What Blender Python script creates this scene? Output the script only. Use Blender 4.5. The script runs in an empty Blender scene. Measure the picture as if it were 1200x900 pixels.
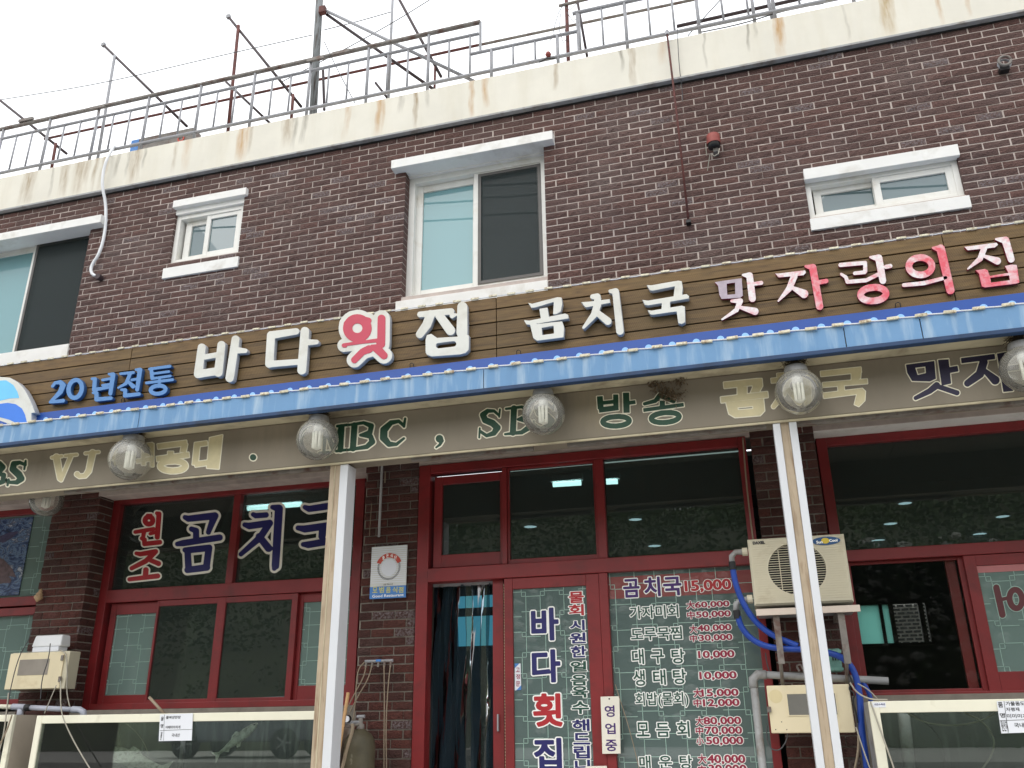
import bpy, bmesh, math, random
import numpy as np
from mathutils import Vector, Matrix
random.seed(7)
SC = bpy.context.scene
COL = SC.collection

# ------------------------------------------------------------------ camera
EYE = Vector((0, 0, 1.6))
F_PX = 1016.24
def _rot(a, b, c):
    return Matrix.Rotation(a, 3, 'Z') @ Matrix.Rotation(b, 3, 'X') @ Matrix.Rotation(c, 3, 'Z')
CAM_R = _rot(math.radians(15.499), math.radians(111.331), math.radians(-0.7294))
cam_d = bpy.data.cameras.new('camera')
cam = bpy.data.objects.new('camera', cam_d)
COL.objects.link(cam)
cam.matrix_world = Matrix.Translation(EYE) @ CAM_R.to_4x4()
cam_d.sensor_width = 36.0
cam_d.lens = F_PX / 1200 * 36.0
cam_d.clip_end = 2000
cam_d.clip_start = 0.05
SC.camera = cam

# ------------------------------------------------------------------ overcast sky
SUN_EL, SUN_AZ = math.radians(44), math.radians(196)
w = bpy.data.worlds.new('World'); SC.world = w
w.use_nodes = True
nt = w.node_tree
for n in list(nt.nodes): nt.nodes.remove(n)
sky = nt.nodes.new('ShaderNodeTexSky'); sky.sky_type = 'NISHITA'; sky.sun_disc = False
sky.sun_elevation = SUN_EL; sky.sun_rotation = SUN_AZ; sky.air_density = 1.0; sky.dust_density = 3.0
hs = nt.nodes.new('ShaderNodeHueSaturation'); hs.inputs['Saturation'].default_value = 0.18
mx = nt.nodes.new('ShaderNodeMix'); mx.data_type = 'RGBA'
mx.inputs['Factor'].default_value = 0.8
mx.inputs['B'].default_value = (20.5, 21.0, 21.6, 1)      # thick even cloud
bg = nt.nodes.new('ShaderNodeBackground'); bg.inputs['Strength'].default_value = 0.1
wo = nt.nodes.new('ShaderNodeOutputWorld')
nt.links.new(sky.outputs[0], hs.inputs['Color']); nt.links.new(hs.outputs[0], mx.inputs['A'])
nt.links.new(mx.outputs['Result'], bg.inputs['Color']); nt.links.new(bg.outputs[0], wo.inputs[0])

sun_d = bpy.data.lights.new('sun', 'SUN'); sun_d.energy = 0.9; sun_d.angle = math.radians(45)
sun_d.color = (1.0, 0.97, 0.92)
sun = bpy.data.objects.new('sun', sun_d); COL.objects.link(sun)
# the sun stands behind the camera, high, a little to the right
sd = Vector((math.sin(SUN_AZ) * math.cos(SUN_EL), math.cos(SUN_AZ) * math.cos(SUN_EL), math.sin(SUN_EL)))
sun.rotation_euler = sd.to_track_quat('Z', 'Y').to_euler()
SC.view_settings.view_transform = 'Standard'
SC.view_settings.look = 'None'
SC.view_settings.exposure = 0.0
SC.view_settings.gamma = 1.0
SC.cycles.max_bounces = 8
SC.cycles.transparent_max_bounces = 16
SC.cycles.use_denoising = True

# ------------------------------------------------------------------ placing helpers
def ray(px, py):
    return CAM_R @ Vector(((px - 600) / F_PX, -(py - 450) / F_PX, -1.0))
def at(px, py, Y):
    d = ray(px, py); return EYE + d * (Y / d.y)
def atz(px, py, z):
    d = ray(px, py); return EYE + d * ((z - EYE.z) / d.z)
def X(px, py, Y): return at(px, py, Y).x
def Z(px, py, Y): return at(px, py, Y).z
def mpp(px, py, Y):
    "metres per photograph pixel at that spot"
    d = ray(px, py); p = d * (Y / d.y)
    return (-(CAM_R.transposed() @ p).z) / F_PX
def zm(x0, y0, s):
    return lambda x, y: (x0 + x / s, y0 + y / s)

# ------------------------------------------------------------------ materials
def lin(v):
    v /= 255.0
    return v / 12.92 if v <= 0.04045 else ((v + 0.055) / 1.055) ** 2.4
def rgb(r, g, b): return (lin(r), lin(g), lin(b), 1)
def N(t, k, **kw):
    n = t.nodes.new(k)
    for a, b in kw.items(): setattr(n, a, b)
    return n
def new_mat(name):
    m = bpy.data.materials.new(name); m.use_nodes = True
    t = m.node_tree
    return m, t, t.nodes['Principled BSDF']
def ramp(t, fac, stops):
    r = N(t, 'ShaderNodeValToRGB')
    e = r.color_ramp.elements
    while len(e) < len(stops): e.new(0.5)
    for q, (p, c) in zip(e, stops):
        q.position = p; q.color = c if len(c) == 4 else (*c, 1)
    t.links.new(fac, r.inputs[0]); return r.outputs[0]
def noise(t, scale, vec=None, detail=4, dist=0.0, rough=0.6):
    n = N(t, 'ShaderNodeTexNoise'); n.inputs['Scale'].default_value = scale
    n.inputs['Detail'].default_value = detail; n.inputs['Distortion'].default_value = dist
    n.inputs['Roughness'].default_value = rough
    if vec is not None: t.links.new(vec, n.inputs['Vector'])
    return n.outputs['Fac']
def pos(t, sx=1, sy=1, sz=1):
    g = N(t, 'ShaderNodeNewGeometry'); m = N(t, 'ShaderNodeMapping')
    m.inputs['Scale'].default_value = (sx, sy, sz)
    t.links.new(g.outputs['Position'], m.inputs['Vector']); return m.outputs[0]
def mixc(t, fac, a, b, mode='MIX'):
    m = N(t, 'ShaderNodeMix', data_type='RGBA', blend_type=mode)
    for k, v in (('Factor', fac), ('A', a), ('B', b)):
        if hasattr(v, 'is_linked') or isinstance(v, bpy.types.NodeSocket): t.links.new(v, m.inputs[k])
        else: m.inputs[k].default_value = v
    return m.outputs['Result']
def bump(t, p, h, strength, dist=0.01):
    b = N(t, 'ShaderNodeBump'); b.inputs['Strength'].default_value = strength; b.inputs['Distance'].default_value = dist
    t.links.new(h, b.inputs['Height']); t.links.new(b.outputs[0], p.inputs['Normal'])
def simple(name, col, rough=0.6, var=0.18, vs=6, bs=60, bst=0.15, metal=0.0, dirt=None, spec=0.5, dscale=3, dlo=.5, dhi=.72, streak=False):
    m, t, p = new_mat(name)
    v = pos(t)
    f = noise(t, vs, v)
    lo = tuple(c * (1 - var) for c in col[:3]); hi = tuple(min(1, c * (1 + var)) for c in col[:3])
    c = ramp(t, f, [(0.3, lo), (0.7, hi)])
    if dirt is not None:
        v2 = pos(t, 9, 9, 0.8) if streak else v
        d = ramp(t, noise(t, dscale, v2, 6, 0.3), [(dlo, (0, 0, 0)), (dhi, (1, 1, 1))])
        c = mixc(t, d, c, dirt)
    t.links.new(c, p.inputs['Base Color'])
    p.inputs['Roughness'].default_value = rough; p.inputs['Metallic'].default_value = metal
    p.inputs['Specular IOR Level'].default_value = spec
    if bst: bump(t, p, noise(t, bs, v, 3), bst, 0.004)
    return m
def glass(name, tint, refl=1.0, opac=0.0, film=(0.1, 0.1, 0.1, 1), ior=1.6, rough=0.0):
    m, t, p = new_mat(name)
    t.nodes.remove(p); out = t.nodes['Material Output']
    tr = N(t, 'ShaderNodeBsdfTransparent'); tr.inputs[0].default_value = tint
    df = N(t, 'ShaderNodeBsdfDiffuse'); df.inputs[0].default_value = film
    gl = N(t, 'ShaderNodeBsdfGlossy'); gl.inputs['Roughness'].default_value = rough
    gl.inputs[0].default_value = (refl, refl, refl, 1)
    fr = N(t, 'ShaderNodeFresnel'); fr.inputs[0].default_value = ior
    a = N(t, 'ShaderNodeMixShader'); a.inputs[0].default_value = opac
    t.links.new(tr.outputs[0], a.inputs[1]); t.links.new(df.outputs[0], a.inputs[2])
    b = N(t, 'ShaderNodeMixShader')
    t.links.new(fr.outputs[0], b.inputs[0]); t.links.new(a.outputs[0], b.inputs[1]); t.links.new(gl.outputs[0], b.inputs[2])
    t.links.new(b.outputs[0], out.inputs[0])
    if rough > .03: return m
    # faint waviness of float glass
    bp = N(t, 'ShaderNodeBump'); bp.inputs['Strength'].default_value = 0.02; bp.inputs['Distance'].default_value = 0.01
    t.links.new(noise(t, 2.5, pos(t), 1), bp.inputs['Height']); t.links.new(bp.outputs[0], gl.inputs['Normal'])
    return m
def emis(name, col, s):
    m, t, p = new_mat(name)
    p.inputs['Emission Color'].default_value = col; p.inputs['Emission Strength'].default_value = s
    p.inputs['Base Color'].default_value = (0.8, 0.8, 0.8, 1)
    return m

def brick_mat(name, stops, warm):
    m, t, p = new_mat(name)
    oi = N(t, 'ShaderNodeObjectInfo'); at_ = N(t, 'ShaderNodeAttribute', attribute_name='rnd')
    ad = N(t, 'ShaderNodeMath', operation='ADD'); fr = N(t, 'ShaderNodeMath', operation='FRACT')
    t.links.new(oi.outputs['Random'], ad.inputs[0]); t.links.new(at_.outputs['Fac'], ad.inputs[1])
    t.links.new(ad.outputs[0], fr.inputs[0])
    base = ramp(t, fr.outputs[0], stops)
    v = pos(t)
    c = mixc(t, ramp(t, noise(t, 45, pos(t, 1, 1, 2.2), 6, 1.2), [(0.35, (0, 0, 0)), (0.7, (.75, .75, .75))]), base, warm)
    # pale bloom on a few bricks
    bl = N(t, 'ShaderNodeMath', operation='GREATER_THAN'); bl.inputs[1].default_value = 0.95
    t.links.new(fr.outputs[0], bl.inputs[0])
    bm_ = N(t, 'ShaderNodeMath', operation='MULTIPLY')
    t.links.new(bl.outputs[0], bm_.inputs[0]); t.links.new(ramp(t, noise(t, 60, v, 5), [(0.42, (0, 0, 0)), (0.62, (.65, .65, .65))]), bm_.inputs[1])
    c = mixc(t, bm_.outputs[0], c, rgb(150, 140, 142))
    c = mixc(t, ramp(t, noise(t, 1.3, v, 4), [(0.52, (0, 0, 0)), (0.8, (.45, .45, .45))]), c, rgb(128, 116, 112))
    t.links.new(c, p.inputs['Base Color']); p.inputs['Roughness'].default_value = 0.85
    h1 = noise(t, 26, pos(t, 1, 1, 1.9), 4, 2.4, 0.5); h2 = noise(t, 90, v, 4)
    hm = N(t, 'ShaderNodeMath', operation='MULTIPLY_ADD'); t.links.new(h2, hm.inputs[0]); hm.inputs[1].default_value = .3; t.links.new(h1, hm.inputs[2])
    bump(t, p, hm.outputs[0], 1.0, 0.03)
    return m

M = {}
M['brick'] = brick_mat('brick_brown', [(0.0, rgb(96, 70, 65)), (0.25, rgb(103, 76, 70)), (0.5, rgb(110, 80, 73)), (0.72, rgb(118, 83, 75)), (0.9, rgb(108, 84, 78))], rgb(86, 63, 59))
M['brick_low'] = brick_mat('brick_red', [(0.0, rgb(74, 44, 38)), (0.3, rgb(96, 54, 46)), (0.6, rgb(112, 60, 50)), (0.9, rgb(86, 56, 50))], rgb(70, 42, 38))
M['mortar'] = simple('mortar', rgb(188, 174, 166), 0.9, 0.12, 8, 120, 0.3, dirt=rgb(158, 144, 140))
M['mortar_low'] = simple('mortar_grey', rgb(134, 126, 116), 0.9, 0.2, 8, 120, 0.3)  # greyer and darker than the upstairs mortar
M['red'] = simple('red_painted_frame', rgb(128, 36, 38), 0.42, 0.1, 3, 90, 0.06, dirt=rgb(106, 36, 36), dscale=5)
M['white_pvc'] = simple('white_window_frame', rgb(226, 224, 218), 0.45, 0.05, 3, 90, 0.05, dirt=rgb(196, 186, 166), dscale=4, dlo=.55, dhi=.85)
M['white_stone'] = simple('white_painted_sill', rgb(232, 230, 226), 0.7, 0.05, 4, 70, 0.15, dirt=rgb(190, 184, 172), dscale=4, dlo=.52, dhi=.85)
M['grey_frame'] = simple('grey_screen_frame', rgb(92, 88, 84), 0.5, 0.1)
M['dark'] = simple('dark_metal', rgb(30, 29, 29), 0.5, 0.2)
M['wood'] = None
M['blue_strip'] = simple('royal_blue_panel', rgb(26, 74, 152), 0.4, 0.08, 2, 60, 0.03)
M['pale_blue'] = simple('pale_blue_paint', rgb(150, 196, 244), 0.5, 0.03)
M['navy_trim'] = simple('dark_blue_trim', rgb(30, 60, 98), 0.55, 0.2, 5, 80, 0.1, dirt=rgb(20, 30, 44))
M['cream_soffit'] = simple('cream_plaster_soffit', rgb(196, 186, 158), 0.85, 0.1, 3, 60, 0.15, dirt=rgb(128, 116, 96), dscale=2.5)
M['tan'] = simple('tan_aged_paint', rgb(178, 160, 136), 0.6, 0.1, 5, 80, 0.1, dirt=rgb(140, 116, 90), dscale=6, streak=True)
M['post_white'] = simple('white_post_paint', rgb(214, 216, 220), 0.4, 0.03, 3, 60, 0.03)
M['ltr_face'] = simple('aged_white_letter', rgb(214, 211, 200), 0.4, 0.05, 3, 60, 0.03, dirt=rgb(178, 170, 150), dscale=4, dlo=.5, dhi=.9)
M['ltr_side'] = simple('letter_side', rgb(172, 174, 178), 0.4, 0.05)
M['ltr_blue_side'] = simple('blue_letter_side', rgb(44, 84, 134), .5, .05)
M['ltr_blue'] = simple('sky_blue_letter', rgb(84, 132, 184), 0.45, 0.05)
M['ltr_pink'] = simple('faded_red_vinyl', rgb(192, 56, 78), 0.45, 0.05)
M['cream'] = simple('cream_plastic', rgb(228, 214, 180), 0.5, 0.04, 3, 60, 0.04, dirt=rgb(190, 168, 120), dscale=5, dlo=.55, dhi=.9)
M['cream_tank'] = simple('cream_tank_frame', rgb(232, 228, 208), 0.45, 0.04, 3, 60, 0.04, dirt=rgb(186, 176, 150), dscale=6, dlo=.58, dhi=.9)
M['ac'] = simple('beige_ac_case', rgb(204, 196, 172), 0.55, 0.05, 3, 60, 0.05, dirt=rgb(160, 142, 108), dscale=5, dlo=.55, dhi=.9)
M['grey_pvc'] = simple('grey_pvc_pipe', rgb(158, 158, 158), 0.5, 0.1, 8, 60, 0.06, dirt=rgb(116, 108, 98), dscale=8)
M['lilac_pvc'] = simple('grey_lilac_pipe', rgb(172, 174, 186), 0.5, 0.06)
M['galv'] = simple('galvanised_rail', rgb(150, 150, 154), 0.5, 0.1, 12, 80, 0.1, metal=0.0, dirt=rgb(130, 116, 104), dscale=9, dlo=.6, dhi=.8)
M['galv_dark'] = simple('weathered_rail', rgb(128, 122, 116), 0.6, 0.2, 12, 80, 0.1, metal=0.0, dirt=rgb(92, 62, 50), dscale=9, dlo=.5, dhi=.7)
M['rust'] = simple('rusty_pipe', rgb(98, 52, 46), 0.7, 0.3, 20, 90, 0.2, dirt=rgb(60, 40, 38), dscale=12)
M['rust_dark'] = simple('dark_steel_pipe', rgb(58, 44, 46), 0.6, 0.25, 20, 90, 0.2)
M['pole'] = simple('weathered_grey_pole', rgb(120, 124, 126), 0.6, 0.2, 6, 60, 0.2, dirt=rgb(66, 58, 52), dscale=4, dlo=.5, dhi=.62, streak=True)
M['wire'] = simple('dark_wire', rgb(70, 70, 72), 0.5, 0.1, bst=0)
M['wire_pale'] = simple('pale_wire', rgb(170, 164, 150), 0.5, 0.1, bst=0)
M['wire_tan'] = simple('tan_hose', rgb(146, 130, 110), 0.5, 0.1, bst=0)
M['white_plastic'] = simple('white_plastic', rgb(225, 226, 228), 0.4, 0.03, bst=0)
M['blue_hose'] = simple('blue_ribbed_hose', rgb(26, 66, 156), 0.4, 0.1, 20, 60, 0.05)
M['black_rubber'] = simple('black_rubber', rgb(26, 26, 28), 0.6, 0.1, bst=0)
M['green_box'] = simple('verdigris_box', rgb(120, 168, 156), 0.6, 0.15, 15, 60, 0.1, dirt=rgb(70, 90, 84), dscale=12)
M['red_lamp'] = simple('dull_red_paint', rgb(140, 66, 58), 0.6, 0.2, 20)
M['stick'] = simple('bare_wood_stick', rgb(196, 156, 110), 0.7, 0.1)
M['cylinder'] = simple('olive_gas_cylinder', rgb(84, 78, 60), 0.6, 0.2, 10, 60, 0.2, dirt=rgb(150, 146, 128), dscale=6, dlo=.6, dhi=.7)
M['shell'] = simple('tan_shell', rgb(176, 146, 112), 0.6, 0.25, 60)
M['nest'] = simple('dry_nest_straw', rgb(70, 58, 42), 0.9, 0.3, 60)
M['leaf'] = simple('hill_foliage', rgb(86, 104, 60), 0.8, 0.4, 2.0)
M['leaf2'] = simple('dark_foliage', rgb(74, 94, 56), 0.8, 0.4, 2.0)
M['soil'] = simple('hill_soil', rgb(84, 88, 64), 0.9, 0.3, 1.2)
M['rock'] = simple('pale_rock', rgb(196, 194, 184), 0.9, 0.25, 3)
M['asphalt'] = simple('asphalt', rgb(98, 98, 98), 0.9, 0.15, 3, 200, 0.3)
M['paving'] = simple('concrete_paving', rgb(196, 192, 184), 0.9, 0.1, 3, 100, 0.2)
M['line'] = simple('road_paint', rgb(220, 220, 215), 0.7, 0.06)
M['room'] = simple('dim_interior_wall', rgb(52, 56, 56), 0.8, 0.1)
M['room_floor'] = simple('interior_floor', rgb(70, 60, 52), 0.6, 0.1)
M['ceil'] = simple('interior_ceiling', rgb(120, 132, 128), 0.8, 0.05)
M['curtain'] = simple('pale_curtain', rgb(150, 156, 156), 0.9, 0.06)
M['vinyl'] = glass('dark_vinyl_strip', (0.42, 0.52, 0.58, 1), 0.22, 0.32, rgb(40, 58, 70), ior=1.6, rough=0.12)
M['paper'] = simple('white_card', rgb(226, 228, 234), 0.6, 0.02, bst=0)
M['ivory'] = simple('ivory_board', rgb(232, 226, 212), 0.6, 0.03, bst=0)
M['sign_white'] = simple('sign_white_plate', rgb(212, 212, 208), 0.5, 0.03, bst=0)
M['sign_blue'] = simple('sign_blue', rgb(76, 132, 200), 0.5, 0.03, bst=0)
M['sign_red'] = simple('sign_red', rgb(196, 74, 56), 0.5, 0.03, bst=0)
M['sign_gold'] = simple('sign_gold', rgb(196, 196, 130), 0.5, 0.03, bst=0)
M['sign_grey'] = simple('sign_grey', rgb(96, 96, 96), 0.5, 0.03, bst=0)
M['v_white'] = simple('white_vinyl', rgb(248, 248, 244), 0.5, 0.03, bst=0)
M['v_cream'] = simple('cream_outline_vinyl', rgb(246, 240, 226), 0.5, 0.03, bst=0)
M['v_navy'] = simple('navy_vinyl', rgb(36, 34, 100), 0.45, 0.05, bst=0)
M['v_red'] = simple('red_vinyl', rgb(176, 36, 44), 0.45, 0.05, bst=0)
M['v_crimson'] = simple('crimson_vinyl', rgb(150, 30, 62), 0.45, 0.05, bst=0)
M['v_green'] = simple('green_vinyl', rgb(28, 74, 60), 0.45, 0.05, bst=0)
M['v_purple'] = simple('purple_vinyl', rgb(66, 30, 104), 0.45, 0.05, bst=0)
M['v_maroon'] = simple('maroon_vinyl', rgb(96, 44, 48), 0.45, 0.05, bst=0)
M['b_green'] = simple('beam_green_letter', rgb(18, 66, 44), 0.5, 0.1, bst=0, dirt=rgb(40, 70, 50), dscale=20)
M['b_tan'] = simple('beam_tan_letter', rgb(214, 202, 162), 0.6, 0.08, 12, bst=0)
M['b_cream'] = simple('beam_outline', rgb(240, 234, 212), 0.6, 0.06, 12, bst=0)
M['b_navy'] = simple('beam_dark_purple_letter', rgb(34, 28, 58), 0.5, 0.1, bst=0)
M['black_ink'] = simple('black_print', rgb(30, 30, 34), 0.5, 0.05, bst=0)
M['lattice'] = simple('pale_lattice_print', rgb(160, 190, 178), 0.5, 0.05, bst=0)
M['fish'] = simple('silver_fish_skin', rgb(232, 230, 220), 0.35, 0.25, 40, 90, 0.3, dirt=rgb(120, 118, 104), dscale=34)
M['tank_in'] = simple('tank_panel_reflections', rgb(46, 52, 50), 0.6, 0.55, 2.5, dirt=rgb(104, 110, 104), dscale=2.2, dlo=.5, dhi=.8, streak=True)  # pale upright streaks painted in for reflections on the tank glass
M['pink_lit'] = simple('pink_band_film', rgb(190, 120, 120), 0.6, 0.05, bst=0)
M['car'] = simple('silver_car_paint', rgb(120, 124, 132), 0.25, 0.03, bst=0, metal=0.5)
M['glass'] = glass('clear_glass', (0.62, 0.68, 0.66, 1), 1.0, 0.0, ior=1.55)
M['glass_clear'] = glass('clean_window_glass', (0.88, 0.9, 0.88, 1), 1.0, 0.01, ior=1.18)
M['glass_dark'] = glass('veiled_tinted_glass', (0.36, 0.42, 0.40, 1), 1.0, 0.12, rgb(122, 136, 132), ior=1.7)  # besides the tint, a grey veil stands in for haze and street reflections
M['glass_film'] = glass('frosted_film_glass', (0.5, 0.58, 0.54, 1), 1.0, 0.62, rgb(140, 164, 158), ior=1.6)
M['glass_film2'] = glass('half_clear_film_glass', (0.5, 0.6, 0.58, 1), 1.0, 0.46, rgb(132, 152, 150), ior=1.7)
M['glass_teal'] = glass('teal_window_glass', (0.6, 0.75, 0.75, 1), 1.0, 0.8, rgb(134, 178, 184), ior=1.5)
M['glass_up'] = glass('grey_window_glass', (0.5, 0.55, 0.55, 1), 1.0, 0.68, rgb(112, 134, 138), ior=1.8)
M['glass_tank'] = glass('tank_glass', (0.78, 0.84, 0.8, 1), 1.0, 0.05, rgb(130, 138, 136), ior=1.6)
M['screen'] = glass('insect_screen', (0.6, 0.6, 0.6, 1), 0.2, 0.16, rgb(110, 120, 120), ior=1.2, rough=0.6)
M['globe'] = glass('dusty_globe_glass', (0.9, 0.9, 0.86, 1), 1.0, 0.19, rgb(246, 242, 230), ior=1.5, rough=0.05)
M['bulb'] = simple('white_lamp_tube', rgb(245, 245, 238), 0.4, 0.01, bst=0)
M['lamp_on'] = emis('lit_fluorescent_tube', (0.72, 0.95, 1.0, 1), 9.0)
M['disc_on'] = emis('lit_ceiling_disc', (0.72, 0.86, 1.0, 1), 3.5)
M['led'] = simple('clear_led_capsule', rgb(214, 206, 180), 0.4, 0.25, 60, bst=0, dirt=rgb(150, 120, 86), dscale=40)

def wood_mat():
    m, t, p = new_mat('stained_timber_plank')
    oi = N(t, 'ShaderNodeObjectInfo')
    mp = pos(t, 1.2, 1, 14)
    ad = N(t, 'ShaderNodeVectorMath', operation='ADD'); t.links.new(mp, ad.inputs[0])
    cb = N(t, 'ShaderNodeCombineXYZ'); ml = N(t, 'ShaderNodeMath', operation='MULTIPLY'); ml.inputs[1].default_value = 37
    t.links.new(oi.outputs['Random'], ml.inputs[0]); t.links.new(ml.outputs[0], cb.inputs[0]); t.links.new(cb.outputs[0], ad.inputs[1])
    f = noise(t, 3.0, ad.outputs[0], 6, 0.8)
    c = ramp(t, f, [(0.25, rgb(74, 54, 28)), (0.5, rgb(106, 80, 44)), (0.75, rgb(126, 98, 56))])
    c = mixc(t, ramp(t, noise(t, 1.1, pos(t), 4), [(.4, (0, 0, 0)), (.7, (.5, .5, .5))]), c, rgb(96, 78, 42))
    hv = N(t, 'ShaderNodeHueSaturation'); t.links.new(c, hv.inputs['Color'])
    mr = N(t, 'ShaderNodeMapRange'); t.links.new(oi.outputs['Random'], mr.inputs[0]); mr.inputs[3].default_value = .85; mr.inputs[4].default_value = 1.12
    t.links.new(mr.outputs[0], hv.inputs['Value'])
    t.links.new(hv.outputs[0], p.inputs['Base Color']); p.inputs['Roughness'].default_value = 0.65
    # fine grooves sawn across the board
    wv = N(t, 'ShaderNodeTexWave', wave_type='BANDS', bands_direction='X'); wv.inputs['Scale'].default_value = 22
    wv.inputs['Distortion'].default_value = 1.2
    rot = N(t, 'ShaderNodeMapping'); rot.inputs['Rotation'].default_value = (0, 0.35, 0); t.links.new(pos(t), rot.inputs[0]); t.links.new(rot.outputs[0], wv.inputs['Vector'])
    bump(t, p, wv.outputs['Fac'], 0.22, 0.004)
    return m
M['wood'] = wood_mat()

def streaked(name, col, streaks, zlo, zhi, run, dark, seedscale=1.0):
    """painted face with run marks: streaks = (x, half width, length share, strength, colour)"""
    m, t, p = new_mat(name)
    g = N(t, 'ShaderNodeNewGeometry'); s = N(t, 'ShaderNodeSeparateXYZ'); t.links.new(g.outputs['Position'], s.inputs[0])
    v = pos(t)
    c = ramp(t, noise(t, 2.2, v, 5), [(0.3, tuple(q * .93 for q in col[:3])), (0.7, tuple(min(1, q * 1.04) for q in col[:3]))])
    # broad faint runs
    r1 = ramp(t, noise(t, 5.0 * seedscale, pos(t, 1, 1, 0.12), 5, 0.2), [(0.5, (0, 0, 0)), (0.74, (run, run, run))])
    c = mixc(t, r1, c, dark)
    def mth(op, a, b=None, cl=False):
        q = N(t, 'ShaderNodeMath', operation=op); q.use_clamp = cl
        for i, z in enumerate((a, b)):
            if z is None: continue
            if isinstance(z, bpy.types.NodeSocket): t.links.new(z, q.inputs[i])
            else: q.inputs[i].default_value = z
        return q.outputs[0]
    wob = mth('MULTIPLY', mth('SUBTRACT', noise(t, 3.0, v, 2), 0.5), 0.10)
    xw = mth('ADD', s.outputs['X'], wob)
    frac = mth('DIVIDE', mth('SUBTRACT', zhi, s.outputs['Z']), zhi - zlo)
    brk = ramp(t, noise(t, 14, pos(t, 1.5, 1, 0.25), 4), [(0.35, (.25, .25, .25)), (0.65, (1, 1, 1))])
    for (x, hw, ln, st, cc) in streaks:
        d = mth('ABSOLUTE', mth('SUBTRACT', xw, x))
        k = mth('SUBTRACT', 1.0, mth('DIVIDE', d, hw), True)
        k = mth('POWER', k, 0.6)
        f2 = mth('SUBTRACT', 1.0, mth('POWER', mth('DIVIDE', frac, ln, True), 3.0), True)
        k = mth('MULTIPLY', mth('MULTIPLY', k, f2), mth('MULTIPLY', brk, st))
        c = mixc(t, k, c, cc)
    t.links.new(c, p.inputs['Base Color']); p.inputs['Roughness'].default_value = 0.8
    bump(t, p, noise(t, 50, v, 4), 0.15, 0.004)
    return m

# ------------------------------------------------------------------ mesh builder
class MB:
    def __init__(s): s.v = []; s.f = []
    def add(s, vs, fs):
        o = len(s.v); s.v += [tuple(q) for q in vs]; s.f += [tuple(i + o for i in q) for q in fs]; return s
    def box(s, x0, x1, y0, y1, z0, z1):
        x0, x1 = min(x0, x1), max(x0, x1); y0, y1 = min(y0, y1), max(y0, y1); z0, z1 = min(z0, z1), max(z0, z1)
        return s.add([(x0, y0, z0), (x1, y0, z0), (x1, y1, z0), (x0, y1, z0), (x0, y0, z1), (x1, y0, z1), (x1, y1, z1), (x0, y1, z1)],
                     [(0, 3, 2, 1), (4, 5, 6, 7), (0, 1, 5, 4), (1, 2, 6, 5), (2, 3, 7, 6), (3, 0, 4, 7)])
    def prism(s, poly, y0, y1):
        "poly: (x, z) corners seen from the front"
        n = len(poly)
        return s.add([(x, y0, z) for x, z in poly] + [(x, y1, z) for x, z in poly],
                     [tuple(range(n)), tuple(range(2 * n - 1, n - 1, -1))] + [(i, i + n, (i + 1) % n + n, (i + 1) % n) for i in range(n)])
    def hexa(s, a, b, c, d, y0, y1, Y):
        "four photograph corners on the plane Y, from y0 to y1"
        return s.prism([(at(*q, Y).x, at(*q, Y).z) for q in (a, b, c, d)], y0, y1)
    def tube(s, pts, r, n=8, cap=True):
        pts = [Vector(p) for p in pts]; rs = r if isinstance(r, (list, tuple)) else [r] * len(pts)
        up = None; base = len(s.v); vs = []; fs = []
        for i, p in enumerate(pts):
            d = (pts[min(i + 1, len(pts) - 1)] - pts[max(i - 1, 0)]).normalized()
            if up is None: up = d.orthogonal().normalized()
            up = (up - d * up.dot(d)).normalized(); sd_ = d.cross(up)
            for k in range(n):
                a = 2 * math.pi * k / n
                vs.append(p + (up * math.cos(a) + sd_ * math.sin(a)) * rs[i])
        for i in range(len(pts) - 1):
            for k in range(n):
                fs.append((i * n + k, i * n + (k + 1) % n, (i + 1) * n + (k + 1) % n, (i + 1) * n + k))
        if cap: fs += [tuple(reversed(range(n))), tuple(range((len(pts) - 1) * n, len(pts) * n))]
        return s.add(vs, fs)
    def lathe(s, c, prof, n=24, axis='Z'):
        "prof: (radius, height) pairs about the axis through c"
        vs = []; fs = []
        for r, h in prof:
            for k in range(n):
                a = 2 * math.pi * k / n
                q = (r * math.cos(a), r * math.sin(a), h)
                if axis == 'Y': q = (q[0], h, q[1])
                vs.append((c[0] + q[0], c[1] + q[1], c[2] + q[2]))
        for i in range(len(prof) - 1):
            for k in range(n):
                fs.append((i * n + k, i * n + (k + 1) % n, (i + 1) * n + (k + 1) % n, (i + 1) * n + k))
        return s.add(vs, fs)
    def disc(s, c, r, n=24, axis='Z', ry=None):
        ry = r if ry is None else ry; vs = []
        for k in range(n):
            a = 2 * math.pi * k / n
            vs.append((c[0] + r * math.cos(a), c[1] + (ry * math.sin(a) if axis == 'Z' else 0), c[2] + (0 if axis == 'Z' else ry * math.sin(a))))
        return s.add(vs, [tuple(range(n))])
    def build(s, name, mat, parent=None, smooth=False, bevel=0.0, fix=True):
        me = bpy.data.meshes.new(name); me.from_pydata(s.v, [], s.f)
        if fix:
            b = bmesh.new(); b.from_mesh(me); bmesh.ops.recalc_face_normals(b, faces=b.faces); b.to_mesh(me); b.free()
        return link(name, me, mat, parent, smooth, bevel)
def link(name, me, mat, parent=None, smooth=False, bevel=0.0):
    me.materials.clear(); me.materials.append(mat if not isinstance(mat, str) else M[mat])
    if smooth:
        me.polygons.foreach_set('use_smooth', [True] * len(me.polygons))
    o = bpy.data.objects.new(name, me); COL.objects.link(o)
    if parent is not None:
        o.parent = parent
        o.matrix_parent_inverse = Matrix.Translation(-WLOC.get(parent.name, Vector()))
        WLOC[o.name] = Vector()
    if bevel:
        m = o.modifiers.new('bevel', 'BEVEL'); m.width = bevel; m.segments = 2; m.limit_method = 'ANGLE'
    return o
WLOC = {}
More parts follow.
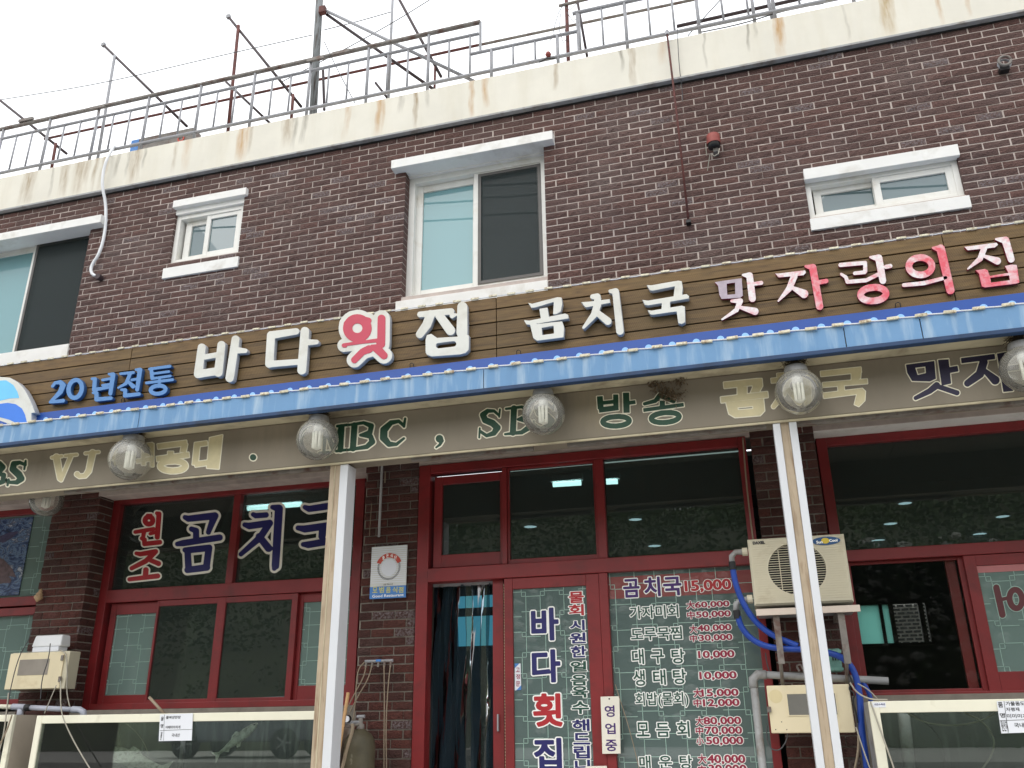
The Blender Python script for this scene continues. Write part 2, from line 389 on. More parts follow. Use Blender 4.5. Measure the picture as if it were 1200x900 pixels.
def thing(name, label, cat, loc=(0, 0, 0), group=None, kind=None):
    o = bpy.data.objects.new(name, None); COL.objects.link(o); o.location = loc; WLOC[o.name] = Vector(loc)
    o.empty_display_size = 0.1
    tag(o, label, cat, group, kind); return o
def node(name, parent, label=None):
    o = bpy.data.objects.new(name, None); COL.objects.link(o); o.parent = parent
    o.matrix_parent_inverse = Matrix.Translation(-WLOC.get(parent.name, Vector())); WLOC[o.name] = Vector()
    if label: o['label'] = label
    return o
def tag(o, label=None, cat=None, group=None, kind=None):
    if label: o['label'] = label
    if cat: o['category'] = cat
    if group: o['group'] = group
    if kind: o['kind'] = kind
    return o
def framebars(mb, x0, x1, z0, z1, wl, y0, y1, wr=None, wt=None, wb=None):
    wr = wl if wr is None else wr; wt = wl if wt is None else wt; wb = wl if wb is None else wb
    mb.box(x0, x0 + wl, y0, y1, z0, z1); mb.box(x1 - wr, x1, y0, y1, z0, z1)
    mb.box(x0 + wl, x1 - wr, y0 + .0015, y1 - .001, z1 - wt, z1); mb.box(x0 + wl, x1 - wr, y0 + .0015, y1 - .001, z0, z0 + wb)
    return mb

# ------------------------------------------------------------------ lettering
def curve_mesh(polys, yf, depth, bev=0.0):
    "closed (x, z) outlines -> solid sheet with its front face at yf"
    c = bpy.data.curves.new('t', 'CURVE'); c.dimensions = '2D'; c.fill_mode = 'BOTH'
    c.extrude = max(0.0, depth / 2 - bev); c.bevel_depth = bev; c.bevel_resolution = 1
    if bev: c.offset = -bev
    for L in polys:
        s = c.splines.new('POLY'); s.points.add(len(L) - 1); s.use_cyclic_u = True
        co = np.zeros((len(L), 4)); co[:, :2] = L; co[:, 3] = 1
        s.points.foreach_set('co', co.ravel())
    o = bpy.data.objects.new('t', c); me = bpy.data.meshes.new_from_object(o)
    me.transform(Matrix(((1, 0, 0, 0), (0, 0, -1, yf + depth / 2), (0, 1, 0, 0), (0, 0, 0, 1))))
    bpy.data.objects.remove(o); bpy.data.curves.remove(c)
    return me
def ell(cx, cy, rx, ry, r, a=0, n=28):
    a = math.radians(a)
    return ('s', [(cx + rx * math.cos(t) * math.cos(a) - ry * math.sin(t) * math.sin(a),
                   cy + rx * math.cos(t) * math.sin(a) + ry * math.sin(t) * math.cos(a), r)
                  for t in [2 * math.pi * k / n for k in range(n + 1)]])
def S(*pts, r=None):
    "round brush stroke; points (x, y[, radius])"
    out = []; cr = r
    for p in pts:
        if len(p) > 2: cr = p[2]
        out.append((p[0], p[1], cr))
    return ('s', out)
def B(*pts, r=10):
    return ('b', [(p[0], p[1]) for p in pts], r)
def P(*pts): return ('p', list(pts))
def H(item): return ('-',) + (item,)
def sdf(items, gx, gy):
    D = np.full(gx.shape, 1e6)
    def seg(ax, ay, ra, bx, by, rb):
        dx, dy = bx - ax, by - ay; L2 = dx * dx + dy * dy + 1e-9
        t = np.clip(((gx - ax) * dx + (gy - ay) * dy) / L2, 0, 1)
        return np.hypot(gx - ax - t * dx, gy - ay - t * dy) - (ra + (rb - ra) * t)
    def one(it):
        if it[0] == 's':
            d = np.full(gx.shape, 1e6); q = it[1]
            if len(q) == 1: q = q * 2
            for a, b in zip(q, q[1:]): d = np.minimum(d, seg(*a, *b))
            return d
        if it[0] == 'b':
            d = np.full(gx.shape, 1e6); q = it[1]; r = it[2]
            for i, (a, b) in enumerate(zip(q, q[1:])):
                L = math.hypot(b[0] - a[0], b[1] - a[1]); ux, uy = (b[0] - a[0]) / L, (b[1] - a[1]) / L
                s0 = r * .9 if i > 0 else 0; s1 = r * .9 if i < len(q) - 2 else 0
                u = (gx - a[0]) * ux + (gy - a[1]) * uy; v = -(gx - a[0]) * uy + (gy - a[1]) * ux
                du = np.abs(u - (L + s1 - s0) / 2) - (L + s0 + s1) / 2; dv = np.abs(v) - r
                e = np.hypot(np.maximum(du, 0), np.maximum(dv, 0)) + np.minimum(np.maximum(du, dv), 0)
                d = np.minimum(d, e)
            return d
        q = it[1]; d = np.full(gx.shape, 1e6); ins = np.zeros(gx.shape, bool)
        for a, b in zip(q, q[1:] + q[:1]):
            d = np.minimum(d, seg(a[0], a[1], 0, b[0], b[1], 0))
            if a[1] != b[1]:
                c = ((a[1] > gy) != (b[1] > gy)) & (gx < (b[0] - a[0]) * (gy - a[1]) / (b[1] - a[1]) + a[0])
                ins ^= c
        return np.where(ins, -d, d)
    for it in items:
        if it[0] == '-': continue
        D = np.minimum(D, one(it))
    for it in items:
        if it[0] == '-': D = np.maximum(D, -one(it[1]))
    return D
def contour(D, x0, y0, h):
    "marching squares at level 0"
    ny, nx = D.shape; ins = D < 0
    mix = (ins[:-1, :-1].astype(int) + ins[:-1, 1:] + ins[1:, 1:] + ins[1:, :-1]); ys, xs = np.nonzero((mix > 0) & (mix < 4))
    nxt = {}
    def ex(i, j):   # edge from (j,i) to (j,i+1)
        a, b = D[j, i], D[j, i + 1]; return (x0 + (i + a / (a - b)) * h, y0 + j * h)
    def ey(i, j):
        a, b = D[j, i], D[j + 1, i]; return (x0 + i * h, y0 + (j + a / (a - b)) * h)
    pt = {}
    for j, i in zip(ys.tolist(), xs.tolist()):
        a, b, c, d = ins[j, i], ins[j, i + 1], ins[j + 1, i + 1], ins[j + 1, i]
        code = a * 1 + b * 2 + c * 4 + d * 8
        T, R_, Bt, L = ('x', i, j), ('y', i + 1, j), ('x', i, j + 1), ('y', i, j)
        tb = {1: [(L, T)], 2: [(T, R_)], 3: [(L, R_)], 4: [(R_, Bt)], 5: [(L, T), (R_, Bt)], 6: [(T, Bt)], 7: [(L, Bt)],
              8: [(Bt, L)], 9: [(Bt, T)], 10: [(T, R_), (Bt, L)], 11: [(Bt, R_)], 12: [(R_, L)], 13: [(R_, T)], 14: [(T, L)]}[int(code)]
        for p, q in tb: nxt[p] = q
    loops = []
    while nxt:
        k = next(iter(nxt)); loop = []
        while k in nxt:
            loop.append(ex(k[1], k[2]) if k[0] == 'x' else ey(k[1], k[2])); k = nxt.pop(k)
        if len(loop) > 5: loops.append(loop)
    return loops
def thin(loop, tol=0.35):
    out = []; n = len(loop)
    if n < 12: return loop
    for i in range(0, n):
        a = out[-1] if out else loop[-1]; b = loop[i]; c = loop[(i + 1) % n]
        L = math.hypot(c[0] - a[0], c[1] - a[1]) + 1e-9
        d = abs((c[0] - a[0]) * (a[1] - b[1]) - (a[0] - b[0]) * (c[1] - a[1])) / L
        if d > tol * .35 or math.hypot(b[0] - a[0], b[1] - a[1]) > 40: out.append(b)
    return out if len(out) > 3 else loop
def glyph_polys(items, tf, Y, grow=0.0, h=None):
    xs = []; ys = []; rr = 0
    for it in items:
        q = it[1][1] if it[0] == '-' else it[1]
        for p in q:
            xs.append(p[0]); ys.append(p[1])
            if len(p) > 2: rr = max(rr, p[2])
        if it[0] == 'b': rr = max(rr, it[2])
    pad = rr + grow + 8; x0, x1, y0, y1 = min(xs) - pad, max(xs) + pad, min(ys) - pad, max(ys) + pad
    h = h or max(1.2, max(x1 - x0, y1 - y0) / 130)
    gx, gy = np.meshgrid(np.arange(x0, x1 + h, h), np.arange(y0, y1 + h, h))
    D = sdf(items, gx, gy) - grow
    res = []
    for L in contour(D, x0, y0, h):
        L = thin(L, h * .3)
        q = [at(*tf(x, y), Y) for x, y in L]
        res.append([(p.x, p.z) for p in q])
    return res
def glyph(name, items, tf, Y, depth, mat, parent, grow=0.0, bev=0.0):
    me = curve_mesh(glyph_polys(items, tf, Y, grow), Y, depth, bev)
    return link(name, me, mat, parent)
def two_tone(me, back):
    "sides and back of a letter take a second material"
    me.materials.append(M[back])
    for p in me.polygons: p.material_index = 0 if p.normal.y < -0.6 else 1
_fcache = {}
def text_edges(txt):
    "outline segments of a line of type in font units"
    if txt not in _fcache:
        c = bpy.data.curves.new('t', 'FONT'); c.body = txt; c.resolution_u = 3; c.fill_mode = 'FRONT'
        o = bpy.data.objects.new('t', c); me = bpy.data.meshes.new_from_object(o)
        cnt = {}
        for p in me.polygons:
            for a, b in p.edge_keys: cnt[(a, b)] = cnt.get((a, b), 0) + 1
        v = [tuple(q.co[:2]) for q in me.vertices]
        _fcache[txt] = [(*v[a], *v[b]) for (a, b), n_ in cnt.items() if n_ == 1]
        bpy.data.objects.remove(o); bpy.data.meshes.remove(me)
    return _fcache[txt]
_lcache = {}
def text_loops(txt, grow):
    "type outlines made bolder by grow (font units), corners rounded as cut vinyl is"
    k = (txt, round(grow, 4))
    if k not in _lcache:
        E_ = np.array(text_edges(txt)); x0, x1 = E_[:, [0, 2]].min() - grow - .04, E_[:, [0, 2]].max() + grow + .04
        y0, y1 = E_[:, [1, 3]].min() - grow - .04, E_[:, [1, 3]].max() + grow + .04
        h = .0155
        gx, gy = np.meshgrid(np.arange(x0, x1 + h, h), np.arange(y0, y1 + h, h)); D = np.full(gx.shape, 1e6); ins = np.zeros(gx.shape, bool)
        for ax, ay, bx, by in E_:
            dx, dy = bx - ax, by - ay; t = np.clip(((gx - ax) * dx + (gy - ay) * dy) / (dx * dx + dy * dy + 1e-12), 0, 1)
            D = np.minimum(D, (gx - ax - t * dx) ** 2 + (gy - ay - t * dy) ** 2)
            if ay != by: ins ^= ((ay > gy) != (by > gy)) & (gx < (bx - ax) * (gy - ay) / (by - ay) + ax)
        D = np.sqrt(D); D = np.where(ins, -D, D) - grow
        _lcache[k] = [thin(L, h * .3) for L in contour(D, x0, y0, h)]
    return _lcache[k]
def text_polys(txt, bl, tr, Y, grow):
    E_ = np.array(text_edges(txt)); mn = (E_[:, [0, 2]].min(), E_[:, [1, 3]].min()); mx_ = (E_[:, [0, 2]].max(), E_[:, [1, 3]].max())
    a, b = at(*bl, Y), at(*tr, Y); sx, sz = (b.x - a.x) / (mx_[0] - mn[0]), (b.z - a.z) / (mx_[1] - mn[1])
    return [[(a.x + (x - mn[0]) * sx, a.z + (y - mn[1]) * sz) for x, y in L] for L in text_loops(txt, grow)]
def text(mb, txt, bl, tr, Y, bold=0.0, lift=0.0):
    "adds a flat line of print, fitted between two corners on the plane Y, to a mesh"
    me = curve_mesh(text_polys(txt, bl, tr, Y, bold), Y - lift, .0004)
    mb.add([tuple(v.co) for v in me.vertices], [tuple(p.vertices) for p in me.polygons]); bpy.data.meshes.remove(me); return mb
def two_layer(name, outer, inner, Y, fill, line, parent):
    "one cut-vinyl character or line: pale border sheet with the coloured sheet on it"
    a = curve_mesh(outer, Y - .0012, .0010); b = curve_mesh(inner, Y - .0026, .0010)
    V = [tuple(v.co) for v in a.vertices] + [tuple(v.co) for v in b.vertices]; n0 = len(a.vertices)
    Fc = [tuple(p.vertices) for p in a.polygons]; n1 = len(Fc); Fc += [tuple(i + n0 for i in p.vertices) for p in b.polygons]
    me = bpy.data.meshes.new(name); me.from_pydata(V, [], Fc); bpy.data.meshes.remove(a); bpy.data.meshes.remove(b)
    o = link(name, me, line, parent); me.materials.append(M[fill])
    me.polygons.foreach_set('material_index', [0] * n1 + [1] * (len(Fc) - n1)); return o

# ================================================================== dimensions (metres)
YW = 6.6            # face of the brick wall, upstairs and down
YF = 6.79           # face of the shopfront frames
YU = 6.705          # face of the upstairs window frames
YS = 6.45           # face of the timber sign boards
YA = 5.28           # blue eaves panel of the canopy
YB = 5.55           # face of the lettered beam
YB2 = 5.74          # its back edge
XL, XR = -9.2, 4.2  # stretch of building that is built
Z_PB, Z_PT = 7.049, 7.520
building = thing('restaurant_building', 'two storey brick restaurant building with cream roof parapet and dark red framed shopfront', 'building', (0, YW, 0))

# ------------------------------------------------------------------ upstairs window openings  (x0, x1, z0, z1)
cw = dict(x0=X(473, 260, YW), x1=X(639.5, 240, YW), z0=Z(600, 334, YU) - .02, z1=Z(560, 184, 6.6))
rw = dict(x0=X(946, 236, YW), x1=X(1127, 205, YW), z0=Z(1040, 247, YU) - .02, z1=Z(1030, 191, YW))
sw = dict(x0=X(200.5, 285, YW), x1=X(282.5, 268, YW), z0=Z(240, 306.5, YU) - .02, z1=Z(245, 236, YW))
fw = dict(x0=X(0, 350, YW) - 1.35, x1=X(91, 350, YW), z0=Z(50, 411, YU) - .02, z1=Z(60, 264, YW))
fw['x0'] = fw['x1'] - 1.75
OPEN = [(q['x0'], q['x1'], q['z0'], q['z1']) for q in (cw, rw, sw, fw)]

def wall_slab(mb, x0, x1, z0, z1, y0, y1, opens):
    xs = sorted({x0, x1, *[v for o in opens for v in o[:2] if x0 < v < x1]})
    zs = sorted({z0, z1, *[v for o in opens for v in o[2:] if z0 < v < z1]})
    def hole(i, j):
        if not (0 <= i < len(xs) - 1 and 0 <= j < len(zs) - 1): return True
        xm, zm_ = (xs[i] + xs[i + 1]) / 2, (zs[j] + zs[j + 1]) / 2
        return any(o[0] < xm < o[1] and o[2] < zm_ < o[3] for o in opens)
    for i in range(len(xs) - 1):
        for j in range(len(zs) - 1):
            if hole(i, j): continue
            a, b, c, d = xs[i], xs[i + 1], zs[j], zs[j + 1]
            mb.add([(a, y0, c), (b, y0, c), (b, y0, d), (a, y0, d)], [(0, 1, 2, 3)])
            mb.add([(a, y1, c), (b, y1, c), (b, y1, d), (a, y1, d)], [(3, 2, 1, 0)])
            for (ii, jj, q) in ((i - 1, j, [(a, c), (a, d)]), (i + 1, j, [(b, c), (b, d)]), (i, j - 1, [(a, c), (b, c)]), (i, j + 1, [(a, d), (b, d)])):
                if hole(ii, jj):
                    (xa, za), (xb, zb) = q
                    mb.add([(xa, y0, za), (xb, y0, zb), (xb, y1, zb), (xa, y1, za)], [(0, 1, 2, 3)])
    return mb
# ------------------------------------------------------------------ bricks
BL, BH, PX, PZ = 0.190, 0.0575, 0.200, 0.0681
def brick_geo(wd, seed, hgt=BH, depth=0.1):
    r = random.Random(seed); nx = 5 if wd > .12 else 3; nz = 2
    vs = []; fs = []
    for j in range(nz + 1):
        for i in range(nx + 1):
            e = i in (0, nx) or j in (0, nz)
            vs.append((-wd / 2 + wd * i / nx + (0 if e else r.uniform(-.012, .012)), (0.0008 if e else r.uniform(-.010, -.0005)), -hgt / 2 + hgt * j / nz + (r.uniform(-.0012, .0012) if e else r.uniform(-.006, .006))))
    for j in range(nz):
        for i in range(nx):
            a = j * (nx + 1) + i; fs.append((a, a + 1, a + nx + 2, a + nx + 1))
    o = len(vs); w2, h2 = wd / 2, hgt / 2
    vs += [(-w2, depth, -h2), (w2, depth, -h2), (w2, depth, h2), (-w2, depth, h2)]
    bl, br, tl, tr = 0, nx, nz * (nx + 1), (nz + 1) * (nx + 1) - 1
    fs += [(*[bl + i for i in range(nx, -1, -1)], o, o + 1), (*[tl + i for i in range(nx + 1)], o + 2, o + 3),
           (*[bl + j * (nx + 1) for j in range(nz + 1)], o + 3, o), (*[br + j * (nx + 1) for j in range(nz, -1, -1)], o + 1, o + 2)]
    return vs, fs
_bm = {}
def brick_mesh(wd, seed, mat):
    k = (round(wd, 2), seed % 6, mat)
    if k not in _bm:
        vs, fs = brick_geo(k[0], k[1] * 7 + int(k[0] * 100)); me = bpy.data.meshes.new('brick'); me.from_pydata(vs, [], fs)
        me.materials.append(M[mat]); _bm[k] = me
    return _bm[k]
def courses(x0, x1, z0, z1, opens, xph, zph):
    out = []; r0 = math.floor((z0 - zph) / PZ); r1 = math.ceil((z1 - zph) / PZ)
    for r in range(r0, r1):
        zc = zph + (r + .5) * PZ
        if zc - BH / 2 < z0 - .01 or zc + BH / 2 > z1 + .01: continue
        off = xph + (PX / 2 if r % 2 else 0)
        for c in range(math.floor((x0 - off) / PX) - 1, math.ceil((x1 - off) / PX) + 1):
            j = random.uniform(-.003, .003)
            iv = [[off + c * PX + .005 + j, off + c * PX + .195 + j]]
            for o in opens:
                if o[2] < zc + BH * .3 and o[3] > zc - BH * .3:
                    nv = []
                    for a, b in iv:
                        if o[0] <= a and o[1] >= b: continue
                        if o[1] <= a or o[0] >= b: nv.append([a, b]); continue
                        if a < o[0]: nv.append([a, o[0] - .003 + .006])
                        if b > o[1]: nv.append([o[1] - .003, b])
                    iv = nv
            for a, b in iv:
                for o in opens:
                    if o[2] < zc + BH * .3 and o[3] > zc - BH * .3:
                        if -.001 < o[0] - b < .045: b = o[0] + .003
                        if -.001 < a - o[1] < .045: a = o[1] - .003
                a, b = max(a, x0), min(b, x1)
                if b - a > .03: out.append(((a + b) / 2, zc, b - a))
    return out
def lay(parent, bricks, mat, limit=300, y=YW):
    bricks = sorted(bricks, key=lambda q: (q[0] - EYE.x) ** 2 + (q[1] - EYE.z) ** 2 + (0 if in_view(q[0], y, q[1]) else 1e4))
    for n_, (x, z, wd) in enumerate(bricks[:limit]):
        me = brick_mesh(wd, random.randrange(6), mat)
        o = bpy.data.objects.new('brick', me); COL.objects.link(o); o.parent = parent
        o.matrix_parent_inverse = Matrix.Translation(-WLOC.get(parent.name, Vector()))
        o.location = (x, y + random.uniform(-.002, .002), z); o.scale = (wd / round(wd, 2) if round(wd, 2) else 1, 1, 1)
        o.rotation_euler = (0, random.uniform(-.006, .006), 0)
    rest = bricks[limit:]
    if rest:
        V = []; Fc = []; R = []
        for x, z, wd in rest:
            vs, fs = brick_geo(wd, random.randrange(60)); o = len(V); dy = random.uniform(-.0025, .0025)
            V += [(a + x, b + y + dy, c + z) for a, b, c in vs]; Fc += [tuple(i + o for i in f) for f in fs]; R += [random.random()] * len(fs)
        me = bpy.data.meshes.new('brickwork'); me.from_pydata(V, [], Fc)
        at_ = me.attributes.new('rnd', 'FLOAT', 'FACE'); at_.data.foreach_set('value', R)
        tag(link('brickwork', me, mat, parent), kind='stuff')
def in_view(x, y, z):
    c = CAM_R.transposed() @ (Vector((x, y, z)) - EYE)
    u, v = 600 + F_PX * c.x / -c.z, 450 - F_PX * c.y / -c.z
    return -5 < u < 1205 and -5 < v < 905

mortar = wall_slab(MB(), XL, XR, 3.62, Z_PB, YW + .004, 6.95, OPEN).build('brick_wall', M['mortar'], building)
xph, zph = X(664.5, 227, YW) - .1, Z(664.5, 231.2, YW)
up = courses(XL, XR, 5.0, Z_PB - .005, OPEN, xph, zph)
lay(mortar, up, 'brick')

# side and back walls, roof slab
MB().box(XL, XL + .25, 6.951, 12.2, 0, Z_PB).box(XR - .25, XR, 6.951, 12.2, 0, Z_PB).build('side_wall', M['mortar'], building)
MB().box(XL, XR, 6.72, 12.2, Z_PB + .002, 7.2).build('roof_slab', M['paving'], building)

# ------------------------------------------------------------------ parapet
def sxp(px, py): return X(px, py, 6.55)
rustc, brownc, greyc = rgb(184, 140, 82), rgb(144, 118, 80), rgb(120, 112, 98)
ST = []
for (px, py, hw, ln, st, cc) in [(33, 215, .13, 1.0, .62, brownc), (60, 215, .03, .9, .45, greyc), (76, 207, .09, 1.0, .55, brownc), (96, 203, .15, 1.0, .62, brownc), (112, 200, .04, 1, .6, brownc), (122, 200, .07, 1, .55, brownc),
        (138, 190, .04, .7, .5, greyc), (150, 190, .03, .8, .5, greyc), (160, 183, .11, 1, .62, brownc), (170, 183, .03, .6, .5, greyc), (205, 177, .04, .9, .5, brownc), (220, 175, .08, .9, .3, rustc), (285, 160, .10, .95, .72, rustc),
        (294, 158, .03, .8, .5, brownc), (337, 148, .10, .8, .55, brownc), (345, 146, .04, .9, .5, greyc), (356, 145, .05, .8, .5, greyc), (407, 130, .05, .9, .45, rustc), (445, 120, .07, 1, .9, rustc), (486, 112, .035, 1, .8, brownc),
        (470, 115, .05, .5, .35, greyc), (500, 112, .04, .5, .35, greyc), (553, 105, .045, 1, .8, rustc), (570, 98, .05, .8, .6, rustc), (651, 85, .03, .7, .55, brownc), (740, 65, .05, 1.0, .55, brownc), (728, 68, .025, .6, .5, greyc),
        (776, 56, .06, .6, .3, rustc), (826, 48, .02, .9, .5, greyc), (875, 35, .02, .7, .6, greyc), (884, 33, .025, .4, .4, greyc), (912, 30, .07, 1, .85, rustc), (1040, 8, .09, 1.0, .7, rgb(170, 140, 84)), (1100, 8, .03, 1.0, .5, rustc), (990, 20, .02, .9, .4, greyc), (1135, 5, .03, .9, .5, rustc)]:
    ST.append((sxp(px, py), hw * .8, ln, min(1, st * 1.45), cc))
M['parapet'] = streaked('cream_parapet_paint', rgb(224, 219, 206), ST, Z_PB, Z_PT, .22, rgb(190, 178, 148))
pr = node('parapet', building)
MB().box(XL - .05, XR, 6.55, 6.72, Z_PB + .022, Z_PT).build('parapet_band', M['parapet'], pr, bevel=.006)
MB().box(XL - .05, XR, 6.54, 6.60, Z_PB + .001, Z_PB + .020).build('drip_flashing', M['grey_pvc'], pr)
MB().box(XL, XR, 6.59, 6.598, Z_PB - .016, Z_PB - .002).build('shadow_line', M['dark'], pr)  # dark strip drawn in for the shadow line under the flashing

# ------------------------------------------------------------------ upstairs windows
def hood(parent, a, b, c, d, yf=6.50, yb=6.70):
    x0 = (at(*a, yf).x + at(*d, yf).x) / 2; x1 = (at(*b, yf).x + at(*c, yf).x) / 2
    z1 = (at(*a, yf).z + at(*b, yf).z) / 2; z0 = (at(*c, yf).z + at(*d, yf).z) / 2
    return MB().box(x0, x1, yf, yb, z0, z1).build('hood', M['white_stone'], parent, bevel=.004)
def sill(parent, a, b, c, d, yf, yb=6.74):
    x0 = (at(*a, yf).x + at(*d, yf).x) / 2; x1 = (at(*b, yf).x + at(*c, yf).x) / 2
    z1 = (at(*a, yf).z + at(*b, yf).z) / 2; z0 = (at(*c, yf).z + at(*d, yf).z) / 2
    return MB().box(x0, x1, yf, YW + .03, z0, z1).build('sill', M['white_stone'], parent, bevel=.004)
def sash(parent, x0, x1, z0, z1, y, wv, wh, glassm, mat='white_pvc', gy=.02, name='sash'):
    s = framebars(MB(), x0, x1, z0, z1, wv, y, y + .04, wt=wh, wb=wh).build(name, M[mat], parent, bevel=.003)
    MB().box(x0 + wv, x1 - wv, y + gy, y + gy + .005, z0 + wh, z1 - wh).build('pane', M[glassm], parent)
    return s
def upwin(q, label, split, zt, fw_=.05, YU=YU):
    n = node('window', building, label); x0, x1, z0, z1 = q['x0'], q['x1'], q['z0'], zt
    framebars(MB(), x0 + .002, x1 - .002, z0, z1, fw_, YU, YU + .13).build('frame', M['white_pvc'], n, bevel=.003)
    # opaque fill above the frame, behind the hood
    MB().box(x0, x1, YU - .03, YU + .1, z1, q['z1'] + .04).build('lining', M['white_stone'], n)
    return n, x0 + fw_, x1 - fw_, z0 + fw_, z1 - fw_
# centre window
zt = Z(560, 196, YU)
n, a, b, c, d = upwin(cw, 'tall white window with teal left pane over the timber sign', .5, zt, .06)
hood(n, (458.3, 187.6), (647.2, 152.8), (647.2, 163.8), (458.3, 196.4)); sill(n, (463.3, 352), (641.7, 329), (641.7, 341.5), (463.3, 365), 6.58)
m_ = X(557, 260, YU)
sash(n, a, m_ + .02, c, d, YU + .062, .065, .075, 'glass_teal'); sash(n, m_ - .02, b, c, d, YU + .012, .045, .05, 'glass_up')
framebars(MB(), m_ + .025, b - .004, c + .02, d - .02, .03, YU + .001, YU + .011).build('screen_frame', M['grey_frame'], n)
MB().box(m_ + .05, b - .03, YU + .006, YU + .0075, c + .05, d - .05).build('insect_screen', M['screen'], n)
# right wide low window
YUc = YU; YU = 6.635
zt = Z(1030, 201, YU)
n, a, b, c, d = upwin(rw, 'wide low white window at the right end upstairs', .5, zt, .045, YU)
hood(n, (941.4, 198.9), (1122.9, 167.3), (1124.3, 181), (943, 211), 6.56, 6.63); sill(n, (949.3, 256.3), (1136.3, 228.2), (1139, 242.5), (950.5, 270), 6.575)
m_ = X(1026, 223, YU)
sash(n, a + .02, m_ + .05, c, d, YU + .062, .06, .05, 'glass_up'); sash(n, m_ - .01, b, c, d, YU + .012, .055, .05, 'glass_up')
# small window
zt = Z(245, 247, YU)
n, a, b, c, d = upwin(sw, 'small squarish white window on the left upstairs', .5, zt, .05, YU)
hood(n, (202.7, 235.3), (288.3, 219.3), (287.9, 227.3), (202.4, 243.3), 6.55, 6.63); sill(n, (190.7, 314.7), (279, 300), (278.4, 312), (189.6, 326.7), 6.575)
m_ = X(238.5, 280, YU)
sash(n, a + .03, m_ + .03, c, d, YU + .062, .07, .06, 'glass_up'); sash(n, m_, b, c, d, YU + .012, .05, .045, 'glass_up')
YU = YUc
# far left window
zt = Z(60, 279, YU)
n, a, b, c, d = upwin(fw, 'large white window cut by the left edge of the photo, upstairs', .5, zt, .03)
hx = X(118.3, 255, 6.5)
MB().box(fw['x0'] - .12, hx, 6.5, 6.7, Z(117.8, 260, 6.5), Z(118.9, 251, 6.5)).build('hood', M['white_stone'], n, bevel=.004)
MB().box(fw['x0'] - .1, X(79.5, 408, 6.58), 6.58, YW + .03, Z(78, 417.4, 6.58), Z(80.5, 402.6, 6.58)).build('sill', M['white_stone'], n, bevel=.004)
m_ = X(28, 350, YU)
sash(n, a, m_ + .02, c, d, YU + .062, .06, .06, 'glass_teal'); sash(n, m_ - .02, b, c, d, YU + .012, .04, .04, 'glass_up')
framebars(MB(), m_ + .02, b, c, d, .03, YU + .001, YU + .011).build('screen_frame', M['grey_frame'], n)
MB().box(m_ + .045, b - .025, YU + .006, YU + .0075, c + .03, d - .03).build('insect_screen', M['screen'], n)
# dim rooms behind the upstairs windows
rm = node('upstairs_room', building)
MB().box(XL + .3, XR - .3, 8.6, 8.62, 4.2, 7.0).box(XL + .3, XR - .3, 6.96, 8.6, 4.3, 4.32).box(XL + .3, XR - .3, 6.96, 8.6, 6.96, 6.98).build('room_wall', M['room'], rm)
def drape(x0, x1, z0, z1, y, mat, parent, amp=.018, waves=6, name='curtain'):
    mb = MB(); nx = waves * 8; vs = []
    for j in range(2):
        for i in range(nx + 1):
            vs.append((x0 + (x1 - x0) * i / nx, y + amp * math.sin(i / nx * waves * 6.283) + amp * .4 * math.sin(i * 1.7), (z0, z1)[j]))
    mb.add(vs, [(i, i + 1, i + nx + 2, i + nx + 1) for i in range(nx)])
    return mb.build(name, M[mat], parent, smooth=True)
drape(sw['x0'] + .05, sw['x0'] + .30, sw['z0'], sw['z1'], 6.93, 'curtain', rm)
drape(sw['x1'] - .16, sw['x1'] - .08, sw['z0'], sw['z1'], 6.93, 'curtain', rm, waves=2)
drape(rw['x1'] - .16, rw['x1'] - .05, rw['z0'], rw['z1'], 6.93, 'curtain', rm, waves=2)
drape(rw['x0'] + .36, rw['x0'] + .5, rw['z0'], rw['z1'], 6.93, 'curtain', rm, waves=2)
drape(cw['x0'] + .05, cw['x0'] + .2, cw['z0'], cw['z1'], 6.93, 'curtain', rm, waves=3)
drape(X(563, 260, YU) + .02, X(563, 260, YU) + .14, cw['z0'], cw['z1'], 6.93, 'curtain', rm, waves=2)

# ------------------------------------------------------------------ canopy: soffit, beam, blue eaves
zs = Z(600, 467, YB)           # soffit level
canopy = node('canopy', building)
zfb, zft = Z(600, 456, YA), Z(600, 428.2, YA)
MB().box(XL, XR, YA + .051, YW + .0085, zs + .002, zft - .01).build('canopy_slab', M['cream_soffit'], canopy)
zb0, zb1 = Z(600, 522.5, YB), zs
M['beam'] = streaked('grimy_plaster', rgb(138, 129, 114), [(X(px, 500, YB), hw, 1.0, st, rgb(*cc)) for px, hw, st, cc in ((60, .1, .4, (110, 100, 84)), (250, .3, .35, (120, 108, 92)), (330, .5, .4, (166, 150, 130)), (655, .12, .55, (92, 86, 78)), (700, .2, .4, (178, 162, 128)), (1010, .4, .35, (120, 108, 94)))], zb0, zb1, .5, rgb(104, 96, 84), .5)
beam = MB().box(XL, XR, YB, YB2, zb0, zs).build('beam', M['beam'], canopy, bevel=.006)
MB().box(XL, XR, YB - .006, YB + .01, zb0 - .014, zb0 - .002).build('beam_edge_strip', M['cream_soffit'], canopy)
# soffit panels seen under the beam; joints run into the porch
xj = [X(461.7, 538.3, YB), X(1106.7, 480, YB), X(20, 583, YB)]
cuts = sorted([XL, XR] + xj)
for a, b in zip(cuts, cuts[1:]):
    MB().box(a + .004, b - .004, YB2 + .001, YW + .008, zs - .02, zs + .001).build('soffit_panel', M['beam'], canopy)
# thin metal channel fixed under the beam in lengths
for a, b in ((80, 398), (480, 622), (664, 897), (932, 1210)):
    xa, xb = X(a, 530, YB), X(b, 490, YB)
    MB().box(xa, xb, YB + .03, YB + .075, zb0 - .03, zb0 - .003).build('metal_channel', M['galv_dark'], canopy)
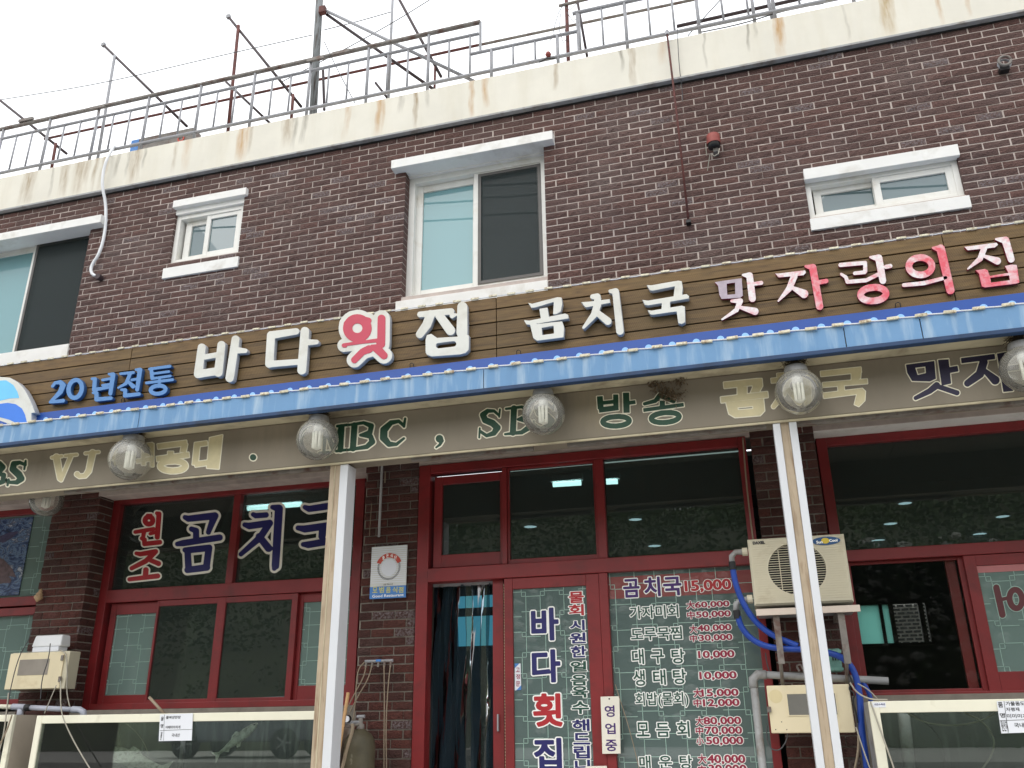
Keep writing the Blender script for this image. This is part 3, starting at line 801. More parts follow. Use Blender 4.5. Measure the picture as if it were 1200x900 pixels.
# blue eaves panels, pressed with shallow ribs
edges = [X(p, q, YA) for p, q in ((-250, 545), (162, 492), (566.7, 447), (991, 398.5))]
edges = [XL] + edges[1:] + [X(1082, 396, YA), XR]
edges = sorted(edges)
fm = streaked('sky_blue_sheet', rgb(114, 154, 194), [], zfb, zft, .7, rgb(190, 208, 220), 2.2)
def eave(a, b):
    nx = max(4, int((b - a) / .04)); vs = []; fs = []
    for i in range(nx + 1):
        x = a + (b - a) * i / nx; ph = (x % .165) / .165
        y = YA + (.006 if ph < .16 else .0)
        for z in (zfb + .03, zft): vs.append((x, y, z))
        for z in (zft, zfb + .03): vs.append((x, YA + .011, z))
    for i in range(nx):
        for k in range(4): fs.append((i * 4 + k, i * 4 + (k + 1) % 4, i * 4 + 4 + (k + 1) % 4, i * 4 + 4 + k))
    fs += [(0, 1, 2, 3), tuple(nx * 4 + k for k in (3, 2, 1, 0))]
    return MB().add(vs, fs)
for a, b in zip(edges, edges[1:]):
    eave(a + .003, b - .003).build('eaves_panel', fm, canopy)
MB().box(XL, XR, YA - .006, YA + .05, zfb, zfb + .029).build('drip_trim', M['navy_trim'], canopy, bevel=.004)
MB().box(XL, XR, YA + .0115, YW - .1, zft - .009, zft).build('canopy_roof_sheet', fm, canopy)

# ------------------------------------------------------------------ shopfront ground floor
zl = Z(600, 533.5, YW)      # brick stops at the soffit
zc = zs - .021
def XF(px, py): return X(px, py, YF)
def ZF(px, py): return Z(px, py, YF)
P1 = (X(57.5, 620, YW), X(113, 610, YW)); P2 = (X(428.8, 560, YW), X(490.6, 560, YW)); P3 = (X(879.5, 520, YW), X(956.5, 530, YW))
P0 = (XL, P1[0] - 2.35); P4 = (XR - .6, XR)
for k, (a, b) in enumerate((P0, P1, P2, P3, P4)):
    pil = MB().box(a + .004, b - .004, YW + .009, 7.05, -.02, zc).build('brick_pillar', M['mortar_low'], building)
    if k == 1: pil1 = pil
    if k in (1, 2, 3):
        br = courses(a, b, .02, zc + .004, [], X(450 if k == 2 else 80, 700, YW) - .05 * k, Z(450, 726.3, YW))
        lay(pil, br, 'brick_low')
# wall under the sills + floor step
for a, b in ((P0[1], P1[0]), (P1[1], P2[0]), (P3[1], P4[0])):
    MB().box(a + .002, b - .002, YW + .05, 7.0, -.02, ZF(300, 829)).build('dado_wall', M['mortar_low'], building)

def lintel(x0, x1, z0, z1, parent):
    MB().box(x0, x1, YW + .012, 7.0, z0, z1).build('white_lintel', M['white_stone'], parent)
LAT = []
def lattice(x0, x1, z0, z1, y, parent, cell=.155, q=.036, t=.0045, ph=(0, 0)):
    "printed lattice: small squares at the crossings, bars stepping between them"
    mb = MB()
    def bar(a, b, c, d):
        a, b = max(min(a, b), x0), min(max(a, b), x1); c, d = max(min(c, d), z0), min(max(c, d), z1)
        if b - a > .002 and d - c > .002: mb.add([(a, y, c), (b, y, c), (b, y, d), (a, y, d)], [(0, 1, 2, 3)])
    nx = int((x1 - x0) / cell) + 3; nz = int((z1 - z0) / cell) + 3
    for i in range(-1, nx):
        for j in range(-1, nz):
            cx, cz = x0 + (i + ph[0]) * cell, z1 - (j + ph[1]) * cell
            s = 1 if (i + j) % 2 else -1; h = q / 2
            if (i * 3 + j * 5) % 4 != 1:
                bar(cx - h, cx + h, cz + h - t, cz + h); bar(cx - h, cx + h, cz - h, cz - h + t)
                bar(cx - h, cx - h + t, cz - h, cz + h); bar(cx + h - t, cx + h, cz - h, cz + h)
                bar(cx + h, cx + cell - h, cz + s * h - t / 2, cz + s * h + t / 2)
                bar(cx - s * h - t / 2, cx - s * h + t / 2, cz - h, cz - cell + h)
            else:
                bar(cx - h, cx + cell - h, cz + s * h - t / 2, cz + s * h + t / 2)
                bar(cx + s * h - t / 2, cx + s * h + t / 2, cz + h, cz - cell + h)
    return mb.build('lattice_print', M['lattice'], parent)
def pane(x0, x1, z0, z1, y, g, parent): return MB().box(x0, x1, y, y + .006, z0, z1).build('pane', M[g], parent)

# ---- left window, cut by the photo's edge
w1 = node('shop_window', building, 'dark red framed window at the left edge, with a fish poster on its upper light')
ax0, ax1 = P0[1], P1[0]
zt_ = ZF(20, 597); zmid = ZF(20, 706); zb_ = ZF(20, 826)
lintel(ax0 + .003, ax1 - .003, zt_ + .0015, zc - .002, w1)
framebars(MB(), ax0 + .003, ax1 - .003 + .05, zb_, zt_, .06, YF, YF + .1, wt=.055, wb=.05).box(ax0 + .06, ax1, YF + .002, YF + .09, ZF(20, 721), ZF(20, 712)).box(ax0 + .06, ax1, YF - .004, YF + .1, ZF(20, 710), ZF(20, 699.5)).build('frame', M['red'], w1, bevel=.004)
pane(ax0 + .05, ax1 + .02, ZF(20, 702), zt_ - .05, YF + .05, 'glass_film', w1)
pane(ax0 + .05, ax1 + .02, zb_ + .04, ZF(20, 719), YF + .055, 'glass_film', w1)
lattice(X(28, 640, YF), ax1, ZF(20, 702), zt_ - .055, YF + .0475, w1, cell=.15)
lattice(X(-4, 640, YF), ax1, zb_ + .05, ZF(20, 721), YF + .0525, w1, cell=.2, ph=(.4, .5))

# ---- second window, with the big stew lettering
w2 = node('shop_window', building, 'dark red framed window with navy and red stew lettering on its upper lights')
bx0, bx1 = XF(133, 590), P2[0] - .001 + .0
bx1 = X(428, 562, YF)
zt_ = ZF(200, 578.3); zb_ = ZF(250, 829.5)
lintel(P1[1] + .003, P2[0] - .003, zt_ + .0015, zc - .002, w2)
if bx0 - P1[1] > .004: MB().box(P1[1] + .001, bx0 - .001, YF, 7.0, ZF(250, 829.5), zt_).build('brick_return', M['mortar_low'], w2)
r_ = 0; zz = Z(450, 726.3, YW) - PZ * 30
while zz < zc - .04:
    if zz > .0:
        for ya, yb in (((.006, .092), (.102, .186)) if r_ % 2 else ((.006, .186),)):
            vs_, fs_ = brick_geo(yb - ya, random.randrange(60))
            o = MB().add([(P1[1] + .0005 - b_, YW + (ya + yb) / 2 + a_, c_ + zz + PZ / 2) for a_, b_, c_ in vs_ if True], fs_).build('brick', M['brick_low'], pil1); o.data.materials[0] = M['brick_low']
    zz += PZ; r_ += 1
zt0 = ZF(270, 695); zt1 = ZF(270, 685.5)
xm0, xm1 = XF(268, 640), XF(276, 640)
mb = framebars(MB(), bx0, bx1, zb_, zt_, .085, YF, YF + .1, wt=.062, wb=.05)
mb.box(bx0 + .085, bx1 - .085, YF - .003, YF + .1, ZF(300, 697), ZF(300, 681.5)).box(xm0, xm1, YF + .002, YF + .09, ZF(300, 681.5), zt_ - .062)
mb.build('frame', M['red'], w2, bevel=.004)
pane(bx0 + .08, xm0, ZF(300, 681.5), zt_ - .06, YF + .05, 'glass_dark', w2)
pane(xm1, bx1 - .03, ZF(300, 681.5), zt_ - .06, YF + .052, 'glass_dark', w2)
# four sliding sashes
s1 = (XF(119, 760), XF(180, 760)); s2 = (XF(176, 765), XF(257, 762)); s3 = (XF(251, 762), XF(344, 759)); s4 = (XF(341, 759), bx1 - .02)
zst, zsb = ZF(300, 697.5), zb_ + .03
def rsash(p, q, y, wv, wt, wb, g, parent, z0=zsb, z1=zst, wr=None):
    n = framebars(MB(), p, q, z0, z1, wv, y, y + .035, wr=wr, wt=wt, wb=wb).build('sash', M['red'], parent, bevel=.003)
    pane(p + wv, q - (wr or wv), z0 + wb, z1 - wt, y + .015, g, parent)
    return n
rsash(s1[0], s1[1], YF + .045, .06, .10, .09, 'glass_film', w2, wr=.06)
lattice(s1[0] + .06, s1[1] - .06, zsb + .1, zst - .1, YF + .057, w2, cell=.145)
for pa, pb in ((193, 207), (322, 336)):
    MB().box(XF(pa, 760), XF(pb, 760), YF + .11, YF + .14, zsb + .03, zst - .03).build('rear_stile', M['red'], w2)
rsash(s2[0], s2[1], YF + .006, .02, .05, .045, 'glass_dark', w2, wr=.075)
rsash(s3[0], s3[1], YF + .008, .06, .05, .045, 'glass_dark', w2, wr=.055)
rsash(s4[0], s4[1], YF + .047, .06, .075, .13, 'glass_film', w2)
lattice(s4[0] + .06, s4[1] - .06, zsb + .13, zst - .08, YF + .059, w2, cell=.145, ph=(.3, .4))

# ---- door and menu window unit
w3 = node('shopfront_unit', building, 'wide dark red door and window unit with three dark transom lights')
YF = YD = 6.592          # this unit stands flush with the brick face
cx0, cx1 = XF(491, 560), XF(875, 530)
zt_ = ZF(600, 536)
ztr1, ztr0 = ZF(600, 660.5), ZF(600, 677)
jb = XF(707, 780)     # post between door and menu window
t1, t2 = XF(591, 610), XF(704, 600)
mb = MB()
mb.box(cx0, cx0 + .10, YF, YF + .12, .02, zt_).box(cx1 - .06, cx1, YF, YF + .12, .02, zt_)
mb.box(cx0 + .10, cx1 - .06, YF + .0015, YF + .118, zt_ - .075, zt_).box(cx0 + .10, cx1 - .06, YF - .008, YF + .12, ztr0, ztr1)
mb.box(t1 - .02, t1 + .02, YF + .003, YF + .115, ztr1, zt_ - .075).box(t2 - .035, t2 + .035, YF + .003, YF + .115, ztr1, zt_ - .075)
mb.box(jb - .005, jb + .062, YF + .003, YF + .115, .02, ztr0)
mb.box(cx0 + .1, cx1 - .06, YF + .004, YF + .1, .02, .14)
mb.build('frame', M['red'], w3, bevel=.005)
framebars(MB(), cx0 + .125, t1 - .022, ztr1 + .01, zt_ - .1, .07, YF + .04, YF + .08, wb=.10, wr=.025).build('sash', M['red'], w3, bevel=.003)
pane(cx0 + .19, t1 - .045, ztr1 + .1, zt_ - .17, YF + .06, 'glass_dark', w3)
framebars(MB(), t1 + .022, t2 - .037, ztr1 + .002, zt_ - .077, .015, YF + .02, YF + .07, wb=.035, wt=.02).build('sash', M['red'], w3, bevel=.003)
pane(t1 + .035, t2 - .05, ztr1 + .03, zt_ - .095, YF + .045, 'glass_dark', w3)
pane(t2 + .035, cx1 - .055, ztr1 - .01, zt_ - .07, YF + .045, 'glass_dark', w3)
# menu window
mx0, mx1 = jb + .062, cx1 - .055
pane(mx0 - .005, mx1 + .005, .13, ztr0 + .01, YF + .045, 'glass_film2', w3)
lattice(mx0, mx1, .14, ztr0, YF + .0425, w3, cell=.15, ph=(.2, .7))
MB().add([(mx0, YF + .0435, Z(760, 699, YF)), (mx1, YF + .0435, Z(760, 699, YF)), (mx1, YF + .0435, Z(760, 673, YF)), (mx0, YF + .0435, Z(760, 673, YF))], [(0, 1, 2, 3)]).build('pink_film_band', glass('pink_film', (.6, .4, .4, 1), 1, .6, rgb(176, 104, 104)), w3)
# sliding door leaves
d = node('sliding_door', w3)
dl0, dl1 = XF(591, 780), jb - .006
mb = framebars(MB(), dl0, dl1, .15, ztr0 - .002, .068, YF + .008, YF + .048, wr=.1, wt=.085, wb=.2)
mb.build('sliding_door', M['red'], w3, bevel=.004).parent = w3
bpy.data.objects.remove(d)
pane(dl0 + .068, dl1 - .1, .35, ztr0 - .087, YF + .025, 'glass_film2', w3)
lattice(dl0 + .07, dl1 - .1, .35, ztr0 - .09, YF + .0225, w3, cell=.15, ph=(.55, .25))
# fixed rear leaf, slid open behind it
f0, f1 = XF(575, 780), XF(588, 780)
MB().box(f0, f1, YF + .055, YF + .095, .15, ztr0 - .002).build('door_stile', M['red'], w3, bevel=.004)
MB().box((f0 + f1) / 2 - .006, (f0 + f1) / 2 + .006, YF + .03, YF + .054, Z(582, 857, YF), Z(582, 837, YF)).build('pull_handle', M['galv'], w3, bevel=.002)
mb = MB()
for k in range(70):
    z = ztr0 - .05 - k * .022
    if z > .3: mb.box(f1 + .002, dl0 - .002, YF + .06, YF + .075, z, z + .012)
mb.build('narrow_blind', M['cream'], w3)

# ---- right-hand window
YF = 6.79
w4 = node('shop_window', building, 'dark red framed window on the right behind the fish tank, its left sash slid open')
ex0, ex1 = XF(956.5, 520), P4[0]
zt_ = ZF(1000, 510); zb_ = ZF(1080, 824)
lintel(P3[1] + .003, P4[0] - .003, zt_ + .0015, zc - .002, w4)
zq1, zq0 = ZF(1050, 641.5), ZF(1050, 655)
mb = framebars(MB(), ex0, ex1, zb_, zt_, .075, YF, YF + .1, wt=.066, wb=.07)
mb.box(ex0 + .075, ex1 - .075, YF - .004, YF + .1, zq0, zq1).build('frame', M['red'], w4, bevel=.004)
pane(ex0 + .07, ex1 - .07, zq1 - .01, zt_ - .06, YF + .05, 'glass_dark', w4)
e0, e1 = XF(997, 700), XF(1140.5, 700)
rsash(ex0 + .075, e1 - .0, YF + .045, .04, .02, .03, 'glass_clear', w4, z0=zb_ + .06, z1=zq0 - .002, wr=.045)
# the sliding sash behind, pushed to the right, shows as a dark stile
MB().box(XF(1118, 700), XF(1130, 700), YF + .085, YF + .12, zb_ + .07, zq0).build('rear_stile', M['red'], w4)
rsash(e1 - .012, ex1 - .08, YF + .008, .075, .075, .13, 'glass_film', w4, z0=zb_ + .06, z1=zq0 - .002)
lattice(e1 + .063, ex1 - .16, zb_ + .19, zq0 - .08, YF + .02, w4, cell=.15, ph=(.4, .6))
MB().add([(e1 + .063, YF + .0195, zq0 - .125), (ex1 - .16, YF + .0195, zq0 - .125), (ex1 - .16, YF + .0195, zq0 - .078), (e1 + .063, YF + .0195, zq0 - .078)], [(0, 1, 2, 3)]).build('pink_film_band', M['pink_lit'], w4)

# ------------------------------------------------------------------ dining room behind the glass
room = node('dining_room', building)
RY = 11.2
xo0, xo1, zo0, zo1 = X(1001, 730, RY), X(1091, 730, RY), Z(1045, 757, RY), Z(1045, 705, RY)
xd0, xd1, zd0, zd1 = X(536, 730, RY), X(582, 730, RY), Z(555, 757, RY), Z(555, 698, RY)
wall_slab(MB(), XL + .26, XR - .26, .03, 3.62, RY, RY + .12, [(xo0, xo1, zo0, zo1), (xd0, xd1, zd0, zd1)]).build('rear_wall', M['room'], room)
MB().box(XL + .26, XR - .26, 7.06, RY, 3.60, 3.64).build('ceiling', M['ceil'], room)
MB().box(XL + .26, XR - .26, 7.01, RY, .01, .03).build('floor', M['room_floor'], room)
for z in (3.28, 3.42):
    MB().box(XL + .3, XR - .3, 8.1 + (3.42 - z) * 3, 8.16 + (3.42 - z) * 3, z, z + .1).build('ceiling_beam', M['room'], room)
rwn = node('rear_window', room)
fr = framebars(MB(), xo0, xo1, zo0, zo1, .03, RY - .02, RY + .05)
fr.box(X(1032.5, 730, RY), X(1036.5, 730, RY), RY - .015, RY + .045, zo0, zo1).box(X(1044, 730, RY), X(1049.5, 730, RY), RY - .015, RY + .045, zo0, zo1).box(X(1079, 730, RY), X(1085, 730, RY), RY - .015, RY + .045, zo0, zo1)
fr.build('rear_window_frame', M['dark'], room)
tl, t, p = new_mat('frosted_daylit_glass'); t.nodes.remove(p)
a_ = N(t, 'ShaderNodeBsdfTranslucent'); a_.inputs[0].default_value = rgb(176, 220, 214); t.links.new(a_.outputs[0], t.nodes['Material Output'].inputs[0])
MB().box(X(1003, 730, RY), X(1033, 730, RY), RY + .01, RY + .014, zo0 + .03, zo1 - .03).box(X(1036.5, 730, RY), X(1044, 730, RY), RY + .01, RY + .014, zo0 + .03, zo1 - .03).build('frosted_pane', tl, room)
cy, t, p = new_mat('blue_glowing_glass')
p.inputs['Base Color'].default_value = rgb(90, 180, 200); p.inputs['Emission Color'].default_value = (.16, .62, .78, 1); p.inputs['Emission Strength'].default_value = .8  # pane glows by itself, standing in for daylight through blue glass
MB().box(xd0, xd1, RY + .02, RY + .03, zd0, Z(555, 722, RY) ).box(xd0, xd1, RY + .021, RY + .031, Z(555, 712, RY), zd1).build('glowing_blue_pane', cy, room)
MB().box(xd0, xd1, RY + .015, RY + .035, Z(555, 722, RY), Z(555, 712, RY)).build('window_bar', M['dark'], room)
YY_ = 14.5
bw = MB().box(xo0 - 2.5, xo1 + 2.5, YY_ + .03, YY_ + .2, 0, 3.4).build('yard_wall', M['white_stone'], room)
ya0, ya1 = X(1049.5, 730, YY_), X(1092, 730, YY_); me = None; row = 0; zz = 1.7
while zz < 3.2:
    xx = ya0 - (.06 if row % 2 else 0)
    while xx < ya1:
        if me is None: o = MB().box(0, .09, 0, .03, 0, .031).build('yard_brick', M['room'], room); me = o
        else:
            o = me.copy(); COL.objects.link(o)
        o.location = (xx, YY_ + .002, zz); xx += .12
    zz += .054; row += 1
# lit tubes and discs
def tube_lamp(a, b, z, r=.022):
    p, q = atz(*a, z), atz(*b, z)
    n = thing('fluorescent_light', a_lbl[0], 'ceiling light', tuple((p + q) / 2), 'lit tubes on the dining room ceiling'); a_lbl.pop(0)
    MB().tube([p, q], r, 8).build('tube', M['lamp_on'], n, smooth=True)
    MB().box(p.x - .02, q.x + .02, p.y - .04, p.y + .04, z + r, 3.598).build('batten', M['white_plastic'], n)
a_lbl = ['long lit fluorescent tube seen behind the stew lettering of the left shop window', 'short lit tube seen in the middle transom light above the door', 'lit tube end seen at the left of the right-hand transom light']
tube_lamp((290.5, 596), (353, 591), 3.52); tube_lamp((648, 568), (681, 566), 3.52); tube_lamp((710.5, 565), (724, 564.3), 3.52)
dl = [('lowest white disc light behind the right-hand transom above the menu', 767, 639.5), ('upper disc light behind the right-hand transom above the menu', 744.5, 608.5), ('single disc light behind the middle transom above the door', 621.5, 617),
      ('highest blue-white disc light in the right shop window', 1060.5, 589.5), ('second blue-white disc light in the right shop window', 1043.5, 613.5), ('brightest low disc light at the left of the right shop window', 1029, 633),
      ('disc light high at the right edge of the right shop window', 1175, 605), ('low disc light at the right of the right shop window', 1148, 625.5)]
for lb, px, py in dl:
    p = atz(px, py, 3.585); r = 7.5 * mpp(px, py, p.y)
    n = thing('disc_light', lb, 'ceiling light', tuple(p), 'round lights on the dining room ceiling')
    MB().disc((p.x, p.y, 3.583), r, 20).build('diffuser', M['disc_on'], n)
    MB().lathe((p.x, p.y, 3.583), [(r, -.002), (r * 1.12, -.002), (r * 1.15, .016)], 20).build('rim', M['white_plastic'], n)
# dark vinyl strip curtain in the open doorway
vc = thing('strip_curtain', 'dark see-through vinyl strip curtain hanging in the open doorway', 'curtain', (X(540, 780, 6.74), 6.74, 0))
x = cx0 + .1
xs_ = X(580, 780, 6.74)
k = 0
while x < xs_ - .02:
    wd = random.uniform(.055, .085); vs = []; nz = 26
    gl = M['vinyl'] if k % 2 == 0 or x < X(536, 780, 6.74) - .03 else M['glass_dark']
    for j in range(nz + 1):
        z = ztr0 - .01 - (ztr0 - .1) * j / nz
        for i in range(4):
            vs.append((x + wd * i / 3 + .006 * math.sin(j * .7 + k), 6.73 + (k % 2) * .02 + .012 * math.sin(i * 1.6 + j * .5 + k * 2) + .008 * random.uniform(-1, 1), z))
    MB().add(vs, [(j * 4 + i, j * 4 + i + 1, j * 4 + i + 5, j * 4 + i + 4) for j in range(nz) for i in range(3)]).build('vinyl_strip', gl, vc, smooth=True)
    x += wd * .86; k += 1
MB().box(cx0 + .1, xs_, 6.72, 6.755, ztr0 - .02, ztr0 + .01).build('curtain_rail', M['galv'], vc)

# ================================================================== timber shop sign
sign = thing('shop_sign', 'long brown timber shop sign with raised Korean letters above the blue canopy edge', 'shop sign', (0, YS, 0))
st_z = Z(600, 345.2, YS)
seams = sorted([XL + .3, X(581.7, 390, YS), X(1111, 310, YS), X(150, 440, YS), XR - .1])
rows_z = [Z(600, y, YS) for y in (359.5, 375.0, 390.6, 406.2, 421.8, 437.0)]
top = st_z
for zr in rows_z:
    for a, b in zip(seams, seams[1:]):
        MB().box(a + .003, b - .003, YS + random.uniform(-.002, .002), YS + .025, zr + .006, top - .004).build('plank', M['wood'], sign, bevel=.003)
    top = zr
MB().box(seams[0], seams[-1], YS + .0275, YW - .012, rows_z[-1], st_z - .01).build('backing_frame', M['dark'], sign)
zbs = Z(600, 416.3, YS - .03)
MB().box(X(28, 500, YS - .03), seams[-1], YS - .034, YS - .004, zbs - .5, zbs).build('blue_strip', M['blue_strip'], sign, bevel=.002)
# row of pale blue wave crests on the strip
mb = MB(); zr = Z(600, 425.7, YS - .036); per = (X(1155, 355, YS) - X(160 / 3., 492, YS)) / 46.0
sc_px = [53.3, 72.7, 92, 111.7, 131.7, 150.7, 170.7, 190.7, 211.7, 231.7, 253.3]
xw0 = X(53.3, 492, YS - .036); xw1 = X(1185, 352, YS - .036); nW = 46
per = (xw1 - xw0) / (nW - 1)
k = 0
while xw0 + k * per < seams[-1] - .05:
    xc = xw0 + k * per; r = .028
    MB().prism([(xc + r * math.cos(a), zr - .008 + r * math.sin(a)) for a in [math.pi * q / 10 for q in range(11)]], YS - .0385, YS - .0345).build('wave_crest', M['pale_blue'], sign); k += 1
# hooks along the strip
for px, py in ((145, 469), (483, 428), (1052, 357.5), (608, 413)):
    p = at(px, py, YS - .01); mb = MB()
    mb.tube([(p.x - .018, p.y, p.z - .02), (p.x - .016, p.y - .012, p.z + .008), (p.x, p.y - .016, p.z + .016), (p.x + .016, p.y - .012, p.z + .008), (p.x + .018, p.y, p.z - .02)], .0035, 6)
    mb.build('hook', M['dark'], sign)
# wave emblem at the left end
tf = zm(0, 420, 5.4545); YE = YS - .10
base = [P((-420, 420), (-420, 250), (-300, 130), (-180, 60), (-60, 90), (0, 118), (60, 122), (110, 150), (150, 190), (185, 250), (210, 310), (226, 348), (200, 350), (200, 420))]
me = curve_mesh(glyph_polys(base, tf, YE), YE, .07, .004); o = link('emblem_board', me, 'ltr_face', sign); two_tone(me, 'ltr_side')
def flat(items, tf, Y, mat, parent, name='print', grow=0, lift=.002):
    return glyph(name, items, tf, Y - lift, .0015, mat, parent, grow)
flat([P((-400, 300), (-200, 180), (0, 135), (40, 140), (85, 170), (112, 215), (122, 252), (60, 256), (0, 270), (-100, 300), (-200, 340))], tf, YE, simple('emblem_light_blue', rgb(110, 196, 236), .45, .04), sign)
flat([P((-300, 420), (-100, 320), (0, 290), (50, 284), (100, 292), (140, 320), (160, 360), (172, 412), (100, 412), (60, 392), (0, 376), (-80, 390), (-120, 420))], tf, YE, simple('emblem_blue', rgb(52, 120, 214), .45, .04), sign)
flat([P((-200, 430), (-40, 400), (0, 398), (40, 412), (50, 430))], tf, YE, M['blue_strip'], sign)

def letters(groups, tf, Y, depth, face, side, parent=None, bev=.004, name='letter', grow=0):
    for items in groups:
        me = curve_mesh(glyph_polys(items, tf, Y, grow), Y, depth, bev)
        o = link(name, me, face, parent or sign); two_tone(me, side)
# sea
YL = YS - .062
tf = zm(220, 340, 6.6667)
ba = [S((108, 448, 32), (80, 655, 34)), S((262, 428, 32), (238, 645, 34)), S((100, 527, 22), (255, 502, 22)), S((85, 655, 32), (235, 632, 32)),
      S((372, 385, 32), (327, 686, 34)), S((388, 470, 26), (448, 474, 19))]
da = [S((650, 352, 32), (846, 322, 26)), S((650, 352, 33), (636, 575, 33)), S((640, 578, 27), (870, 560, 24)), S((914, 320, 34), (890, 625, 36)), S((930, 408, 26), (1004, 406, 20))]
letters([ba, da], tf, YL, .05, 'ltr_face', 'ltr_side')
tf = zm(380, 340, 6.6667)
pink = [ell(258, 297, 76, 74, 36), S((300, 228, 24), (345, 238, 24)), S((190, 262, 30), (175, 262, 24)), S((262, 370, 30), (262, 398, 32)), S((153, 432, 17), (430, 392, 17)),
        S((447, 222, 31), (444, 420, 31)), S((350, 460, 30), (300, 480, 26), (235, 545, 26)), S((395, 440, 34), (465, 510, 30)), S((440, 410, 30), (400, 455, 22))]
pk = [it for it in pink] + [H(P((175, 436), (300, 418), (405, 408), (408, 422), (300, 432), (240, 455), (175, 450)))]
base = pink + [S((258, 297, 40)), H(ell(258, 297, 6, 6, 13))]
pts = glyph_polys([it if it[0] == '-' else it for it in base], tf, YL, 0)
gb = [it for it in base if it[0] != '-']
D_items = gb + [S((300, 300, 60), (400, 320, 60), (350, 380, 40)), H(S((258, 297, 56), (258.1, 297, 56)))]
me = curve_mesh(glyph_polys(gb + [S((300, 300, 60), (400, 320, 50), (350, 390, 30)), H(ell(258, 297, 20, 20, 34))], tf, YL, 36), YL, .05, .004); o = link('letter', me, 'ltr_face', sign); two_tone(me, 'ltr_side')
o['label'] = 'rose pink letter with white border in the timber sign'
glyph('letter_face', pk, tf, YL - .0035, .003, 'ltr_pink', o)
jip = [S((748, 190, 24), (990, 165, 26)), S((830, 190, 36), (800, 270, 36), (746, 345, 32)), S((900, 200, 34), (985, 315, 38)), S((1078, 130, 40), (1075, 330, 44)), S((1030, 190, 10), (1000, 200, 22)),
       P((790, 385), (800, 350), (835, 340), (880, 372), (1040, 362), (1090, 340), (1130, 352), (1130, 465), (1105, 492), (1060, 504), (840, 520), (800, 505), (790, 485)), H(S((893, 434, 20), (1010, 420, 20)))]
letters([jip], tf, YL, .05, 'ltr_face', 'ltr_side')
# stew: slimmer brush letters
tf = zm(600, 310, 5.4545)
gom = [P((100, 243), (128, 250), (290, 208), (316, 210), (322, 250), (312, 300), (285, 318), (262, 318), (266, 240), (150, 275), (124, 278)), B((200, 278), (210, 340), r=27), P((75, 355), (110, 358), (340, 312), (358, 320), (362, 345), (120, 385), (92, 384)),
       P((115, 385), (320, 362), (333, 400), (330, 466), (160, 488), (135, 470)), H(P((190, 405), (265, 392), (268, 440), (193, 450)))]
chi = [S((515, 205, 16), (545, 205, 22), (548, 260, 22)), P((440, 240), (500, 236), (624, 220), (628, 245), (470, 275)), S((545, 260, 24), (525, 320, 22), (458, 402, 10)), S((548, 310, 20), (612, 362, 25)), S((628, 170, 12), (662, 172, 22), (690, 425, 25))]
guk = [P((860, 130), (890, 132), (1060, 102), (1085, 105), (1092, 150), (1085, 200), (1055, 212), (1032, 205), (1040, 140), (900, 168), (880, 165)), P((832, 225), (870, 230), (1115, 188), (1132, 200), (1130, 218), (870, 262), (848, 258)), B((985, 225), (982, 285), r=27),
       P((865, 290), (890, 294), (1085, 262), (1105, 268), (1108, 368), (1085, 382), (1062, 374), (1052, 300), (900, 322), (882, 318))]
letters([gom, chi, guk], tf, YL, .05, 'ltr_face', 'ltr_side', bev=.003)
# faded red-and-white letters
rw_m, t, p = new_mat('peeling_red_white_letter')
v = pos(t); gz = N(t, 'ShaderNodeNewGeometry')
f = ramp(t, noise(t, 5.5, v, 5, 0.6), [(0.44, (0, 0, 0)), (0.58, (1, 1, 1))])
c = mixc(t, f, rgb(232, 224, 220), rgb(222, 84, 98))
c = mixc(t, ramp(t, noise(t, 26, v, 5), [(0.4, (0, 0, 0)), (.7, (.7, .7, .7))]), c, rgb(226, 160, 164))
t.links.new(c, p.inputs['Base Color']); p.inputs['Roughness'].default_value = .5
M['peel'] = rw_m
def peel(name, lo, hi):
    m = rw_m.copy(); m.name = name
    for n_ in m.node_tree.nodes:
        if n_.type == 'VALTORGB':
            n_.color_ramp.elements[0].position = lo; n_.color_ramp.elements[1].position = hi; break
    return m
M['peel_white'] = peel('mostly_white_letter', .56, .68); M['peel_red'] = peel('mostly_red_letter', .30, .5)
M['peel_grey'] = simple('greyed_letter', rgb(176, 160, 168), .5, .12, 20, bst=0)
M['red_side'] = simple('dark_red_letter_side', rgb(128, 30, 44), .5, .1, bst=0)
tf = zm(830, 290, 5.4545); YM = YS - .035
q = lambda g, f: letters(g, tf, YM, .028, f, 'red_side', bev=.002)
q([[P((40, 222), (70, 216), (214, 196), (222, 308), (205, 322), (84, 330), (70, 300), (62, 244)), H(P((118, 232), (170, 225), (172, 298), (122, 302)))]], 'peel_grey')
q([[S((222, 176, 8), (264, 180, 22), (282, 326, 23)), S((296, 232, 12), (338, 226, 14)), S((150, 342, 10), (205, 342, 18), (180, 400, 15), (88, 460, 6)), S((212, 385, 12), (298, 408, 24))],
   [P((425, 165), (450, 166), (618, 145), (626, 160), (610, 178), (450, 192)), S((550, 182, 22), (518, 262, 20), (448, 342, 6)), S((540, 258, 12), (612, 296, 28))]], 'peel_white')
q([[S((622, 120, 8), (668, 128, 24), (712, 376, 24)), S((712, 222, 15), (754, 214, 15))], [ell(1055, 298, 82, 44, 22, -4)]], 'peel_red')
q([[S((845, 112, 14), (1003, 98, 13), (1004, 150, 14)), S((1000, 158, 13), (936, 165, 12)), S((850, 170, 9), (880, 190, 12), (890, 220, 13), (1010, 210, 13), (1085, 172, 13)), S((1036, 62, 8), (1090, 68, 24), (1116, 212, 22)), S((1136, 124, 14), (1164, 118, 14))]], 'peel_white')
tf = zm(980, 260, 5.4545)
q([[ell(538, 283, 74, 56, 22), S((432, 404, 13), (560, 392, 14), (700, 356, 12))]], 'peel')
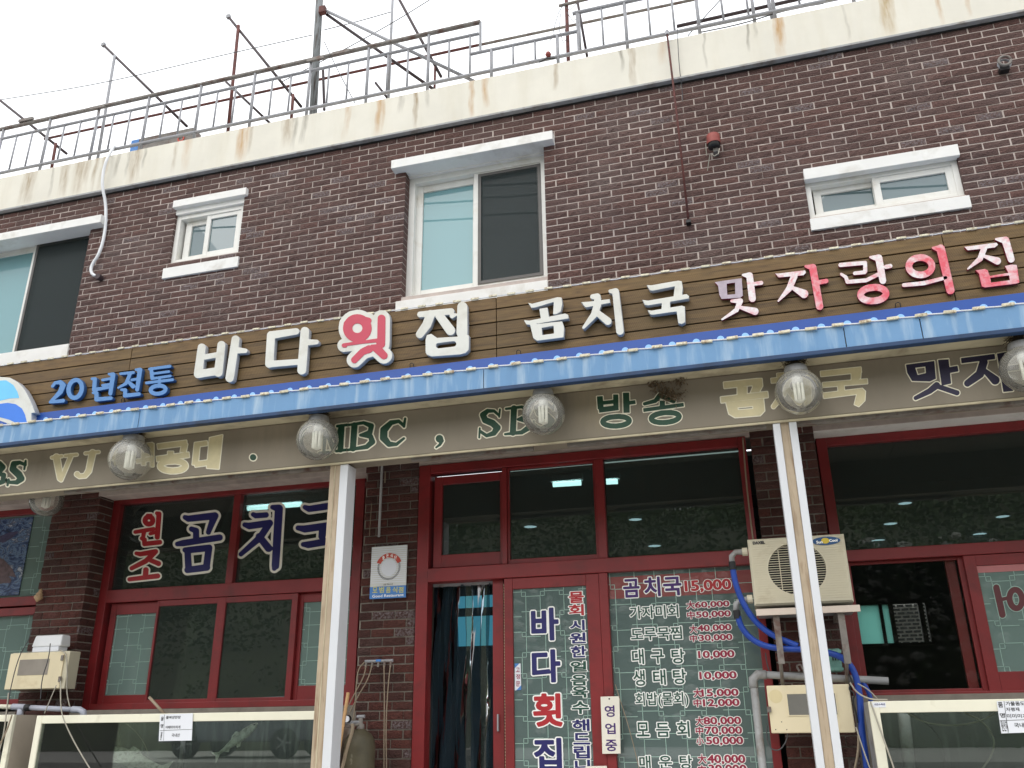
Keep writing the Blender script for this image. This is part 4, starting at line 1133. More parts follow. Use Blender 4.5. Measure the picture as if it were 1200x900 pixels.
q([[S((618, 166, 8), (668, 172, 28), (730, 436, 27))]], 'peel_red')
q([[P((818, 158), (845, 156), (1025, 132), (1035, 146), (1015, 164), (840, 182)), S((945, 170, 20), (920, 235, 18), (842, 300, 6)), S((945, 218, 10), (1030, 250, 24)), S((1022, 110, 8), (1082, 118, 25), (1118, 238, 23))]], 'peel_white')
q([[P((888, 310), (950, 300), (968, 308), (982, 345), (1100, 325), (1078, 282), (1120, 272), (1155, 275), (1172, 388), (1150, 395), (950, 420), (930, 412), (912, 330)), H(P((985, 358), (1105, 342), (1110, 372), (990, 388)))]], 'peel_red')
# small blue letters
tf = zm(0, 420, 5.4545); YQ = YS - .05
letters([[S((335, 178, 10), (352, 156, 10), (385, 152, 14), (402, 172, 18), (385, 215, 16), (345, 255, 11), (322, 278, 10)), S((320, 280, 9), (402, 270, 13))],
         [ell(480, 195, 42, 58, 14, 12)],
         [S((588, 130, 9), (606, 132, 13), (600, 200, 13), (690, 186, 9)), S((655, 138, 9), (700, 130, 9)), S((655, 172, 9), (700, 166, 9)), S((696, 100, 8), (722, 104, 15), (705, 225, 13)), S((594, 220, 8), (616, 222, 13), (616, 262, 14), (708, 254, 12))],
         [S((770, 98, 9), (852, 90, 10)), S((832, 96, 12), (805, 160, 11), (755, 188, 7)), S((812, 142, 9), (850, 178, 15)), S((842, 138, 9), (880, 130, 9)), S((868, 72, 8), (894, 74, 15), (876, 200, 13)), S((775, 200, 8), (800, 202, 12), (798, 238, 13), (888, 228, 12))],
         [S((955, 68, 9), (1085, 50, 10)), S((966, 68, 12), (972, 126, 12)), S((975, 98, 8), (1078, 84, 9)), S((970, 130, 9), (1088, 112, 9)), S((1020, 128, 9), (1018, 155, 9)), S((935, 157, 9), (1102, 136, 10)), ell(1010, 200, 48, 26, 13, -6)]],
        tf, YQ, .042, 'ltr_blue', 'ltr_blue_side', bev=.002)

# ------------------------------------------------------------------ LED light strings
def led_string(name, label, x0, x1, y, z, per, ph, clip=.07):
    t_ = thing(name, label, 'light string', ((x0 + x1) / 2, y, z))
    pts = []; n_ = int((x1 - x0) / (per / 2))
    for i in range(n_ + 1): pts.append((x0 + i * per / 2, y + .004, z + (.003 if i % 2 else -.002)))
    MB().tube(pts, .0045, 6).build('cable', M['white_plastic'], t_)
    mb = MB(); k = 0
    proto = None
    while x0 + ph + k * per + clip < x1:
        a = x0 + ph + k * per
        if proto is None:
            me = MB().box(0, clip, -.010, .006, -.009, .010).build('led_capsule', M['led'], t_, bevel=.003); me.location = (a, y, z); proto = me
        else:
            o = proto.copy(); COL.objects.link(o); o.location = (a, y + random.uniform(-.002, .002), z + random.uniform(-.003, .003)); o.rotation_euler = (random.uniform(-.2, .2), random.uniform(-.05, .05), 0)
        k += 1
    return t_
per_a = (X(1173, 347, YA) - X(218, 487.5, YA)) / 43.0
per_a = (X(1120 / 3 + 800, 300 + 180 / 3., YA) - X(65 / 3. + 800, 300 + 305 / 3., YA)) / 11.0
led_string('lower_light_string', 'white light string running along the top of the blue canopy edge', XL + .2, XR - .1, YA - .008, zft + .004, per_a, (X(822, 401, YA) - XL - .2) % per_a)
led_string('upper_light_string', 'white light string running along the top edge of the timber sign', XL + .4, XR - .2, YS - .004, st_z + .008, .165, .05, .072)

# ------------------------------------------------------------------ lettering painted on the beam
YP = YB - .001
def painted(name, groups, tf, fill, line='b_cream', grow=5.0):
    for g in groups: two_layer('painted_letter', glyph_polys(g, tf, YP, grow * 1.25), glyph_polys(g, tf, YP, grow * .22), YP, fill, line, beam)
tf = zm(0, 500, 6)
painted('painted_letters', [[S((178, 262, 6), (172, 300, 5)), S((182, 240, 5), (178, 268, 9), (140, 252, 11), (98, 262, 18), (92, 300, 22), (132, 335, 24), (150, 365, 22), (120, 392, 14), (70, 392, 9), (58, 378, 9)), S((62, 372, 6), (54, 412, 6))],
                          [S((-45, 268, 18), (-60, 412, 18)), S((-90, 262, 7), (0, 255, 12), (22, 285, 17), (-5, 325, 12), (-40, 332, 9)), S((-20, 330, 10), (28, 340, 14), (22, 385, 16), (-25, 408, 10), (-90, 418, 7))]], tf, 'b_green', grow=9)
painted('painted_letters', [[S((366, 218, 7), (436, 208, 7)), S((398, 216, 20), (425, 362, 18)), S((460, 206, 7), (540, 197, 7)), S((500, 205, 12), (430, 375, 10))],
                          [S((602, 188, 7), (694, 178, 7)), S((652, 185, 19), (625, 310, 17), (600, 345, 13), (560, 350, 12), (543, 335, 15))]], tf, 'b_tan', grow=7)
tf = zm(0, 300, 3)
painted('painted_letters', [[B((500, 668), (536, 663), r=6), B((500, 700), (536, 695), r=6), B((505, 665), (505, 735), r=6), B((480, 722), (538, 712), r=6), B((535, 660), (535, 740), r=5)],
                          [B((555, 670), (656, 657), r=8), B((650, 660), (644, 690), r=9), B((600, 688), (600, 708), r=9), B((552, 714), (664, 699), r=8), ell(608, 738, 44, 18, 9)],
                          [B((694, 660), (686, 734), r=9), B((686, 664), (728, 658), r=7), B((686, 733), (730, 727), r=8), P((738, 640), (782, 630), (769, 748), (728, 745))]], tf, 'b_tan', grow=3.2)
painted('painted_letters', [[S((890, 708, 10), (890.5, 708, 10))]], tf, 'b_green', grow=4)
tf = zm(340, 450, 5.4545)
painted('painted_letters', [[S((190, 300, 7), (245, 292, 7)), S((226, 300, 10), (216, 435, 8)), S((188, 442, 7), (246, 436, 7)), S((236, 300, 15), (275, 415, 12)), S((275, 420, 8), (318, 285, 9)), S((330, 275, 17), (322, 420, 17)), S((302, 270, 7), (362, 262, 7)), S((296, 430, 7), (354, 422, 7))],
                          [S((412, 265, 18), (402, 412, 18)), S((378, 262, 6), (470, 248, 9), (520, 268, 15), (512, 310, 14), (450, 328, 7)), S((450, 328, 7), (515, 335, 14), (526, 370, 17), (490, 402, 13), (372, 422, 6))],
                          [S((736, 222, 6), (728, 272, 7)), S((722, 262, 9), (695, 238, 9), (645, 248, 14), (600, 295, 22), (598, 345, 22), (632, 385, 16), (680, 386, 9), (728, 348, 6))],
                          [S((955, 350, 22), (955.5, 351, 22)), S((970, 362, 11), (958, 388, 7), (934, 406, 4))]], tf, 'b_green', grow=8)
tf = zm(540, 450, 4.6154)
Sg = lambda dx, dy: [S((212 + dx, 138 + dy, 4), (208 + dx, 178 + dy, 4)), S((205 + dx, 168 + dy, 6), (180 + dx, 146 + dy, 7), (145 + dx, 146 + dy, 10), (120 + dx, 168 + dy, 15), (132 + dx, 196 + dy, 16), (172 + dx, 212 + dy, 17), (198 + dx, 236 + dy, 17), (180 + dx, 266 + dy, 13), (140 + dx, 280 + dy, 8), (108 + dx, 258 + dy, 7)), S((103 + dx, 240 + dy, 4), (100 + dx, 290 + dy, 4))]
painted('painted_letters', [Sg(0, 0), [S((288, 132, 15), (282, 264, 15)), S((245, 135, 5), (330, 124, 7), (368, 142, 14), (356, 176, 12), (310, 192, 6)), S((310, 192, 6), (366, 202, 13), (370, 235, 14), (330, 262, 10), (240, 272, 5)),
                          ], Sg(292, -38)], tf, 'b_green', grow=6)
painted('painted_letters', [[B((752, 68), (757, 135), r=15), B((838, 58), (840, 132), r=13), B((755, 104), (838, 95), r=9), B((748, 142), (852, 128), r=13), B((894, 48), (897, 155), r=16), B((900, 104), (944, 98), r=9), ell(840, 202, 72, 26, 13, -3)],
                          [S((1076, 62, 12), (1052, 92, 10), (994, 108, 8)), S((1080, 66, 10), (1150, 92, 12)), B((1090, 92), (1090, 125), r=13), B((988, 142), (1205, 112), r=9), ell(1106, 182, 76, 27, 13, -5)]], tf, 'b_green', grow=5)
tf = zm(760, 430, 8.5714)
painted('painted_letters', [[B((760, 185), (1130, 145), r=27), P((1045, 150), (1135, 120), (1142, 190), (1110, 250), (1030, 257), (1050, 210)), B((940, 200), (940, 300), r=44), B((730, 332), (1195, 278), r=26),
                           P((782, 360), (1150, 320), (1162, 440), (1120, 485), (870, 505), (810, 470)), H(P((890, 405), (1055, 390), (1055, 425), (895, 438)))]], tf, 'b_tan', grow=10)
tf = zm(830, 400, 3.2432)
painted('painted_letters', [[B((262, 130), (310, 124), r=7), B((240, 150), (350, 138), r=8), S((300, 150, 12), (285, 200, 11), (248, 248, 7)), S((300, 180, 8), (345, 232, 10)), B((372, 115), (380, 250), r=13)],
                          [B((428, 124), (580, 108), r=9), P((545, 112), (580, 102), (578, 138), (565, 152), (545, 150)), B((436, 166), (604, 152), r=8), B((503, 165), (508, 205), r=11), P((438, 198), (585, 180), (596, 190), (594, 225), (572, 247), (556, 240), (566, 200), (440, 216))]], tf, 'b_tan', grow=3)
painted('painted_letters', [[P((752, 90), (858, 76), (864, 142), (842, 152), (775, 150), (757, 120)), H(P((785, 100), (826, 95), (828, 122), (795, 130))), P((874, 72), (912, 68), (922, 160), (888, 168)), B((905, 112), (948, 104), r=10), S((868, 168, 12), (840, 190, 10), (788, 216, 7)), S((872, 172, 8), (945, 196, 9))],
                          [B((962, 74), (1088, 58), r=9), S((1046, 80, 15), (1032, 125, 15), (985, 160, 12)), S((1050, 112, 8), (1090, 148, 16)), P((1098, 48), (1130, 42), (1128, 90), (1158, 188), (1122, 192)), B((1130, 105), (1180, 98), r=9)]], tf, 'b_navy', grow=4)

# ------------------------------------------------------------------ lettering stuck on the glass
def vinyl(parent, groups, tf, Y, fill, line, grow, name='vinyl_letter'):
    for g in groups: two_layer(name, glyph_polys(g, tf, Y, grow + 3), glyph_polys(g, tf, Y, 3), Y - .0005, fill, line, parent)
tf = zm(120, 570, 4); YG = 6.79 + .05
vinyl(w2, [[ell(219, 160, 18, 17, 9), S((212, 136, 5), (228, 136, 5)), S((155, 214, 6), (240, 200, 7)), S((196, 212, 8), (192, 238, 6)), S((225, 222, 5), (250, 216, 5)), S((256, 126, 6), (266, 130, 9), (258, 238, 9)), S((185, 244, 6), (198, 250, 8), (198, 270, 8), (270, 262, 8))],
           [S((160, 314, 6), (178, 318, 8), (250, 306, 9), (205, 350, 9), (138, 384, 7)), S((215, 342, 7), (264, 362, 9)), S((205, 392, 10), (202, 425, 10)), S((128, 436, 7), (260, 420, 9))]], tf, YG, 'v_red', 'v_cream', 7)
vinyl(w2, [[S((388, 145, 8), (405, 152, 12), (528, 138, 14), (512, 175, 12), (498, 215, 9)), S((418, 200, 9), (440, 208, 11), (440, 255, 12)), S((352, 270, 8), (380, 266, 12), (550, 240, 12)), S((388, 298, 9), (400, 302, 12), (405, 390, 13)), S((395, 300, 12), (500, 288, 13), (488, 380, 13)), S((400, 392, 12), (490, 380, 13))],
           [S((708, 132, 8), (720, 138, 10), (768, 134, 10)), S((668, 180, 8), (690, 186, 13), (785, 172, 13), (740, 240, 13), (650, 318, 8)), S((735, 235, 13), (780, 290, 15)), S((798, 98, 8), (828, 104, 16), (812, 372, 15), (806, 385, 8))],
           [S((950, 98, 8), (970, 106, 12), (1090, 88, 13), (1085, 140, 12)), S((918, 195, 9), (950, 200, 14), (1140, 172, 13)), S((1035, 195, 16), (1030, 235, 14)), S((942, 272, 8), (965, 274, 13), (1090, 252, 14), (1085, 330, 14))]], tf, YG, 'v_navy', 'v_cream', 11)
# door and menu print: flat sheets a hair in front of the glass
def prints(parent, items, Y, fill, line='v_white', bold=.03, edge=.075, name='vinyl_print'):
    for txt, bl, tr in items:
        two_layer(name, text_polys(txt, bl, tr, Y, edge), text_polys(txt, bl, tr, Y, bold), Y, fill, line, parent)
YDp = YD + .021
prints(w3, [('바', (624, 750), (653, 713)), ('다', (625, 799), (655, 762)), ('집', (627.5, 902), (656.5, 866))], YDp, 'v_navy', bold=.035, edge=.075)
prints(w3, [('횟', (626.5, 850.5), (657, 813.5))], YDp, 'v_red', bold=.035, edge=.075)
z3 = lambda x, y: (400 + x / 3, 600 + y / 3)
def col(chars): return [(c, z3(*a), z3(*b)) for c, a, b in chars]
prints(w3, col([('물', (802, 320), (850, 280)), ('회', (802, 364), (850, 325))]), YDp, 'v_red', bold=.03, edge=.085)
prints(w3, col([('시', (806, 416), (853, 380)), ('원', (805, 462), (857, 424)), ('한', (809, 511), (860, 471))]), YDp, 'v_navy', bold=.03, edge=.085)
prints(w3, col([('얼', (809, 561), (860, 525)), ('음', (811, 609), (862, 572)), ('육', (812, 652), (865, 613)), ('수', (813, 709), (868, 666))]), YDp, 'v_green', bold=.03, edge=.085)
prints(w3, col([('해', (815, 769), (870, 729)), ('드', (818, 816), (872, 778)), ('립', (820, 865), (871, 823)), ('니', (824, 908), (872, 872))]), YDp, 'v_navy', bold=.03, edge=.085)
YMn = YD + .0415
za = zm(700, 660, 6.428); zb = zm(700, 750, 6)
def rows(f, L): return [(s_, f(x0, y0), f(x1, y1)) for s_, x0, y0, x1, y1 in L]
prints(w3, rows(za, [('곰', 202, 257, 310, 120), ('치', 362, 250, 465, 105), ('국', 506, 243, 624, 104)]), YMn, 'v_purple', bold=.03, edge=.08)
prints(w3, rows(za, [('15,000', 665, 222, 1000, 118)]), YMn, 'v_red', bold=.035, edge=.075)
prints(w3, rows(za, [('가자미회', 250, 420, 605, 312), ('도루묵찜', 258, 585, 632, 476), ('대', 267, 760, 345, 648), ('구', 412, 755, 497, 648), ('탕', 566, 755, 650, 645)]) +
       rows(zb, [('생', 258, 322, 330, 213), ('태', 398, 315, 475, 210), ('탕', 538, 310, 618, 205), ('회밥(물회)', 272, 475, 635, 365), ('모', 280, 676, 360, 580), ('듬', 418, 680, 502, 583), ('회', 566, 680, 642, 572), ('매', 300, 905, 370, 815), ('운', 438, 905, 520, 815), ('탕', 585, 905, 662, 812)]), YMn, 'v_green', bold=.016, edge=.085)
prints(w3, rows(za, [('大', 675, 345, 730, 285), ('60,000', 740, 342, 990, 282), ('中', 680, 418, 730, 362), ('50,000', 748, 417, 1000, 355), ('大', 700, 525, 748, 465), ('40,000', 758, 520, 1004, 458), ('中', 700, 592, 748, 540), ('30,000', 770, 592, 1012, 532), ('10,000', 765, 722, 1027, 655)]) +
       rows(zb, [('10,000', 723, 282, 974, 220), ('大', 680, 402, 728, 342), ('15,000', 738, 403, 987, 343), ('中', 680, 470, 728, 415), ('12,000', 748, 473, 994, 413), ('大', 695, 598, 742, 540), ('80,000', 752, 600, 1005, 540), ('中', 695, 665, 742, 610),
                 ('70,000', 762, 668, 1012, 608), ('小', 700, 738, 745, 680), ('50,000', 770, 740, 1020, 680), ('大', 712, 868, 762, 805), ('40,000', 778, 872, 1034, 808), ('中', 712, 940, 762, 882), ('30,000', 788, 940, 1044, 878)]), YMn, 'v_crimson', bold=.035, edge=.10)
# pieces of clear-taped lettering on the right window
tf = zm(1000, 600, 6)
vinyl(w4, [[S((1005, 532, 20), (1048, 722, 20)), S((1030, 618, 10), (1082, 606, 10)), ell(1142, 612, 44, 66, 18, -8)]], tf, 6.79 + .02, 'v_maroon', 'lattice', 6)
# fish poster
pm, t, p = new_mat('blue_fish_photo_print')
v = pos(t); f1_ = noise(t, 7, pos(t, 1, 1, 1.8), 5, 1.6)
c = ramp(t, f1_, [(.32, rgb(22, 26, 44)), (.45, rgb(44, 66, 110)), (.54, rgb(110, 134, 164)), (.6, rgb(52, 58, 88)), (.7, rgb(190, 196, 208))])
t.links.new(c, p.inputs['Base Color']); p.inputs['Roughness'].default_value = .45
px1 = XF(27, 650); pz0, pz1 = ZF(10, 697), ZF(10, 607)
pst = thing('fish_poster', 'dark blue photo poster of fish taped on the far left shop window', 'poster', (px1 - .4, 6.83, pz0))
MB().box(px1 - .95, px1, 6.826, 6.8295, pz0, pz1).build('poster_sheet', pm, pst)
glyph('printed_fish', [S((-60, 440, 10), (0, 425, 40), (60, 480, 34), (105, 512, 6)), S((-80, 470, 30), (0, 520, 45), (60, 540, 20))], zm(0, 590, 6), 6.8245, .001, simple('pale_fish_print', rgb(104, 84, 88), .5, .4, 25, bst=0), pst)
glyph('printed_fish', [S((-60, 250, 10), (20, 250, 26), (70, 225, 22), (125, 200, 5))], zm(0, 590, 6), 6.8245, .001, simple('violet_fish_print', rgb(72, 66, 96), .5, .4, 25, bst=0), pst)

# ================================================================== porch posts
def post(name, label, pxs, kinds, yt):
    t_ = thing(name, label, 'post', (X(sum(pxs) / 2, 700, YB + .02), YB + .07, 0), 'square posts under the beam')
    return t_
yp0 = YB + .015
def XP(px, py): return X(px, py, yp0)
p1 = thing('porch_post', 'left porch post, half tan and half white, beside the big stew window', 'post', (XP(397, 543), YB + .08, 0), 'square posts under the beam')
a, m1, b = XP(387.3, 543.3), XP(399.2, 542.5), XP(408.6, 541.7)
MB().box(a, m1, yp0, YB + .15, 0, zb0 - .001).build('tan_channel', M['tan'], p1, bevel=.004)
MB().box(m1 + .0015, b, yp0 - .006, YB + .145, 0, zb0 - .016).build('white_channel', M['post_white'], p1, bevel=.004)
MB().box((a + m1) / 2 - .003, (a + m1) / 2 + .003, yp0 - .003, yp0 + .002, 0, zb0 - .02).build('joint_strip', M['cream_soffit'], p1)
p2 = thing('porch_post', 'right porch post, white with a tan middle, in front of the air conditioner', 'post', (XP(919, 495), YB + .08, 0), 'square posts under the beam')
a, b = XP(905.3, 495.8), XP(932.9, 493.3); m1, m2 = a + (b - a) * .31, a + (b - a) * .68
MB().box(a, m1, yp0 - .012, YB + .14, 0, zb0 - .016).build('white_channel', M['post_white'], p2, bevel=.004)
MB().box(m2, b, yp0 - .012, YB + .14, 0, zb0 - .016).build('white_channel', M['post_white'], p2, bevel=.004)
MB().box(m1 + .0015, m2 - .0015, yp0 + .002, YB + .135, 0, zb0 - .001).build('tan_channel', M['tan'], p2)

# ================================================================== globe lamps
def lamp(px, py, rpx, label, Yl=5.41, nest=True, zc_=None, group='glass globe lamps under the canopy'):
    c = at(px, py, Yl); r = rpx * mpp(px, py, Yl); ztop = zc_ or zs
    t_ = thing('globe_lamp', label, 'lamp', (c.x, c.y, ztop), group)
    MB().lathe(c, [(r * math.sin(a), r * math.cos(a)) for a in [.42 + (math.pi - .42) * k / 22 for k in range(23)]], 36).build('glass_globe', M['globe'], t_, smooth=True)
    zn = c.z + r * .91
    MB().lathe((c.x, c.y, 0), [(r * .30, zn + .035), (r * .46, zn + .034), (r * .50, zn + .01), (r * .50, zn - .012), (r * .42, zn - .016)], 28).build('collar', M['grey_pvc'], t_, smooth=False)
    MB().lathe((c.x, c.y, 0), [(r * .16, ztop - .001), (r * .2, ztop - .02), (r * .42, zn + .036)], 20).build('ceiling_cone', M['dark'], t_, smooth=True)
    MB().lathe((c.x, c.y, 0), [(.001, c.z + r * .35), (r * .22, c.z + r * .34), (r * .22, c.z + r * .62), (r * .12, c.z + r * .85)], 16).build('lamp_holder', M['white_plastic'], t_, smooth=True)
    mb = MB()
    for dx, dy in ((-.16, -.1), (.0, -.16), (.16, -.1), (.1, .12), (-.1, .12)):
        mb.tube([(c.x + dx * r, c.y + dy * r, c.z + r * .36), (c.x + dx * r, c.y + dy * r, c.z - r * .42), (c.x + dx * r * .2, c.y + dy * r * .2, c.z - r * .46)], r * .066, 8)
    mb.build('bulb', M['bulb'], t_, smooth=True)
    if nest:
        mb = MB(); rr = random.Random(int(px))
        for k in range(130):
            a, h = rr.uniform(0, 6.28), rr.uniform(0, .05); q = Vector((c.x + math.cos(a) * r * rr.uniform(.2, .48), c.y + math.sin(a) * r * rr.uniform(.2, .48), zn + .036 + h))
            d_ = Vector((rr.uniform(-1, 1), rr.uniform(-1, 1), rr.uniform(-.7, .7))).normalized() * rr.uniform(.015, .04)
            mb.add([q - d_, q + d_, q + d_ + Vector((0, .003, .004)), q - d_ + Vector((0, .003, .004))], [(0, 1, 2, 3)])
        o = mb.build('nest_straw', M['nest'], t_, fix=False); o['kind'] = 'stuff'
    return t_
lamp(153, 538, 24.8, 'leftmost globe lamp under the canopy, over the tan Korean letters')
lamp(372, 515, 24.6, 'globe lamp under the canopy just above the left porch post')
lamp(637, 485, 25.2, 'middle globe lamp on a dark cone, hanging over the green SBS lettering', nest=False)
lamp(936, 459, 27.2, 'globe lamp with a straw nest on top, just above the right porch post')
lamp(1202, 432, 28, 'globe lamp cut by the right edge of the photo')
lamp(55, 586, 19, 'small dim globe lamp half hidden behind the lettered beam at the left', 6.2, False, group='small porch ceiling lamps')

# clump of dry weeds on the beam
c = at(784, 462, YB - .03)
mb = MB(); rr = random.Random(3)
for (px, py, s_) in ((768, 451, 1.0), (776, 458, 1), (786, 466, 1.2), (797, 448, .8), (792, 462, 1), (780, 462, 1)):
    q0 = at(px, py, YB - .03)
    for k in range(60):
        q = q0 + Vector((rr.gauss(0, .03), rr.uniform(-.03, .02), rr.gauss(0, .018))) * s_
        d_ = Vector((rr.uniform(-1, 1), rr.uniform(-1, 1), rr.uniform(-1, 1))).normalized() * rr.uniform(.008, .02); e = d_.orthogonal().normalized() * .005
        mb.add([q - d_, q + e, q + d_, q - e], [(0, 1, 2, 3)])
o = mb.build('dried_weed_clump', simple('dry_weed', rgb(104, 88, 68), .9, .3, 60, bst=0), fix=False)
tag(o, 'clump of dry weeds and cobweb stuck on the beam over the green lettering', 'weeds', kind='stuff')

# ================================================================== things on the upstairs wall
def wtube(name, label, cat, pts, r, mat, n=8, group=None, Ys=None):
    if Ys is not None: pts = [at(px, py, y) for (px, py), y in zip(pts, Ys if isinstance(Ys, (list, tuple)) else [Ys] * len(pts))]
    # soften the corners
    for _ in range(2):
        if len(pts) > 2:
            q = [pts[0]]
            for a, b in zip(pts, pts[1:]): q += [a * .75 + b * .25, a * .25 + b * .75]
            q.append(pts[-1]); pts = q
    o = MB().tube(pts, r, n).build(name, M[mat], smooth=True); tag(o, label, cat, group); return o
hose = thing('drain_hose', 'white corrugated drain hose hanging from the roof rail down the brick wall', 'hose', tuple(at(115, 322, 6.56)))
pts = [at(px, py, y) for px, py, y in ((134, 171, 6.6), (126, 184, 6.47), (121, 200, 6.48), (119.5, 218, 6.48), (124.6, 240, 6.55), (123.5, 272, 6.565), (117, 297, 6.565), (107, 311, 6.565), (106.5, 320, 6.565), (112, 323.5, 6.57))]
for _ in range(2):
    q_ = [pts[0]]
    for a, b in zip(pts, pts[1:]): q_ += [a * .75 + b * .25, a * .25 + b * .75]
    pts = q_ + [pts[-1]]
MB().tube(pts, .0165, 10).build('hose_tube', M['white_plastic'], hose, smooth=True)
q0 = at(116.5, 325, 6.57)
MB().lathe((q0.x, q0.y - .03, q0.z), [(.001, 0), (.03, .001), (.033, .02), (.033, .06)], 16, 'Y').build('outlet_cap', M['rust_dark'], hose)
cond = thing('conduit_pipe', 'thin red conduit pipe running down the parapet and the brick wall', 'pipe', tuple(at(807, 262, 6.5)))
MB().tube([at(781.5, 36, 6.5), at(782, 42, 6.49), at(792.6, 130, 6.49), at(806.7, 258, 6.55)], .0095, 8).build('conduit_tube', M['rust'], cond, smooth=True)
q0 = at(807, 261, 6.57); MB().box(q0.x - .02, q0.x + .02, 6.54, 6.595, q0.z - .012, q0.z + .014).build('clamp', M['dark'], cond)
q0 = at(781.5, 38, 6.49); MB().tube([q0 + Vector((0, 0, -.03)), q0 + Vector((0, .02, .03))], .018, 8).build('cap', M['galv'], cond)
wtube('loose_wire', 'thin grey wire hanging beside the red conduit pipe', 'wire', [(793.5, 34), (796, 80), (799, 100), (800, 118)], .0035, 'wire', 6, Ys=[6.51, 6.51, 6.58, 6.58])
sl = thing('siren_lamp', 'small faded red alarm lamp on the brick wall above the sign', 'lamp', tuple(at(836, 168, 6.6)))
q0 = at(836, 164, 6.52)
MB().lathe(q0, [(.001, .062), (.035, .060), (.055, .045), (.058, .0), (.058, -.045)], 20).build('red_cap', M['red_lamp'], sl, smooth=True)
MB().lathe(q0, [(.05, -.04), (.052, -.075), (.03, -.085), (.001, -.085)], 20).build('black_base', M['dark'], sl, smooth=True)
MB().box(q0.x - .012, q0.x + .03, 6.52, 6.6, q0.z - .12, q0.z - .07).build('bracket', M['galv_dark'], sl)
MB().tube([at(827, 168, 6.5), at(828, 182, 6.54), at(832, 180, 6.5), at(829, 200, 6.58)], .004, 6).build('lead', M['wire_pale'], sl)
MB().tube([at(834, 180, 6.46), at(837, 183, 6.46), at(842, 180, 6.46), at(843, 174, 6.48)], .004, 6).build('lead', M['wire_pale'], sl)
br = thing('camera_bracket', 'small empty ring bracket on the brick wall near the top right corner', 'bracket', tuple(at(1177, 72, 6.6)))
q0 = at(1177.5, 71, 6.52); pts = [q0 + Vector((.045 * math.cos(a), .0, .045 * math.sin(a))) for a in [k * math.pi / 8 for k in range(17)]]
MB().tube(pts, .011, 8).build('ring', M['galv_dark'], br, smooth=True); MB().tube([p_ + Vector((0, .03, -.012)) for p_ in pts], .009, 8).build('ring', M['galv'], br, smooth=True)
MB().box(q0.x - .04, q0.x + .03, 6.54, 6.597, q0.z - .07, q0.z - .03).build('wall_plate', M['dark'], br)

# ================================================================== roof railing
rail = thing('roof_railing', 'grey steel pipe railing along the top of the roof parapet', 'railing', (0, 6.6, Z_PT), None)
YR = 6.61
def ZR(px, py): return Z(px, py, YR)
def XR_(px, py): return X(px, py, YR)
zU, zT, zB = ZR(240, 99), ZR(240, 111), ZR(240, 154)
xe = XR_(563, 28)
def hb(x0, x1, z, r, mat, name='rail_bar', y=YR): return MB().tube([(x0, y, z), (x1, y, z)], r, 8).build(name, M[mat], rail, smooth=True)
zU = (ZR(0, 149) + ZR(240, 99) + ZR(560, 29)) / 3; zT = (ZR(0, 162) + ZR(240, 111) + ZR(555, 41.5)) / 3; zB = (ZR(0, 201) + ZR(240, 154) + ZR(600, 78.6) + ZR(830, 29.7)) / 4
hb(XL + .1, xe, zU, .024, 'galv_dark'); hb(XL + .1, XR_(561, 41), zT, .017, 'galv'); hb(XL + .1, XR - .1, zB, .019, 'galv')
zS = (ZR(552, 63.5) + ZR(600, 53.7) + ZR(676, 36.4)) / 3
hb(XR_(551, 64), XR_(677, 36.5), zS, .017, 'galv')
zV = (ZR(675, 15) + ZR(745, 0)) / 2
hb(XR_(671, 15.3), XR - .1, zV, .02, 'galv')
MB().tube([(xe, YR, zU), (xe, YR, zS)], .014, 8).build('baluster', M['galv'], rail)
MB().tube([(XR_(677, 30), YR, zV), (XR_(677, 30), YR, zB)], .016, 8).build('baluster', M['galv'], rail)
xa, xb = XR_(20, 159), XR_(214, 116); sp = (xb - xa) / 10
k0 = -int((xa - XL - .15) / sp); x = xa + k0 * sp; k = k0
me_b = {}
def bal(x, z0, z1, r, mat='galv'):
    key = (round(z1 - z0, 3), r)
    if key not in me_b:
        o = MB().tube([(0, 0, 0), (0, 0, z1 - z0)], r, 7).build('baluster', M[mat], rail, smooth=True); me_b[key] = o
    else:
        o = me_b[key].copy(); COL.objects.link(o)
    o.location = (x, YR, z0); return o
while x < XR - .2:
    post_ = (k % 3 == 2)
    zt_ = zT if x < XR_(556, 45) else (zS if x < XR_(677, 30) else zV)
    if post_: bal(x, Z_PT - .002, zU if x < xe else zt_, .017)
    else: bal(x, zB, zt_, .011)
    x += sp; k += 1
# clamps binding the upper bar
for px, py in ((115, 126.5), (31, 141), (370, 70), (400, 62)):
    q0 = at(px, py, YR - .02); MB().box(q0.x - .1, q0.x + .1, q0.y - .02, q0.y + .01, q0.z - .015, q0.z + .02).build('splice_clamp', M['galv_dark'], rail)

# ================================================================== poles and frames standing on the roof
def down(a, b, Y, zbase=7.2):
    "pipe through two photograph points on the plane Y, carried down to the roof"
    p, q = at(*a, Y), at(*b, Y)
    if q.z > zbase + .02 and abs(p.z - q.z) > .3: q = p + (q - p) * ((p.z - zbase) / (p.z - q.z))
    return p, q
def pole(name, label, cat, a, b, Y, r, mat, group=None, n=10, dn=True):
    p, q = down(a, b, Y) if dn else (at(*a, Y), at(*b, Y))
    return p, q
def ext(p, q, k): return p + (q - p) * (1 + k)
up_ = thing('roof_pole', 'thick weathered grey pole rising from the roof behind the railing', 'pole', tuple(down((376, 0), (367, 133), 6.9)[1]))
p, q = down((376.5, -40), (367, 133), 6.9); p = q + (p - q) * 1.25
MB().tube([p, q], .043, 14).build('pole_tube', M['pole'], up_, smooth=True)
q0 = at(379, 12, 6.86); MB().box(q0.x - .05, q0.x + .03, q0.y - .03, q0.y + .03, q0.z - .05, q0.z + .05).build('rusty_joint', M['rust'], up_, bevel=.01)
